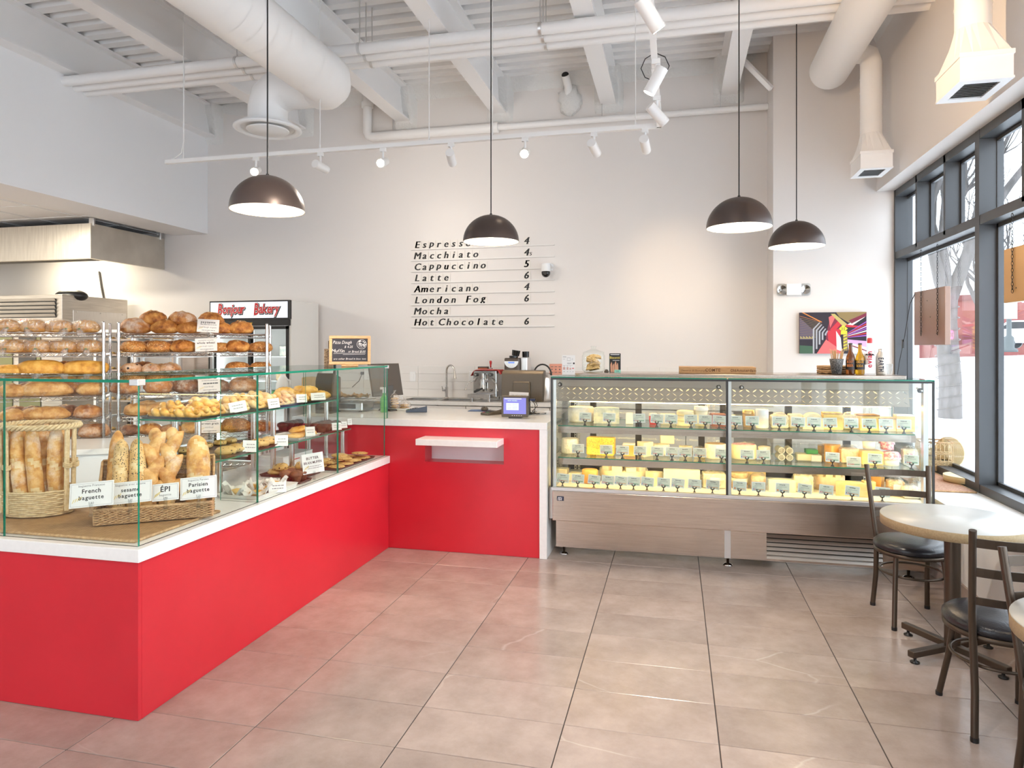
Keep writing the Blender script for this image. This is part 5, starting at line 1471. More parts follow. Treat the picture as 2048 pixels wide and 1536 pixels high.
        b = MB(); b.cbox(-w * .42, w * .42, -d * .4, d * .4, 0.002, h * .86, .006); b.build('contents', [M[0]], t)
        b = MB(); off = Vector((u, 1, 2)); b.sphere((0, 0, h * .5), 1, 16, 12, 0, w * .62, d * .62, h * .62, fn=lambda q: .92 + .12 * noise.noise(q * 5 + off)); b.v = [(p[0], p[1], max(.001, p[2])) for p in b.v]; b.build('film', [M_BAG], t)
        if len(M) > 1:
            b = MB(); b.cbox(-w * .18, w * .18, -d * .64, -d * .62, h * .3, h * .7, .001); b.build('label_sticker', [M[1]], t)
        return t
    o = mb.build(name, M, None, loc, (0, 0, rot)); tag(o, label, cat, 'cheeses in the case')
    return o
UP, LO, BT = S1, S2, .522
yu = 5.33
C = put_cheese
C(1162, 51, 30, 'drum', ['white', 'white'], UP, 5.40, 'white rinded cheese wheel at the left end of the upper shelf')
C(1214, 50, 31, 'slab', ['blue', 'grey'], UP, 5.36, 'blue-veined half wheel next to the white wheel, upper shelf')
C(1259, 15, 22, 'block', ['paperw'], UP, 5.30, 'small white wrapped block on the upper shelf')
C(1306, 17, 22, 'tub', ['red', 'paperw'], UP, 5.30, 'small red and white tub on the upper shelf', 'tub', 'cheese_tub')
C(1336, 30, 20, 'block', ['pale'], UP, 5.36, 'pale block right of the red tub, upper shelf')
C(1370, 34, 30, 'stack', ['cream', 'pale'], UP, 5.30, 'stack of three small cream rounds on the upper shelf')
C(1402, 28, 38, 'tub', ['pale', 'paperw'], UP, 5.32, 'tall pale tub beside the stacked rounds', 'tub', 'cheese_tub')
C(1436, 30, 25, 'block', ['rednut'], UP, 5.30, 'red-brown boxed cheese left of the middle post')
C(1466, 22, 22, 'pack', ['pink'], UP, 5.30, 'pinkish wrapped piece right of the middle post')
C(1497, 24, 33, 'tub', ['kraft', 'gold'], UP, 5.32, 'jar with a golden lid on the upper shelf', 'jar', 'preserve_jar')
gp = C(1524, 25, 37, 'drum', ['paperw', 'gold'], UP, 5.26, 'tall white printed cylinder on the upper shelf')
C(1558, 38, 29, 'pack', ['pale'], UP, 5.30, 'clear-wrapped pale block beside the white cylinder')
C(1590, 26, 27, 'block', ['cream'], UP, 5.34, 'cream block in the middle of the right upper shelf')
C(1625, 38, 31, 'arch', ['pale', 'cream'], UP, 5.30, 'arched half wheel in the middle of the right upper shelf')
C(1664, 36, 33, 'rindblock', ['yellow', 'tan'], UP, 5.30, 'yellow block with brown rind, first of five at the right upper shelf')
C(1698, 36, 32, 'pack', ['cream'], UP, 5.34, 'wrapped cream block, second of five at the right upper shelf')
C(1734, 37, 31, 'rindblock', ['yellow', 'brown'], UP, 5.30, 'large yellow block, third of five at the right upper shelf')
C(1771, 35, 26, 'rindblock', ['cream', 'tan'], UP, 5.30, 'cream block, fourth of five at the right upper shelf')
C(1808, 33, 33, 'rindblock', ['yellow', 'white'], UP, 5.28, 'yellow block at the right end of the upper shelf')
# middle shelf
C(1140, 35, 29, 'drum', ['white', 'white'], LO, 5.32, 'white drum cheese at the left end of the middle shelf')
C(1202, 55, 35, 'block', ['mustard'], LO, 5.28, 'big bright yellow speckled block on the middle shelf', dpx=26)
C(1258, 24, 24, 'rindblock', ['orange', 'white'], LO, 5.28, 'white-topped orange piece next to the speckled block')
C(1289, 32, 28, 'wedge', ['pale', 'orange'], LO, 5.28, 'cream wedge with orange rind on the middle shelf')
C(1322, 34, 22, 'wheel', ['white', 'cream'], LO, 5.36, 'low white round behind the tags, middle shelf')
C(1334, 27, 18, 'block', ['pale'], LO, 5.42, 'pale block raised above a white round, middle shelf', dz=.085)
C(1371, 26, 22, 'wedge', ['cream', 'white'], LO, 5.30, 'cream wedge in the middle of the left middle shelf')
C(1399, 26, 22, 'pack', ['yellow'], LO, 5.30, 'wrapped yellow piece left of the ridged drum')
C(1431, 42, 29, 'drum', ['white', 'tan'], LO, 5.32, 'ridged white drum with a tan top, middle shelf')
C(1487, 50, 29, 'wheel', ['cream', 'pinkc'], LO, 5.34, 'cream wheel with a red-flecked top, right of the middle post')
C(1528, 24, 27, 'stack', ['white', 'pale'], LO, 5.32, 'stack of white rounds on the right middle shelf')
C(1660, 42, 34, 'wedge', ['orange', 'cream'], LO, 5.32, 'orange-edged wedge on the right middle shelf')
C(1696, 40, 33, 'pack', ['pink'], LO, 5.34, 'pinkish wrapped block on the right middle shelf')
C(1740, 40, 27, 'block', ['yellow'], LO, 5.30, 'yellow packet with a green label, right middle shelf')
C(1738, 26, 20, 'tub', ['paperw', 'pale'], LO, 5.30, 'small cream tub on top of the yellow packet', 'tub', 'cheese_tub', dz=.108)
C(1781, 36, 26, 'clothjar', ['paperw', 'pinkc'], LO, 5.28, 'pot under a pink checked cloth, right middle shelf', 'jar', 'preserve_jar')
C(1774, 28, 22, 'clothjar', ['pinkc', 'pinkc'], LO, 5.34, 'pink pot standing on the cloth-covered one', 'jar', 'preserve_jar', dz=.101)
C(1818, 30, 36, 'pack', ['pale', 'pinkc'], LO, 5.32, 'clear bag with pink bow at the right end of the middle shelf')
gl = onY(1740, 935, 5.21)
# clear box with small logs
d = ray(1590, 698); t_ = 5.34 / d.y; k = t_ / FPX
bxw = 98 * k; t = thing('plastic_box', 'clear plastic box with small cheese logs on the right middle shelf', 'box', (d.x * t_, 5.34, LO + .001), 0)
mb = MB(); hx, hy, hh = bxw / 2, .10, .125
for (a, b, c, e) in ((-hx, hx, -hy, -hy + .002), (-hx, hx, hy - .002, hy), (-hx, -hx + .002, -hy, hy), (hx - .002, hx, -hy, hy)): mb.box(a, b, c, e, .002, hh)
mb.box(-hx, hx, -hy, hy, 0, .002); mb.build('body', [M_CLEAR], t)
mb = MB(); mb.cbox(-hx - .004, hx + .004, -hy - .004, hy + .004, hh, hh + .012, .004); mb.build('lid', [M_CLEAR], t)
for i, x in enumerate((-.105, -.045)):
    for j in (0, 1):
        o = MB().cyl((0, -.05, 0), (0, .06, 0), .024, n=20); o.lathe([(0, 0), (.019, 0)], 16, mat=1); o.xf(Matrix.Translation((0, -.0505, 0)) @ Matrix.Rotation(math.pi / 2, 4, 'X'), len(o.v) - 32)
        ob = o.build('cheese_log', [CM['white'], CM['grey']], None, (t.location.x + x, t.location.y - .01, LO + .028 + j * .049), (0, 0, .1 - .1 * i))
        tag(ob, 'small white cheese log in the clear box, %s %s' % ('lower' if j == 0 else 'upper', 'left' if i == 0 else 'right'), 'cheese', 'logs in the clear box')
o = MB().cbox(-.055, .055, -.05, .05, 0, .05, .006).build('cheese', [CM['pale']], None, (t.location.x + .06, t.location.y, LO + .004)); tag(o, 'pale cheese packet inside the clear plastic box', 'cheese')
o = MB().cbox(-.04, .04, -.045, .045, 0, .03, .004).build('cheese', [CM['green']], None, (t.location.x + .11, t.location.y, LO + .056)); tag(o, 'green labelled packet inside the clear plastic box', 'cheese')
o = MB().cbox(-.035, .035, -.045, .045, 0, .048, .004).build('cheese', [CM['paperw']], None, (t.location.x + .135, t.location.y - .02, LO + .004)); tag(o, 'white packet inside the clear plastic box', 'cheese')
# bottom deck
C(1123, 26, 22, 'block', ['cream'], BT, 5.34, 'cream block at the left end of the bottom deck')
C(1180, 32, 27, 'wheel', ['orange', 'orange'], BT, 5.24, 'small orange round with dark base on the bottom deck')
C(1152, 26, 16, 'block', ['pale'], BT, 5.30, 'low pale block second from left on the bottom deck')
C(1247, 96, 36, 'cut_wheel', ['cream', 'pale'], BT, 5.42, 'big pale wheel cut into wedges on the bottom deck', dpx=88)
C(1308, 34, 26, 'wedge', ['cream', 'tan'], BT, 5.26, 'cream wedge right of the cut wheel, bottom deck')
C(1366, 70, 35, 'slab', ['pale', 'white'], BT, 5.32, 'half wheel with a white bloomy top on the bottom deck', dpx=60)
C(1427, 52, 33, 'pack', ['cream', 'paperw'], BT, 5.30, 'large wrapped chunk left of the middle post, bottom deck')
C(1478, 34, 31, 'stack', ['tan', 'pale'], BT, 5.32, 'stack of rinded rounds right of the middle post, bottom deck')
C(1509, 40, 42, 'arch', ['yellow', 'white'], BT, 5.50, 'tall yellow half wheel standing at the back of the bottom deck')
C(1516, 32, 31, 'pack', ['tan'], BT, 5.30, 'tan wrapped wedge in front of the tall half wheel')
C(1560, 50, 23, 'slab', ['pale', 'paperw'], BT, 5.30, 'low pale half wheel on the right bottom deck')
C(1606, 42, 36, 'pack', ['cream'], BT, 5.30, 'tall wrapped cream block on the right bottom deck')
C(1656, 62, 42, 'cut_wheel', ['pink', 'cream'], BT, 5.44, 'paper-lined wheel with wedges on the right bottom deck', dpx=56)
C(1700, 58, 26, 'slab', ['yellow', 'tan'], BT, 5.26, 'low yellow half wheel with brown rind, right bottom deck')
C(1737, 22, 26, 'block', ['yellow'], BT, 5.30, 'narrow yellow block behind the chair top, bottom deck')
C(1757, 30, 37, 'wedge', ['orange', 'kraft'], BT, 5.36, 'orange wedge behind the chair back, bottom deck')
C(1790, 36, 34, 'pack', ['kraft', 'paperw'], BT, 5.30, 'clear bag of golden crackers, left one at the right end')
C(1820, 36, 26, 'pack', ['pale', 'kraft'], BT, 5.22, 'clear bag of pale crisps at the right end of the bottom deck')
C(1836, 34, 36, 'pack', ['tan', 'paperw'], BT, 5.42, 'clear bag with a paper label, farthest right on the bottom deck')

# ---------------------------------------------------------------- price tags of the cheeses
M_TAGP = pm('tag_paper', (.66, .69, .55), .55); M_TAGW = pm('tag_border', (.82, .84, .82), .55)
M_FBL = pm('flag_blue', (.02, .04, .22), .5); M_FRD = pm('flag_red', (.60, .02, .03), .5); M_FYL = pm('flag_yellow', (.80, .52, .05), .5); M_FGR = pm('flag_green', (.03, .25, .12), .5); M_FOR = pm('bar_orange', (.78, .38, .14), .5)
mb = MB(); mb.lathe([(0, 0), (.013, 0), (.013, .003), (.005, .010), (.004, .022), (.006, .026)], 12); mb.cyl((-.009, 0, .030), (.009, 0, .030), .004, n=6)
for s in (-1, 1): mb.cyl((s * .009, 0, .028), (s * .011, 0, .042), .0035, .0045, n=6)
_hold = mb.mesh('tag_holder', [M_DARK])
def tagcard(flag, bar, seed):
    rr = random.Random(seed); w, h = .092, .066; mb = MB(); mb.box(-w / 2, w / 2, -.0006, .0006, 0, h, 1)
    q = lambda a, b, c, d, m, y=-.0009: mb.quad((a, y, c), (b, y, c), (b, y, d), (a, y, d), m)
    q(-w / 2 + .004, w / 2 - .004, .004, h - .004, 0, -.0008)
    x = -.020
    for k in range(6): q(x, x + .0045, h - .017 + rr.uniform(-.001, .001), h - .012 + rr.uniform(0, .002), 2); x += .0065
    x = -.026
    while x < .026: g = rr.uniform(.002, .006); q(x, x + g, h - .028, h - .0255, 2); x += g + .0015
    for row in (.032, .026, .021):
        x = -.040
        while x < rr.uniform(-.018, .0): g = rr.uniform(.002, .006); q(x, x + g, row, row + .0014, 2); x += g + .0016
    F = {'fr': (3, 1, 4), 'es': (4, 5, 4), 'it': (6, 1, 4), 'ca': (4, 1, 4), 'nl': (4, 1, 3), 'ch': (4, 1, 4)}[flag]
    if flag in ('es', 'nl'):
        for k in range(3): q(-.038, -.025, .010 + k * .003, .013 + k * .003, F[k])
    else:
        for k in range(3): q(-.038 + k * .0045, -.0335 + k * .0045, .010, .019, F[k])
    x = -.020
    while x < .0: q(x, x + .003, .012, .017, 7 if rr.random() < .4 else (3 if flag in ('es',) else 4)); x += .0036
    while x < .036: q(x, x + .003, .012, .017, 6 if bar == 'g' else 8); x += .0036
    return mb.mesh('card', [M_TAGP, M_TAGW, M_INKG, M_FBL, M_FRD, M_FYL, M_FGR, M_DARK, M_FOR])
_tc = {}
def cheese_tag(u, z, y, flag, bar, label, roll=0, holder=True):
    k = (flag, bar, crng.randint(0, 2))
    if k not in _tc: _tc[k] = tagcard(flag, bar, hash_s(flag + bar) + k[2])
    d = ray(u, 698); t_ = y / d.y
    t = thing('cheese_tag', label, 'price tag', (d.x * t_, y, z + .001), crng.uniform(-.06, .06) + .06, 'cheese price tags')
    if holder: obj('tag_holder', _hold, t)
    c = obj('card', _tc[k], t, (0, 0, .030 if holder else 0)); c.rotation_euler = (-.16, roll, 0)
rowsT = [('upper', UP, 5.125, [(1170, 'fr', 'o'), (1218, 'fr', 'g'), (1278, 'fr', 'g'), (1313.6, 'fr', 'g'), (1341.7, 'fr', 'g'), (1382, 'fr', 'o'), (1410.5, 'fr', 'g'), (1438, 'fr', 'o'), (1471, 'fr', 'g'), (1504.7, 'it', 'g'), (1558.6, 'fr', 'g'), (1596, 'fr', 'g'), (1628, 'es', 'g'), (1660.8, 'es', 'o'), (1703, 'es', 'g'), (1738.8, 'es', 'g'), (1772.5, 'es', 'o'), (1808, 'es', 'g')]),
         ('middle', LO, 5.125, [(1156, 'fr', 'o'), (1212.5, 'ca', 'g'), (1245, 'fr', 'o'), (1280, 'fr', 'o'), (1314, 'it', 'g'), (1344, 'fr', 'o'), (1370.6, 'fr', 'g'), (1399.5, 'fr', 'o'), (1443, 'fr', 'g'), (1494, 'fr', 'g'), (1527, 'fr', 'g'), (1665, 'fr', 'g'), (1750, 'fr', 'g'), (1823, 'fr', 'g')]),
         ('bottom', BT, 5.045, [(1125, 'it', 'o'), (1155.5, 'ca', 'g'), (1187.5, 'fr', 'g'), (1215, 'ca', 'g'), (1241, 'fr', 'o'), (1267, 'fr', 'g'), (1294, 'fr', 'g'), (1327, 'nl', 'g'), (1355, 'fr', 'o'), (1389, 'ch', 'o'), (1425, 'fr', 'o'), (1479, 'es', 'o'), (1517, 'fr', 'o'), (1565, 'es', 'o'), (1609, 'fr', 'o'), (1652, 'ch', 'o'), (1704, 'fr', 'o'), (1764.6, 'fr', 'o')])]
ORD += ['sixteenth', 'seventeenth', 'eighteenth', 'nineteenth', 'twentieth']
for nm, z, y, row in rowsT:
    for i, (u, f, b) in enumerate(row):
        cheese_tag(u, z, y, f, b, 'small cheese price tag on a black stand, %s shelf, %s from left' % (nm, ORD[i]), crng.uniform(-.05, .05) + (.07 if nm == 'bottom' else .02))
cheese_tag(1708, LO, 5.15, 'ca', 'g', 'cheese price tag without a stand, leaning on the right middle shelf', 0, False)

# ================================================================ BACK COUNTER
BZ = .968; BY0 = 7.19
M_CAB = pm('cabinet_white', (.80, .78, .76), .4)
xs = [-4.12 + .47 * k for k in range(11)]
for k in range(10):
    x0, x1 = xs[k], min(xs[k + 1], XCL - .01)
    if x1 - x0 < .1: continue
    t = thing('base_cabinet', 'white base cabinet under the sink worktop, %s from the fridge' % ORD[k], 'cabinet', ((x0 + x1) / 2, 7.5, 0), 0, 'base cabinets')
    h = (x1 - x0) / 2
    mb = MB(); mb.box(-h + .002, h - .002, -.28, .28, .08, BZ - .20); mb.box(-h, h, -.22, .28, .0, .08); mb.build('body', [M_CAB], t)
    mb = MB(); mb.box(-h + .004, h - .004, -.30, -.281, .10, BZ - .22); d = mb.build('door', [M_CAB], t, bevel=.002)
    mb = MB(); mb.box(-h + .004, h - .004, -.30, -.281, BZ - .213, BZ - .05); d2 = mb.build('drawer', [M_CAB], t, bevel=.002)
    mb = MB(); mb.cyl((-.06, -.325, BZ - .13), (.06, -.325, BZ - .13), .005, n=8); mb.cyl((-.06, -.325, BZ - .13), (-.06, -.30, BZ - .13), .004, n=6); mb.cyl((.06, -.325, BZ - .13), (.06, -.30, BZ - .13), .004, n=6); mb.build('handle', [M_ALU], d2)
sx0, sx1 = onY(812, 795, 7.40).x, onY(948, 795, 7.40).x; sy0, sy1 = 7.26, 7.60
t = thing('sink_worktop', 'white back worktop along the wall with a double steel sink', 'worktop')
mb = MB()
for (a, b, c, d) in ((-4.12, sx0, BY0, YW - .002), (sx1, XCL - .004, BY0, YW - .002), (sx0, sx1, BY0, sy0), (sx0, sx1, sy1, YW - .002)): mb.box(a, b, c, d, BZ - .04, BZ)
mb.build('slab', [M_QUARTZ], t)
mb = MB(); sm = (sx0 + sx1) / 2 + .02
for (a, b) in ((sx0, sm - .015), (sm + .015, sx1)):
    for (p, q, r, s) in ((a, a + .004, sy0, sy1), (b - .004, b, sy0, sy1), (a, b, sy0, sy0 + .004), (a, b, sy1 - .004, sy1)): mb.box(p, q, r, s, BZ - .19, BZ)
    mb.box(a, b, sy0, sy1, BZ - .194, BZ - .19)
for (a, b, c, d) in ((sx0 - .02, sx1 + .02, sy0 - .02, sy0 + .004), (sx0 - .02, sx1 + .02, sy1 - .004, sy1 + .07), (sx0 - .02, sx0 + .004, sy0, sy1), (sx1 - .004, sx1 + .02, sy0, sy1), (sm - .017, sm + .017, sy0, sy1)): mb.cbox(a, b, c, d, BZ, BZ + .006, .002)
mb.build('sink_bowl', [M_STEEL], t)
fx = onY(893, 797, 7.64).x
t = thing('kitchen_faucet', 'tall chrome gooseneck faucet at the double sink', 'faucet', (fx, 7.64, BZ + .007))
mb = MB(); mb.lathe([(0, 0), (.028, 0), (.028, .008), (.019, .014), (.019, .13), (0, .13)], 18); mb.build('base', [M_CHROME], t)
R_ = .062; pts = [(0, 0, .12), (0, 0, .31)] + [(R_ - R_ * math.cos(a), -.10 * (1 - math.cos(a)) * .4, .31 + .075 * math.sin(a)) for a in [math.pi * k / 12 for k in range(1, 13)]]
mb = MB(); mb.tube(pts, .0115, 10); e = pts[-1]; mb.build('spout', [M_CHROME], t)
mb = MB(); mb.cyl((e[0], e[1], e[2] + .01), (e[0] + .012, e[1] - .01, e[2] - .08), .0125, .0165, n=12); mb.build('spray_head', [M_CHROME], t)
mb = MB(); mb.cyl((-.018, 0, .09), (-.048, 0, .09), .013, n=12); mb.cyl((-.045, 0, .09), (-.055, -.004, .135), .006, n=8); mb.build('lever', [M_CHROME], t)

# backsplash tiles on the wall
M_WTILE = pm('wall_tile', (.80, .77, .74), .25)
mb = MB(); tw_, th_ = .358, .094
mb.cbox(0, tw_ - .003, -.006, 0, 0, th_ - .003, .0012); wt = mb.mesh('tile', [M_WTILE])
for j in range(4):
    for k in range(15):
        x = -4.10 + k * tw_
        if x + tw_ > XCL: continue
        obj('tile', wt, wall_back, (x, YW, BZ + .003 + j * th_))
def outlet(u, v, y, label, w=.075, h=.118, sw=False):
    p = onY(u, v, y)
    t = thing('wall_outlet', label, 'outlet', (p.x, y, p.z), 0, 'wall plates')
    mb = MB(); mb.cbox(-w / 2, w / 2, -.012, -.006, -h / 2, h / 2, .002); mb.build('plate', [M_WHITE], t)
    mb = MB()
    if sw: mb.cbox(-.016, .016, -.016, -.012, -.032, .032, .002)
    else:
        for zz in (-.022, .022):
            for xx in (-.006, .006): mb.box(xx - .0012, xx + .0012, -.0127, -.0118, zz - .005, zz + .005, 1)
            mb.cyl((0, -.0127, zz - .012), (0, -.0118, zz - .012), .0025, n=8, mat=1)
    mb.build('socket' if not sw else 'rocker', [M_WHITE, M_DARK], t)
    return t
outlet(826, 753, YW, 'white switch plate on the backsplash left of the faucet', sw=True)
outlet(945, 752, YW, 'white switch plate on the backsplash beside the espresso machine', sw=True)
t = outlet(671, 750, YW, 'double wall outlet behind the bakery glass with one plug')
t2 = outlet(737, 750, YW, 'double wall outlet behind the bakery glass with black adapters', w=.115)
for (tt, dx) in ((t, 0), (t2, -.07)):
    mb = MB(); mb.cbox(dx - .018, dx + .018, -.045, -.013, .005, .04, .004); mb.tube([(dx, -.04, .01), (dx - .03, -.05, -.07), (dx - .12, -.06, -.15)], .004, 6); mb.build('plug', [M_BLACK], tt)

# espresso machine
ex = onY(972, 798, 7.38).x; sxm = 7.38 / ray(972, 698).y / FPX
t = thing('espresso_machine', 'polished steel espresso machine with two black knobs beside the sink', 'coffee machine', (ex, 7.42, BZ + .001), -.06)
W_, H_, D_ = 50 * sxm / 2, 66 * sxm, .17
mb = MB(); mb.cbox(-W_ + .01, W_, -D_ * .55, D_, .05, H_ - .03, .004); mb.build('body', [M_CHROME], t)
mb = MB(); mb.cbox(-W_ - .01, W_ - .03, -D_ * .55 - .13, -D_ * .55 + .02, .042, .085, .004); mb.build('drip_tray', [M_STEEL], t)
for (x, y) in ((-W_ + .03, -.20), (W_ - .05, -.20), (-W_ + .03, .14), (W_ - .05, .14)):
    mb = MB(); mb.cyl((x, y, 0), (x, y, .042), .016, n=12); mb.build('foot', [M_CHROME], t)
fy = -D_ * .55
for (x, z) in ((-W_ + .05, H_ - .075), (W_ - .06, H_ - .075), (-.03, H_ * .50), (-W_ + .065, H_ * .33), (W_ - .06, H_ * .33)):
    mb = MB(); r = .022 if z > H_ * .6 else .016; mb.cyl((x, fy, z), (x, fy - .035, z), r, r * .85, n=14); mb.cyl((x, fy - .035, z), (x, fy - .038, z), r * .6, n=12, mat=1); mb.build('knob', [M_BLACK, M_CHROME], t)
mb = MB(); mb.cyl((0, fy, H_ * .62), (0, fy - .07, H_ * .60), .030, n=18); mb.cyl((0, fy - .06, H_ * .66), (0, fy - .06, H_ * .38), .024, .028, n=16); mb.cyl((0, fy - .05, H_ * .84), (0, fy - .05, H_ * .66), .016, n=12); mb.cyl((.02, fy - .03, H_ * .3), (.02, fy - .03, H_ * .8), .006, n=8); mb.build('group_head', [M_CHROME], t)
mb = MB(); mb.cyl((.01, fy - .08, H_ * .40), (-W_ * .45, fy - .15, H_ * .30), .010, .013, n=10); mb.build('portafilter_handle', [M_BLACK], t)
for s in (-1, 1):
    mb = MB(); mb.tube([(s * (W_ - .05), fy - .02, H_ * .70), (s * (W_ - .01), fy - .06, H_ * .58), (s * (W_ + .025), fy - .08, H_ * .56), (s * (W_ + .05), fy - .10, H_ * .33)], .005, 8); mb.build('steam_wand', [M_CHROME], t)
t = thing('red_towel', 'red cloth draped over the top of the espresso machine', 'towel', (ex, 7.42, BZ + H_ - .027), -.06)
mb = MB(); n = 12; vs = []
for i in range(n + 1):
    for j in range(9):
        x = -W_ * 1.15 + 2.5 * W_ * i / n; y = -D_ * .56 + D_ * 1.2 * j / 8
        z = .006 + .004 * noise.noise(Vector((x * 30, y * 30, 2))); over = max(0, abs(x - .02) - W_ * 1.0); z -= over * 1.6
        vs.append((x, y, z))
mb.add(vs, [(i * 9 + j, (i + 1) * 9 + j, (i + 1) * 9 + j + 1, i * 9 + j + 1) for i in range(n) for j in range(8)], 0, True); o = mb.build('cloth', [pm('towel_red', (.62, .06, .05), .85)], t)
sd = o.modifiers.new('thick', 'SOLIDIFY'); sd.thickness = .004
t = thing('coffee_tamper', 'red-handled tamper standing on the espresso machine', 'tamper', (ex + W_ * .35, 7.40, BZ + H_ - .014))
mb = MB(); mb.lathe([(0, 0), (.024, 0), (.024, .012), (.008, .022), (0, .022)], 16); mb.build('base', [M_CHROME], t)
mb = MB(); mb.lathe([(0, .02), (.009, .022), (.008, .04), (.015, .075), (.014, .092), (0, .097)], 14); mb.build('handle', [pm('tamper_red', (.40, .01, .015), .2)], t)
t = thing('tamping_mat', 'small dark flat box lying on the espresso machine', 'box', (ex - W_ * .3, 7.42, BZ + H_ - .014))
mb = MB(); mb.cbox(-.055, .055, -.04, .04, 0, .014, .002); mb.build('base', [pm('box_rust', (.40, .10, .04), .5)], t); mb = MB(); mb.cbox(-.055, .055, -.04, .04, .0145, .028, .002); mb.build('lid', [M_DARK], t)
# coffee grinder
gx = onY(1030, 760, 7.45).x
t = thing('coffee_grinder', 'dark coffee grinder with an oval control panel behind the monitor', 'coffee grinder', (gx, 7.47, BZ + .001), -.05)
GH = onY(1030, 716, 7.45).z - BZ
mb = MB(); mb.cbox(-.088, .075, -.14, .10, .04, GH, .008); mb.build('body', [pm('grinder_bronze', (.10, .075, .06), .35, .5)], t)
mb = MB(); mb.cbox(.076, .15, -.06, .12, .0, GH + .005, .006); mb.build('side_housing', [M_ALU], t)
mb = MB(); n = 20; mb.prism([(-.006 + .080 * math.cos(math.pi + math.pi * k / n), GH - .035 + .075 * math.sin(math.pi + math.pi * k / n)) for k in range(n + 1)], -.146, -.141, 'y'); mb.build('control_panel', [M_ALU], t)
mb = MB(); mb.cbox(-.04, .03, -.149, -.146, GH - .058, GH - .042, .001); mb.build('display', [emit('grinder_lcd', (.25, .4, 1.0), .7)], t)
mb = MB()
for k in range(5): mb.cyl((-.05 + k * .022, -.1475, GH - .085), (-.05 + k * .022, -.1455, GH - .085), .007, n=10)
mb.build('button', [M_WHITE], t)
mb = MB(); mb.cyl((-.02, 0, GH), (-.02, 0, GH + .025), .05, n=18); mb.cyl((.0, 0, GH + .024), (.01, 0, GH + .085), .042, .048, n=18); mb.build('hopper', [M_BLACKG], t)
mb = MB(); mb.cbox(-.088, .075, -.15, .10, 0, .03, .004); mb.build('base', [M_DARK], t)
o = MB().cyl((0, 0, 0), (0, 0, .065), .038, .040, n=18).build('grinder_cap', [M_BLACKG], None, (gx + .112, 7.50, BZ + GH + .008)); tag(o, 'black round lid lying on the grinder housing', 'lid')
t = thing('plastic_jug', 'translucent jug with a red cap behind the coffee grinder', 'jug', (onY(1042, 720, 7.66).x, 7.66, BZ + .001))
mb = MB(); mb.lathe([(0, 0), (.06, 0), (.065, .02), (.065, .33), (.05, .40), (.025, .43), (.025, .455)], 20); mb.build('body', [M_CLEAR], t); mb = MB(); mb.cyl((0, 0, .45), (0, 0, .475), .029, n=16); mb.build('cap', [CM['red']], t)
# steel urn with a black handle behind the case end
t = thing('water_kettle', 'steel kettle with a black arched handle at the end of the back worktop', 'kettle', (onY(1085, 780, 7.45).x, 7.45, BZ + .001))
mb = MB(); mb.lathe([(0, 0), (.10, 0), (.115, .03), (.115, .25), (.09, .31), (.03, .33), (0, .335)], 26); mb.build('body', [M_STEEL], t)
mb = MB(); mb.tube([(-.10 * math.cos(a), 0, .29 + .12 * math.sin(a)) for a in [math.pi * k / 14 for k in range(15)]], .009, 8); mb.build('handle', [M_BLACK], t)
# salmon sheet on the wall
p = onY(1112, 739, YW)
t = thing('wall_notice', 'salmon paper notice taped to the wall above the kettle', 'notice', (p.x, YW - .0065, p.z))
mb = MB(); mb.box(-.075, .075, -.001, 0, -.065, .065); mb.build('sheet', [pm('paper_salmon', (.80, .36, .26), .6)], t)
mb = MB()
for i in range(3):
    for (z, h) in ((.028, .006), (-.035, .006)): mb.quad((-.06 + i * .045, -.0015, z), (-.03 + i * .045, -.0015, z), (-.03 + i * .045, -.0015, z + h), (-.06 + i * .045, -.0015, z + h))
    mb.quad((-.052 + i * .045, -.0015, -.006), (-.040 + i * .045, -.0015, -.006), (-.040 + i * .045, -.0015, .008), (-.052 + i * .045, -.0015, .008))
mb.build('print', [M_INKG], t)

# ================================================================ ON THE SERVICE COUNTER
def sizepx(u, y): return y / ray(u, 698).y / FPX
# monitor seen from behind
p = onY(1046, 770, 5.56); k = sizepx(1046, 5.56)
t = thing('pos_monitor', 'bronze touch-screen till monitor seen from behind on the service counter', 'monitor', (p.x, 5.56, SZ), -.12)
w2, zt_, zb_ = 44 * k, onY(1046, 740, 5.56).z - SZ, onY(1046, 802, 5.56).z - SZ
M_BRONZE = pm('bronze_plastic', (.115, .092, .068), .42, .3)
mb = MB(); mb.prism([(-.035, zb_), (.0, zb_ - .005), (.055, zt_ - .01), (.045, zt_), (.0, zt_ - .005), (-.02, zt_ - .03)], -w2, w2, 'x'); mb.build('housing', [M_BRONZE], t, bevel=.006)
mb = MB(); mb.cbox(-.075, .075, -.05, -.012, zb_ + .03, zb_ + .165, .008); mb.build('neck_cover', [M_BRONZE], t)
mb = MB(); mb.prism([(-.09, 0), (.10, 0), (.10, .012), (.0, .02), (-.02, zb_ + .06), (-.05, zb_ + .06), (-.06, .02)], -.07, .07, 'x'); mb.build('stand', [M_DARK], t, bevel=.004)
mb = MB(); mb.prism([(.004, zb_ + .004), (.010, zb_ + .004), (.060, zt_ - .012), (.056, zt_ - .010)], -w2 + .012, w2 - .012, 'x'); mb.build('screen', [M_BLACKG], t)
mb = MB(); mb.cbox(.07, .12, -.045, -.02, zb_ + .004, zb_ + .024, .002); mb.build('port_block', [pm('port_blue', (.03, .05, .14), .4)], t)
for q in range(3):
    mb = MB(); mb.tube([(.08 + .02 * q, -.04, zb_ + .01), (.11 + .02 * q, -.07, zb_ - .03), (.13 - .02 * q, -.02, .03), (.05 + .03 * q, .02, .006), (.17, .06 + .02 * q, .005)], .0035, 6); mb.build('cable', [M_DARK if q else M_WHITE], t)
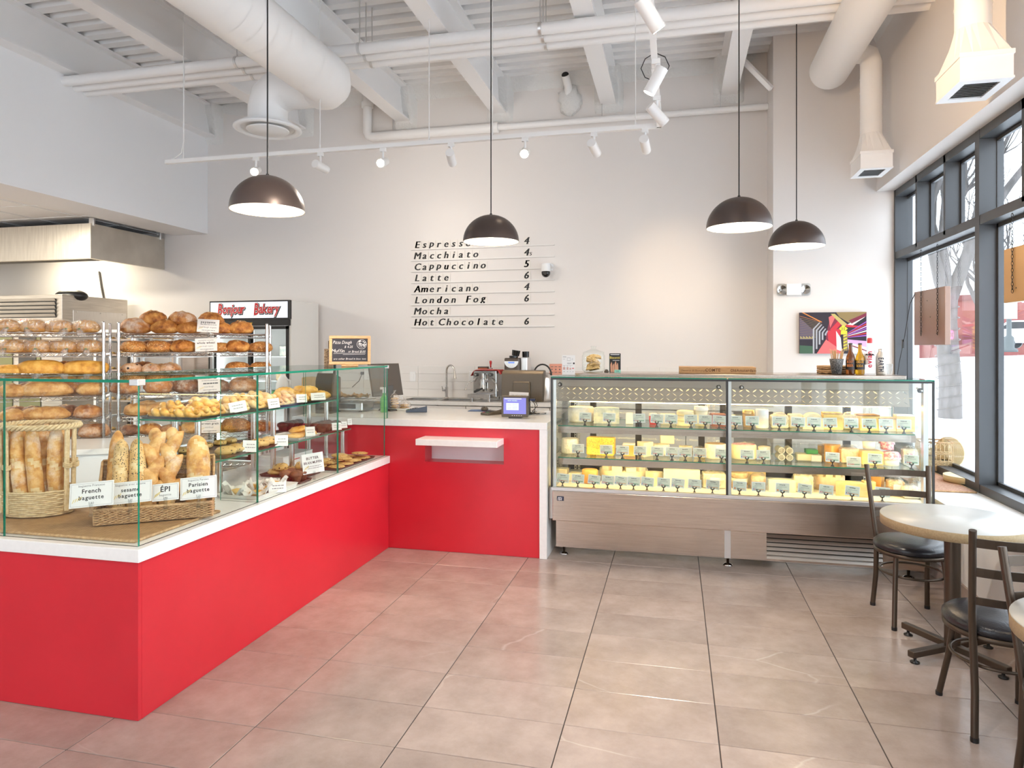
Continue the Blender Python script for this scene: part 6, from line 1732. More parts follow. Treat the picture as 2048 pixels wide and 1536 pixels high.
# customer display
p = onY(1030, 834, 5.21); k = sizepx(1030, 5.21)
t = thing('customer_display', 'small customer display with a blue screen facing the shop', 'display', (p.x, 5.21, SZ + .001), .05)
dw, dh = 27 * k, 43 * k
mb = MB(); mb.cbox(-dw, dw, -.012, .016, .010, dh + .01, .004); hs = mb.build('housing', [M_BRONZE], t)
mb = MB(); mb.prism([(-.01, .0), (.09, 0), (.09, .010), (.02, .06), (.0, .06)], -.05, .05, 'x'); mb.build('foot', [M_DARK], t)
mb = MB(); f = -.0125; sw_, s0, s1 = dw - .016, .035, dh - .008
mb.quad((-sw_, f, s0), (sw_, f, s0), (sw_, f, s1), (-sw_, f, s1), 0)
mb.quad((-sw_ * .75, f - .0004, s0 + .03), (sw_ * .35, f - .0004, s0 + .03), (sw_ * .35, f - .0004, s0 + .085), (-sw_ * .75, f - .0004, s0 + .085), 1)
mb.quad((-sw_ * .9, f - .0004, s1 - .010), (sw_ * .6, f - .0004, s1 - .010), (sw_ * .6, f - .0004, s1 - .004), (-sw_ * .9, f - .0004, s1 - .004), 1)
text(mb, 'NEW HOURS', .013, -sw_ * .2, s1 - .026, lambda a, b: (a, f - .0006, b), 2, 'c', .02, fit=.075)
for r_ in range(5): mb.quad((-sw_ * .68, f - .0006, s0 + .038 + r_ * .009), (-sw_ * (.35 - .05 * (r_ % 2)), f - .0006, s0 + .038 + r_ * .009), (-sw_ * (.35 - .05 * (r_ % 2)), f - .0006, s0 + .041 + r_ * .009), (-sw_ * .68, f - .0006, s0 + .041 + r_ * .009), 3); mb.quad((-sw_ * .2, f - .0006, s0 + .038 + r_ * .009), (sw_ * .25, f - .0006, s0 + .038 + r_ * .009), (sw_ * .25, f - .0006, s0 + .041 + r_ * .009), (-sw_ * .2, f - .0006, s0 + .041 + r_ * .009), 3)
mb.build('screen', [emit('screen_blue', (.25, .24, .62), 1.0), emit('screen_white', (.75, .82, .95), 1.0), emit('screen_green', (.62, .80, .60), 1.0), emit('screen_grey', (.45, .48, .62), 1.0)], hs)
mb = MB()
for r_ in range(5): mb.cyl((-.02 + r_ * .018, -.0128, .022), (-.02 + r_ * .018, -.0118, .022), .003, n=8)
mb.build('button', [M_ALU], hs)
t2 = paper_card('counter_card', 'pale card about cash and debit tucked behind the blue customer display', .155, .10, [('Use cash or debit at', .013, .072, False), ('no charge', .016, .048, False), (None, .004, .030, 0)], (p.x + .02, 5.235, SZ + .105), .05, -.2, None, M_PAPERW, clip=False, wheat=False, roll=.03)
# card terminal, mouse, pad
def wedge_terminal(u, v, y, label, rz, m1, w=.045, l=.095, h=.045):
    p = onZ(u, v, SZ); t = thing('card_terminal', label, 'card terminal', (p.x, p.y, SZ + .001), rz, 'card terminals')
    mb = MB(); mb.prism([(-l, 0), (l, 0), (l, h), (-l, .018)], -w, w, 'x'); mb.build('body', [m1], t, bevel=.004)
    sl = (h - .018) / (2 * l)
    zf = lambda yy: .018 + sl * (yy + l) + .0006
    mb = MB(); mb.quad((-w * .8, .01, zf(.01)), (w * .8, .01, zf(.01)), (w * .8, l * .85, zf(l * .85)), (-w * .8, l * .85, zf(l * .85))); mb.build('screen', [M_ALU], t)
    mb = MB()
    for i in range(3):
        for j in range(4): mb.box(-w * .7 + i * w * .5, -w * .7 + i * w * .5 + w * .38, -l * .85 + j * .020, -l * .85 + j * .020 + .013, zf(-l * .85 + j * .02) - .001, zf(-l * .85 + j * .02) + .003, 1 if j == 0 and i == 0 else 2 if j == 0 and i == 2 else 0)
    mb.build('key', [M_DARK, CM['red'], CM['green']], t)
wedge_terminal(985, 829, 5.1, 'bronze card terminal beside the customer display', -.55, M_BRONZE)
wedge_terminal(833, 824, 5.1, 'blue-grey card terminal beside the bagged cookies', -1.2, pm('terminal_slate', (.07, .09, .13), .4), .05, .09, .05)
p = onZ(962, 822, SZ); o = MB().cbox(-.11, .11, -.08, .08, 0, .003, .001).build('mouse_pad', [pm('pad_blue', (.12, .19, .36), .7)], None, (p.x, p.y + .02, SZ + .001), (0, 0, .1)); tag(o, 'flat blue mouse pad on the service counter', 'mouse pad')
t = thing('computer_mouse', 'dark bronze computer mouse on the blue pad', 'mouse', (p.x + .03, p.y + .01, SZ + .0045), .2)
mb = MB(); mb.sphere((0, 0, .012), 1, 18, 10, 0, .033, .055, .026); mb.v = [(a, b, max(0, c)) for a, b, c in mb.v]; mb.build('shell', [M_BRONZE], t); mb = MB(); mb.cyl((-.004, -.035, .032), (.004, -.035, .032), .006, n=10); mb.build('wheel', [M_BLACK], t)
# white tray with bagged cookies
p = onZ(775, 820, SZ)
ct = tray('serving_tray', 'white serving tray with bagged cookies on the service counter', p.x - .23, p.x + .20, p.y - .07, p.y + .15, SZ, M_TRAYW, .022)
def cookie_bag(x, y, n, label, rz=0, tipped=False):
    t = thing('cookie_bag', label, 'cookies', (x, y, SZ + .006), rz, 'bagged cookies')
    for q in range(n):
        o = obj('cookie', _pm['cookie'][q % 3], t, (prng.uniform(-.004, .004), 0, .002 + q * .021)); o.scale = (.72, .72, 1.0)
    mb = MB(); off = Vector((x * 9, 1, 4)); h = n * .021 + .012
    mb.lathe([(.004, 0), (.052, .002), (.055, h * .5), (.05, h * .95), (.03, h + .02), (.010, h + .03), (.022, h + .055)], 20, mat=0)
    mb.v = [(a + .006 * noise.noise(Vector((a, b, c)) * 40 + off), b + .006 * noise.noise(Vector((b, c, a)) * 40 + off), c) for a, b, c in mb.v]; mb.build('bag', [M_BAG], t)
cookie_bag(p.x + .06, p.y - .0, 5, 'clear bag with a stack of five cookies on the white tray')
cookie_bag(p.x - .03, p.y + .05, 3, 'clear bag of cookies in the middle of the white tray', .5)
cookie_bag(p.x - .12, p.y + .06, 3, 'clear bag of cookies nearest the bakery glass on the white tray', .9)
cookie_bag(p.x + .13, p.y + .09, 2, 'low clear bag of cookies at the end of the white tray', .2)
for i, (dx, lab) in enumerate(((-.16, 'small cream card lying on the white cookie tray, left one'), (-.085, 'small cream card lying on the white cookie tray, right one'))):
    paper_card('cookie_card', lab, .075, .05, [(None, .004, .030, 0), (None, .004, .018, 0)], (p.x + dx, p.y - .045, SZ + .012), .1, -.7, 'cookie cards', clip=False, wheat=False)
# chalkboard and box on the case top
TG = GT + .013
cbp = Vector((-2.33, 4.62, TG)); k = 5.0 / FPX
t = thing('chalkboard', 'small framed chalkboard about pizza dough standing on the glass case', 'chalkboard', (cbp.x, cbp.y, TG), .42)
M_PINE = pm('pine_wood', (.62, .36, .16), .5, col2=(.74, .48, .25), nscale=6, stretch=(8, 8, 60))
w2, h2 = .150, .215; st = []
for (a, b, c, d) in ((-w2, w2, .014, .036), (-w2, w2, h2 - .008, h2 + .014), (-w2, -w2 + .022, .036, h2 - .008), (w2 - .022, w2, .036, h2 - .008)):
    mb = MB(); mb.cbox(a, b, -.009, .009, c, d, .003); o = mb.build('frame_side', [M_PINE], t); o.rotation_euler = (-.14, 0, 0)
mb = MB(); mb.box(-w2 + .022, w2 - .022, -.004, .004, .036, h2 - .008, 0)
pl = lambda a, b: (a, -.0046, b)
sc2 = [('Pizza Dough', .034, -.055, .168, .135), ('$ 4.25', .024, -.01, .138, .06), ('Muffin', .036, -.085, .104, .10), ('or Bread $1.00', .022, .05, .104, .125), ('are other Bread in box too', .020, 0, .050, .24)]
for s, z, x, y, fit in sc2: text(mb, s, z, x if z != .036 else x + .0, y, pl, 1, 'c', 0.0, .25, fit=fit)
for (x0, x1, z) in ((-.118, -.02, .094), (-.02, .115, .096), (-.05, .11, .088)): mb.quad((x0, -.0046, z), (x1, -.0046, z + .002), (x1, -.0046, z + .0038), (x0, -.0046, z + .0018), 1)
n = 26
for r0, r1 in ((.033, .0355), (.022, .0235)): mb.add([(.085 + r * math.cos(2 * math.pi * q / n), -.0046, .165 + r * math.sin(2 * math.pi * q / n)) for r in (r0, r1) for q in range(n)], [(q, (q + 1) % n, n + (q + 1) % n, n + q) for q in range(n)], 1)
rr = random.Random(2)
for q in range(26):
    a, r = rr.random() * 6.28, rr.random() * .030; x, z = .085 + r * math.cos(a), .165 + r * math.sin(a); s = rr.uniform(.002, .005); mb.quad((x - s, -.0046, z - s), (x + s, -.0046, z - s * .6), (x + s, -.0046, z + s), (x - s * .5, -.0046, z + s), 1)
o = mb.build('slate', [pm('slate_dark', (.028, .028, .040), .6), pm('chalk', (.80, .76, .74), .8)], t); o.rotation_euler = (-.14, 0, 0)
mb = MB(); mb.cbox(-.06, .06, -.03, .05, 0, .014, .003); mb.cbox(-.03, .03, -.034, -.012, .012, .022, .002); mb.build('easel_base', [M_PINE], t)
t = thing('coffee_box', 'narrow patterned coffee box standing beside the chalkboard', 'box', (-2.545, 4.70, TG), .5)
mb = MB(); mb.cbox(-.033, .033, -.025, .025, 0, .13, .001); mb.build('carton', [pm('carton_brown', (.16, .10, .06), .5, col2=(.55, .42, .28), nscale=90)], t)
mb = MB(); mb.quad((-.002, -.0256, .02), (.0335, -.0256, .02), (.0335, -.0256, .12), (-.002, -.0256, .12), 0); mb.quad((.004, -.026, .045), (.028, -.026, .045), (.028, -.026, .10), (.004, -.026, .10), 1); mb.build('label', [pm('carton_blue', (.08, .12, .22), .5), M_PAPER], t)
# till devices behind the glass end
p = onY(656, 735, 5.32)
t = thing('receipt_printer', 'dark brown receipt printer with white paper behind the chalkboard', 'printer', (p.x, 5.32, SZ), .1)
mb = MB(); mb.prism([(-.10, 0), (.10, 0), (.10, .30), (-.06, .34), (-.10, .28)], -.07, .075, 'x'); mb.build('body', [pm('till_brown', (.05, .035, .022), .5)], t, bevel=.004)
mb = MB(); mb.cbox(-.045, .045, -.02, .0, .325, .395, .001); mb.build('paper', [M_PAPER], t)
t = thing('till_display', 'small black display on a pole behind the chalkboard', 'display', (onY(668, 700, 5.40).x, 5.40, SZ), 0)
mb = MB(); mb.cbox(-.05, .05, -.012, .012, .50, .615, .003); mb.build('panel', [M_BLACKG], t); mb = MB(); mb.cyl((0, .014, 0), (0, .014, .52), .012, n=10); mb.build('pole', [M_BLACK], t)
p = onY(776, 752, 5.62)
t = thing('pos_monitor', 'second dark till monitor seen nearly edge-on behind the chalkboard', 'monitor', (p.x, 5.62, SZ), 1.12)
mb = MB(); mb.prism([(-.012, .13), (.012, .13), (.075, .41), (.05, .415)], -.17, .17, 'x'); mb.build('housing', [pm('till_brown2', (.055, .040, .028), .5)], t, bevel=.004)
mb = MB(); mb.prism([(-.09, 0), (.09, 0), (.09, .012), (.03, .02), (.02, .22), (-.01, .22), (-.02, .02), (-.09, .012)], -.05, .05, 'x'); mb.build('stand', [M_DARK], t)
t = thing('deli_scale', 'steel counter scale with tan paper bags on it behind the bakery glass', 'scale', (onY(700, 800, 5.50).x, 5.52, SZ), .05)
mb = MB(); mb.cbox(-.16, .16, -.13, .13, .012, .085, .008); mb.build('body', [M_ALU], t); mb = MB(); mb.cbox(-.18, .18, -.14, .14, .10, .112, .004); mb.cyl((0, 0, .08), (0, 0, .10), .03, n=12); mb.build('platform', [M_STEEL], t)
mb = MB(); mb.cbox(-.10, .10, -.135, -.129, .03, .07, .002); mb.build('display', [M_BLACKG], t)
for (x, y) in ((-.13, -.1), (.13, -.1), (-.13, .1), (.13, .1)): mb = MB(); mb.cyl((x, y, 0), (x, y, .014), .014, n=10); mb.build('foot', [M_BLACK], t)
o = crumple(.26, .18, .035, 9).build('paper_bags', [pm('kraft_paper', (.50, .30, .13), .7)], None, (onY(705, 800, 5.50).x, 5.52, SZ + .113), (0, 0, .2)); tag(o, 'crumpled tan paper bag lying on the counter scale', 'paper bag'); o.name = 'paper_bag'
t = thing('spray_bottle', 'green-labelled bottle beside the edge-on monitor', 'bottle', (onY(768, 790, 5.45).x, 5.45, SZ + .001))
mb = MB(); mb.lathe([(0, 0), (.03, 0), (.032, .01), (.032, .12), (.012, .15), (.012, .17)], 16); mb.build('body', [pm('bottle_green', (.08, .42, .08), .4)], t); mb = MB(); mb.cyl((0, 0, .165), (0, 0, .20), .014, n=12); mb.cbox(-.035, .012, -.008, .008, .195, .215, .002); mb.build('nozzle', [M_WHITE], t)

# ================================================================ ON THE CHEESE CASE
TL = CZ + .023
p = onY(1137, 750, 5.26)
t = thing('menu_card', 'white printed price card standing on the glass top of the cheese case', 'card', (p.x, 5.26, CZ + .009), .03)
k = sizepx(1137, 5.26); w2, h2 = 13 * k, 40 * k
mb = MB(); mb.box(-w2, w2, -.001, .001, 0, h2); mb.box(-w2, w2, -.001, .05, 0, .002)
q = lambda a, b, c, d, m: mb.quad((a * w2, -.0014, c * h2), (b * w2, -.0014, c * h2), (b * w2, -.0014, d * h2), (a * w2, -.0014, d * h2), m)
for (a, b, c, d, m) in ((-.85, -.35, .9, .92, 1), (-.85, -.5, .8, .81, 1), (-.2, .3, .72, .73, 1), (-.2, .3, .86, .87, 1), (-.2, -.18, .72, .87, 1), (.28, .3, .72, .87, 1), (-.2, .5, .6, .615, 1), (-.2, .4, .56, .575, 1), (.7, .95, .55, .63, 2), (-.85, -.5, .27, .40, 3), (-.3, .0, .27, .40, 3), (.15, .4, .27, .37, 3), (.55, .85, .32, .36, 4), (-.8, -.55, .44, .455, 1), (-.25, -.05, .44, .455, 1), (.2, .35, .44, .455, 1), (-.8, -.55, .17, .185, 1), (-.25, -.05, .17, .185, 1), (.2, .35, .17, .185, 1), (.6, .8, .17, .185, 1), (-.9, .7, .49, .495, 1), (.5, .7, .76, .77, 1), (.5, .7, .82, .83, 1)): q(a, b, c, d, m)
mb.build('sheet', [M_PAPER, M_INKG, M_INK, pm('print_meat', (.62, .38, .33), .6), CM['red']], t)
p = onY(1187, 742, 5.62); k = sizepx(1187, 5.62)
t = thing('cookie_jar', 'round glass jar of biscotti with a knobbed glass lid on the cheese case', 'jar', (p.x, 5.62, TL))
R_ = 22.5 * k
mb = MB(); mb.lathe([(0, .003), (R_ * .85, .003), (R_, .018), (R_, R_ * 1.45), (R_ * .9, R_ * 1.62), (R_ * .95, R_ * 1.68)], 32); mb.lathe([(0, 0), (R_ * .82, 0), (R_ * .9, .006)], 32); mb.build('body', [M_GLASS], t)
mb = MB(); mb.lathe([(R_ * .98, R_ * 1.70), (R_ * .95, R_ * 1.74), (R_ * .35, R_ * 1.98), (R_ * .18, R_ * 2.05), (R_ * .22, R_ * 2.2), (R_ * .26, R_ * 2.3), (0, R_ * 2.32)], 32); mb.build('lid', [M_GLASS], t)
M_BISC = crust('biscotti', (.60, .36, .12), (.72, .50, .20), (.80, .62, .34), 0, ((.35, .18, .06), (.45, .25, .1)), 70, .3)
bm = MB(); n = 10; bm.prism([(-.055, 0)] + [(-.055 * math.cos(math.pi * q / n), .034 * math.sin(math.pi * q / n)) for q in range(n + 1)], -.009, .009, 'y'); bmm = bm.mesh('biscotti', [M_BISC])
br = random.Random(6)
for q in range(11):
    a = br.random() * 6.28; r = br.uniform(0, R_ * .35)
    o = obj('biscotti', bmm, None, (p.x + r * math.cos(a), 5.62 + r * math.sin(a) * .8, TL + .020 + (q // 2) * R_ * .21), (br.uniform(-.9, -.3), br.uniform(-.35, .35), br.uniform(-.6, .6)))
    tag(o, 'almond biscotti slice piled inside the glass jar, %s counted from the bottom' % ORD[q], 'biscotti', 'biscotti in the glass jar')
p = onY(1230, 742, 5.56); k = sizepx(1230, 5.56)
t = thing('biscotti_card', 'black upright card reading Biscotti beside the glass jar', 'card', (p.x, 5.56, TL), .04)
w2, h2 = 11.2 * k, 38 * k
mb = MB(); mb.cbox(-w2, w2, -.006, .006, 0, h2, .001, 0); pl = lambda a, b: (a, -.0065, b)
text(mb, 'Biscotti', .027, 0, h2 * .72, pl, 1, 'c', .02, fit=w2 * 1.8); text(mb, 'BORN TO FORGET', .010, 0, h2 * .92, pl, 2, 'c', .0, fit=w2 * 1.7) if False else None
for (a, b, c, d) in ((-.8, .8, .92, .955), (-.4, .8, .62, .64)): mb.quad((a * w2, -.0065, c * h2), (b * w2, -.0065, c * h2), (b * w2, -.0065, d * h2), (a * w2, -.0065, d * h2), 2)
for i, (x, hh) in enumerate(((-.62, .5), (-.25, .42), (.12, .55), (.45, .46))): mb.add([((x - .16) * w2, -.0065, .02 * h2), ((x + .18) * w2, -.0065, .02 * h2), ((x + .10) * w2, -.0065, hh * h2), ((x - .02) * w2, -.0065, (hh + .05) * h2), ((x - .20) * w2, -.0065, hh * .8 * h2)], [(0, 1, 2, 3, 4)], 3)
mb.quad((-.1 * w2, -.007, .0), (w2, -.007, .0), (w2, -.007, .14 * h2), (-.1 * w2, -.007, .14 * h2), 4)
text(mb, '2.50', .014, .45 * w2, .03 * h2, lambda a, b: (a, -.0074, b), 5, 'c', 0.0, fit=w2 * .8)
mb.build('card', [M_BLACK, pm('print_gold', (.80, .62, .12), .5), M_PAPER, pm('print_biscuit', (.62, .32, .20), .6), pm('sticker_mint', (.28, .66, .52), .6), M_INK], t)
o = MB().lathe([(0, 0), (.020, 0), (.020, .006), (.012, .020), (0, .024)], 14).build('counter_bell', [M_BRONZE], None, (onY(1213, 740, 5.6).x, 5.60, TL)); tag(o, 'tiny dark domed knob between the jar and the black card', 'bell')
# wooden cheese plank
p0, p1 = onY(1358, 745, 5.50), onY(1512, 745, 5.50); k = sizepx(1435, 5.50)
t = thing('cheese_plank', 'long wooden block stamped with cheese names on the case top', 'sign', ((p0.x + p1.x) / 2, 5.50, TL))
w2, h2 = (p1.x - p0.x) / 2, 13 * k
M_OAK = pm('oak_block', (.40, .21, .085), .55, col2=(.52, .30, .13), nscale=5, stretch=(3, 20, 40))
mb = MB(); mb.cbox(-w2, w2, 0, .22, 0, h2, .002); mb.build('block', [M_OAK], t)
mb = MB(); pl = lambda a, b: (a, -.0006, b); text(mb, 'COMTE', .032, -.03, h2 * .3, pl, 0, 'c', .02, fit=.125); text(mb, 'Chaource de Bourgogne', .020, -w2 + .012, h2 * .3, pl, 0, 'l', 0.0, .2, fit=.20); text(mb, 'OldAmsterdam', .030, w2 * .68, h2 * .28, pl, 0, 'c', .02, fit=.19); mb.build('stamp', [pm('burnt_stamp', (.14, .06, .022), .7)], t)
# woven rounds, straws, bottles
p = onY(1668, 743, 5.74); k = sizepx(1668, 5.74)
for i in range(2):
    mb = MB(); R_ = 32 * k
    for q in range(10): mb.tube([(R_ * (1 - .09 * q) * math.cos(a), R_ * .75 * (1 - .09 * q) * math.sin(a), .014 + .004 * math.sin(a * 12 + q)) for a in [2 * math.pi * e / 40 for e in range(40)]], .008, 5, closed=True)
    mb.tube([(R_ * math.cos(a), R_ * .75 * math.sin(a), .026) for a in [2 * math.pi * e / 40 for e in range(40)]], .009, 6, closed=True)
    o = mb.build('woven_tray', [M_WICKERT], None, (p.x, 5.70, TL - .004 + i * .032)); tag(o, 'round woven straw tray on the case top, %s of two stacked' % ('lower' if i == 0 else 'upper'), 'tray', 'woven straw trays')
BYY = 5.52
def bp(u): d = ray(u, 698); t_ = BYY / d.y; return d.x * t_, t_ / FPX
x, k = bp(1673)
t = thing('straw_cup', 'dark patterned paper cup full of pale wooden stir sticks', 'cup', (x, BYY, TL))
mb = MB(); mb.lathe([(0, .003), (8.8 * k, .003), (13 * k, 30 * k), (13.2 * k, 31 * k), (12.3 * k, 30 * k), (8.2 * k, .006)], 24); mb.build('cup', [pm('cup_dark', (.10, .095, .09), .5, col2=(.35, .33, .31), nscale=160, contrast=(.52, .56))], t)
t2 = thing('stir_sticks', 'fan of pale wooden stir sticks in the dark cup', 'stir sticks', (x, BYY, TL + .012)); br = random.Random(3)
for q in range(34):
    a = br.random() * 6.28; r0 = br.uniform(0, 6 * k); r1 = r0 + br.uniform(2, 14) * k; h = br.uniform(40, 48) * k
    mb = MB(); mb.cyl((r0 * math.cos(a), r0 * math.sin(a), 0), (r1 * math.cos(a), r1 * .6 * math.sin(a), h), .0022, n=5); mb.build('stick', [M_PINE], t2)
M_AMBER = pm('amber_glass', (.20, .055, .010), .08, trans=.6); M_GOLDG = pm('golden_soda', (.72, .36, .02), .08, trans=.5)
def bottle(u, name, label, prof, m, parts, cat='bottle'):
    x, k = bp(u); t = thing(name, label, cat, (x, BYY, TL), -.25, 'drinks on the cheese case')
    mb = MB(); mb.lathe([(r * k, z * k) for r, z in prof], 24); mb.build('body', [m], t)
    for nm, pr, mm in parts:
        mb = MB(); mb.lathe([(r * k, z * k) for r, z in pr], 24); mb.build(nm, [mm], t)
    return t, k
sod = [(0, 0), (8, 0), (8.6, 2), (8.6, 30), (7.6, 36), (3.6, 46), (3.2, 60), (3.6, 62), (0, 62)]
M_LBLK = pm('label_dark', (.03, .022, .02), .5); M_LORG = pm('label_orange', (.72, .22, .05), .5)
t, k = bottle(1701, 'soda_bottle', 'brown glass soda bottle with a dark label beside the straws', sod, M_AMBER, [('label', [(8.75, 10), (8.75, 28)], M_LBLK), ('cap', [(3.9, 59.5), (3.9, 62.5), (0, 63)], M_DARK)])
mb = MB(); text(mb, 'ROOT', .026, 0, .085, lambda a, b: (a, -8.9 * k, b), 0, 'c', .02, fit=.045); text(mb, 'BEER', .026, 0, .058, lambda a, b: (a, -8.9 * k, b), 0, 'c', .02, fit=.045); mb.build('lettering', [M_LORG], t)
t, k = bottle(1720, 'soda_bottle', 'golden soda bottle with an orange-lettered dark label', sod, M_GOLDG, [('label', [(8.75, 10), (8.75, 28)], M_LBLK), ('cap', [(3.9, 59.5), (3.9, 62.5), (0, 63)], M_DARK)])
mb = MB(); text(mb, 'CREAM', .024, 0, .085, lambda a, b: (a, -8.9 * k, b), 0, 'c', .02, fit=.048); text(mb, 'SODA', .026, 0, .056, lambda a, b: (a, -8.9 * k, b), 0, 'c', .02, fit=.045); mb.build('lettering', [pm('ink_amber', (.80, .42, .06), .5)], t)
t, k = bottle(1739.5, 'water_bottle', 'clear water bottle with a red cap among the drinks', [(0, 0), (9, 0), (9.6, 3), (9.2, 12), (9.6, 20), (9.6, 44), (8, 54), (3.8, 63), (3.6, 65)], M_CLEAR, [('cap', [(4.6, 63), (4.8, 69), (4.2, 73), (0, 73.5)], CM['red']), ('label', [(9.75, 20), (9.75, 42)], pm('label_film', (.80, .78, .80), .4))])
mb = MB(); text(mb, 'evian', .052, 14 * k, 0, lambda a, b: (-b + .014, -9.95 * k, a), 0, 'l', .02, fit=34 * k); mb.build('lettering', [pm('ink_red', (.62, .02, .05), .5)], t)
mb = MB()
for i, x in enumerate((-.02, 0, .02)): mb.add([(x - .014, -9.95 * k, 38.5 * k), (x + .014, -9.95 * k, 38.5 * k), (x, -9.95 * k, (42 + (i == 1) * 2) * k)], [(0, 1, 2)])
mb.build('mountain_print', [M_INK], t)
t, k = bottle(1762, 'metal_bottle', 'matte white metal water bottle with black upright lettering', [(0, 0), (8.6, 0), (9.4, 1.5), (9.4, 36), (7.5, 42), (4.6, 46), (4.4, 50), (4.7, 51), (0, 51)], pm('metal_cream', (.62, .56, .48), .38, .35), [('cap', [(4.9, 46.5), (4.9, 51.5), (0, 52)], M_ALU)])
mb = MB(); text(mb, 'EARTH', .048, -34 * k, 0, lambda a, b: (b - .016, -9.6 * k, -a), 0, 'l', .02, fit=28 * k); mb.build('lettering', [pm('ink_navy', (.02, .022, .05), .5)], t)
t, k = bottle(1779, 'glass_tumbler', 'small clear tumbler at the right end of the drinks', [(0, .5), (4.2, .5), (6.3, 21), (5.9, 21), (3.9, 2)], M_CLEAR, [('rim', [(6.4, 20.2), (6.4, 21.2), (5.9, 21.2)], M_CLEAR)], 'glass')

# ================================================================ ON THE WALLS
xl, xr = onY(823, 500, YW).x, onY(1109, 500, YW).x; zt_, zb_ = onY(823, 500, YW).z, onY(823, 654.5, YW).z
board = thing('menu_board', 'white drinks menu rails with black slanted letters on the back wall', 'menu', (xl, YW, zb_))
items = [('Espresso', '4'), ('Macchiato', '4'), ('Cappuccino', '5'), ('Latte', '6'), ('Americano', '4'), ('London Fog', '6'), ('Mocha', ''), ('Hot Chocolate', '6')]
M_RAIL = pm('rail_white', (.80, .77, .74), .4); M_LCARD = pm('letter_card', (.80, .76, .71), .45)
kx = sizepx(960, YW); pitch = 15.5 * kx; _lm = {}
def letter_mesh(c, small=False):
    if (c, small) not in _lm:
        mb = MB(); mb.box(0, pitch * .94 if not small else .036, -.002, 0, 0, 17 * kx if not small else .05, 0)
        s = .118 if not small else .055
        gw = GL[(c, 0.02)][2]
        for dx in (-.005, -.0025, 0, .0025, .005): text(mb, c, s, pitch * .5 if not small else .02, 3.2 * kx if c not in 'pgy' else 4.6 * kx, lambda a, b: (a - .012 + (dx if not small else dx * .4), -.0026, b), 1, 'c', 0.0, .22, 0.02)
        _lm[(c, small)] = mb.mesh('letter', [M_LCARD, M_INK])
    return _lm[(c, small)]
for i, (nm, pr) in enumerate(items):
    z = (zt_ - zb_) * (7 - i) / 7
    mb = MB(); mb.box(0, xr - xl, -.022, 0, -.006, .0); mb.box(0, xr - xl, -.022, -.019, .0, .008); mb.box(0, xr - xl, -.003, 0, 0, .012); r = mb.build('rail', [M_RAIL], board, (0, 0, z))
    x = 7 * kx
    for c in nm:
        if c == ' ': x += pitch * (1.0 if nm[0] == 'L' else .35); continue
        obj('letter', letter_mesh(c), r, (x, -.0035, .001)); x += pitch
    if pr: obj('letter', letter_mesh(pr), r, (onY(1047, 500, YW).x - xl, -.0035, .001))
    if i == 1: obj('letter', letter_mesh('5', True), r, (onY(1060, 500, YW).x - xl, -.0065, .001))
p = onY(1098, 540, YW)
t = thing('security_camera', 'white and black dome security camera mounted beside the menu', 'camera', (p.x, YW, p.z))
mb = MB(); mb.cbox(-.06, .045, -.11, -.002, .052, .068, .004); mb.cbox(-.04, .05, -.02, 0, -.01, .068, .004); mb.build('bracket', [M_WHITE], t)
mb = MB(); mb.cyl((-.015, -.12, -.03), (-.015, -.12, .058), .052, n=24); mb.build('housing', [M_WHITE], t)
mb = MB(); mb.sphere((-.015, -.12, -.045), .05, 22, 14, 0, 1, 1, 1.05); mb.build('dome', [M_BLACKG], t)
mb = MB(); mb.cyl((-.015, -.16, -.052), (-.015, -.173, -.055), .02, n=14); mb.build('lens', [M_DARK], t)
p = onY(1586, 580, YC)
t = thing('emergency_light', 'white twin-lens emergency light box on the wall return', 'emergency light', (p.x, YC, p.z)); k = sizepx(1586, YC)
mb = MB(); mb.cbox(-14 * k, 14 * k, -.06, 0, -11 * k, 12 * k, .004); mb.build('body', [M_WHITE], t)
for s in (-1, 1):
    mb = MB(); mb.cbox(s * 14.3 * k, s * 31 * k, -.055, 0, -12 * k, 12 * k, .012); mb.build('lamp_cover', [M_CLEAR], t)
    mb = MB(); mb.lathe([(0, 0), (.045, .03)], 16); mb.xf(Matrix.Translation((s * 22 * k, -.02, 0)) @ Matrix.Rotation(math.pi / 2, 4, 'X')); mb.build('reflector', [M_CHROME], t)
# canvas picture
a0, a1 = onY(1598, 707, YC), onY(1731, 624, YC); w, h = a1.x - a0.x, a1.z - a0.z
t = thing('canvas_print', 'colourful night photograph of a red-lit bridge on stretched canvas', 'picture', (a0.x, YC, a0.z))
mb = MB(); mb.cbox(0, w, -.035, 0, 0, h, .002); mb.build('canvas', [pm('canvas_edge', (.05, .03, .04), .7)], t)
cols = [(.020, .014, .026), (.75, .26, .05), (.42, .42, .46), (.60, .03, .05), (.85, .16, .16), (.80, .72, .05), (.28, .20, .08), (.34, .10, .50), (.72, .40, .75), (.20, .02, .05), (.55, .45, .15), (.10, .08, .14), (.90, .80, .78), (.05, .12, .07)]
PMt = [pm('print_ink_%d' % i, c, .45) for i, c in enumerate(cols)]
mb = MB(); lay = [0]
def poly(pts, m):
    lay[0] += 1; y = -.0353 - lay[0] * .00002
    mb.add([(x * w, y, (1 - z) * h) for x, z in pts], [tuple(range(len(pts)))], m)
poly([(0, 0), (1, 0), (1, 1), (0, 1)], 0); poly([(0, .12), (.22, .45), (.22, .66), (0, .66)], 11); poly([(0, .8), (.2, .82), (.2, 1), (0, 1)], 13)
for q in range(13): z = .08 + q * .045; poly([(0, z), (.34 - q * .008, .24 + q * .030), (.34 - q * .008, .247 + q * .030), (0, z + .007)], 1 if q == 0 else 6)
poly([(.03, .0), (.06, 0), (.34, .23), (.32, .24)], 1)
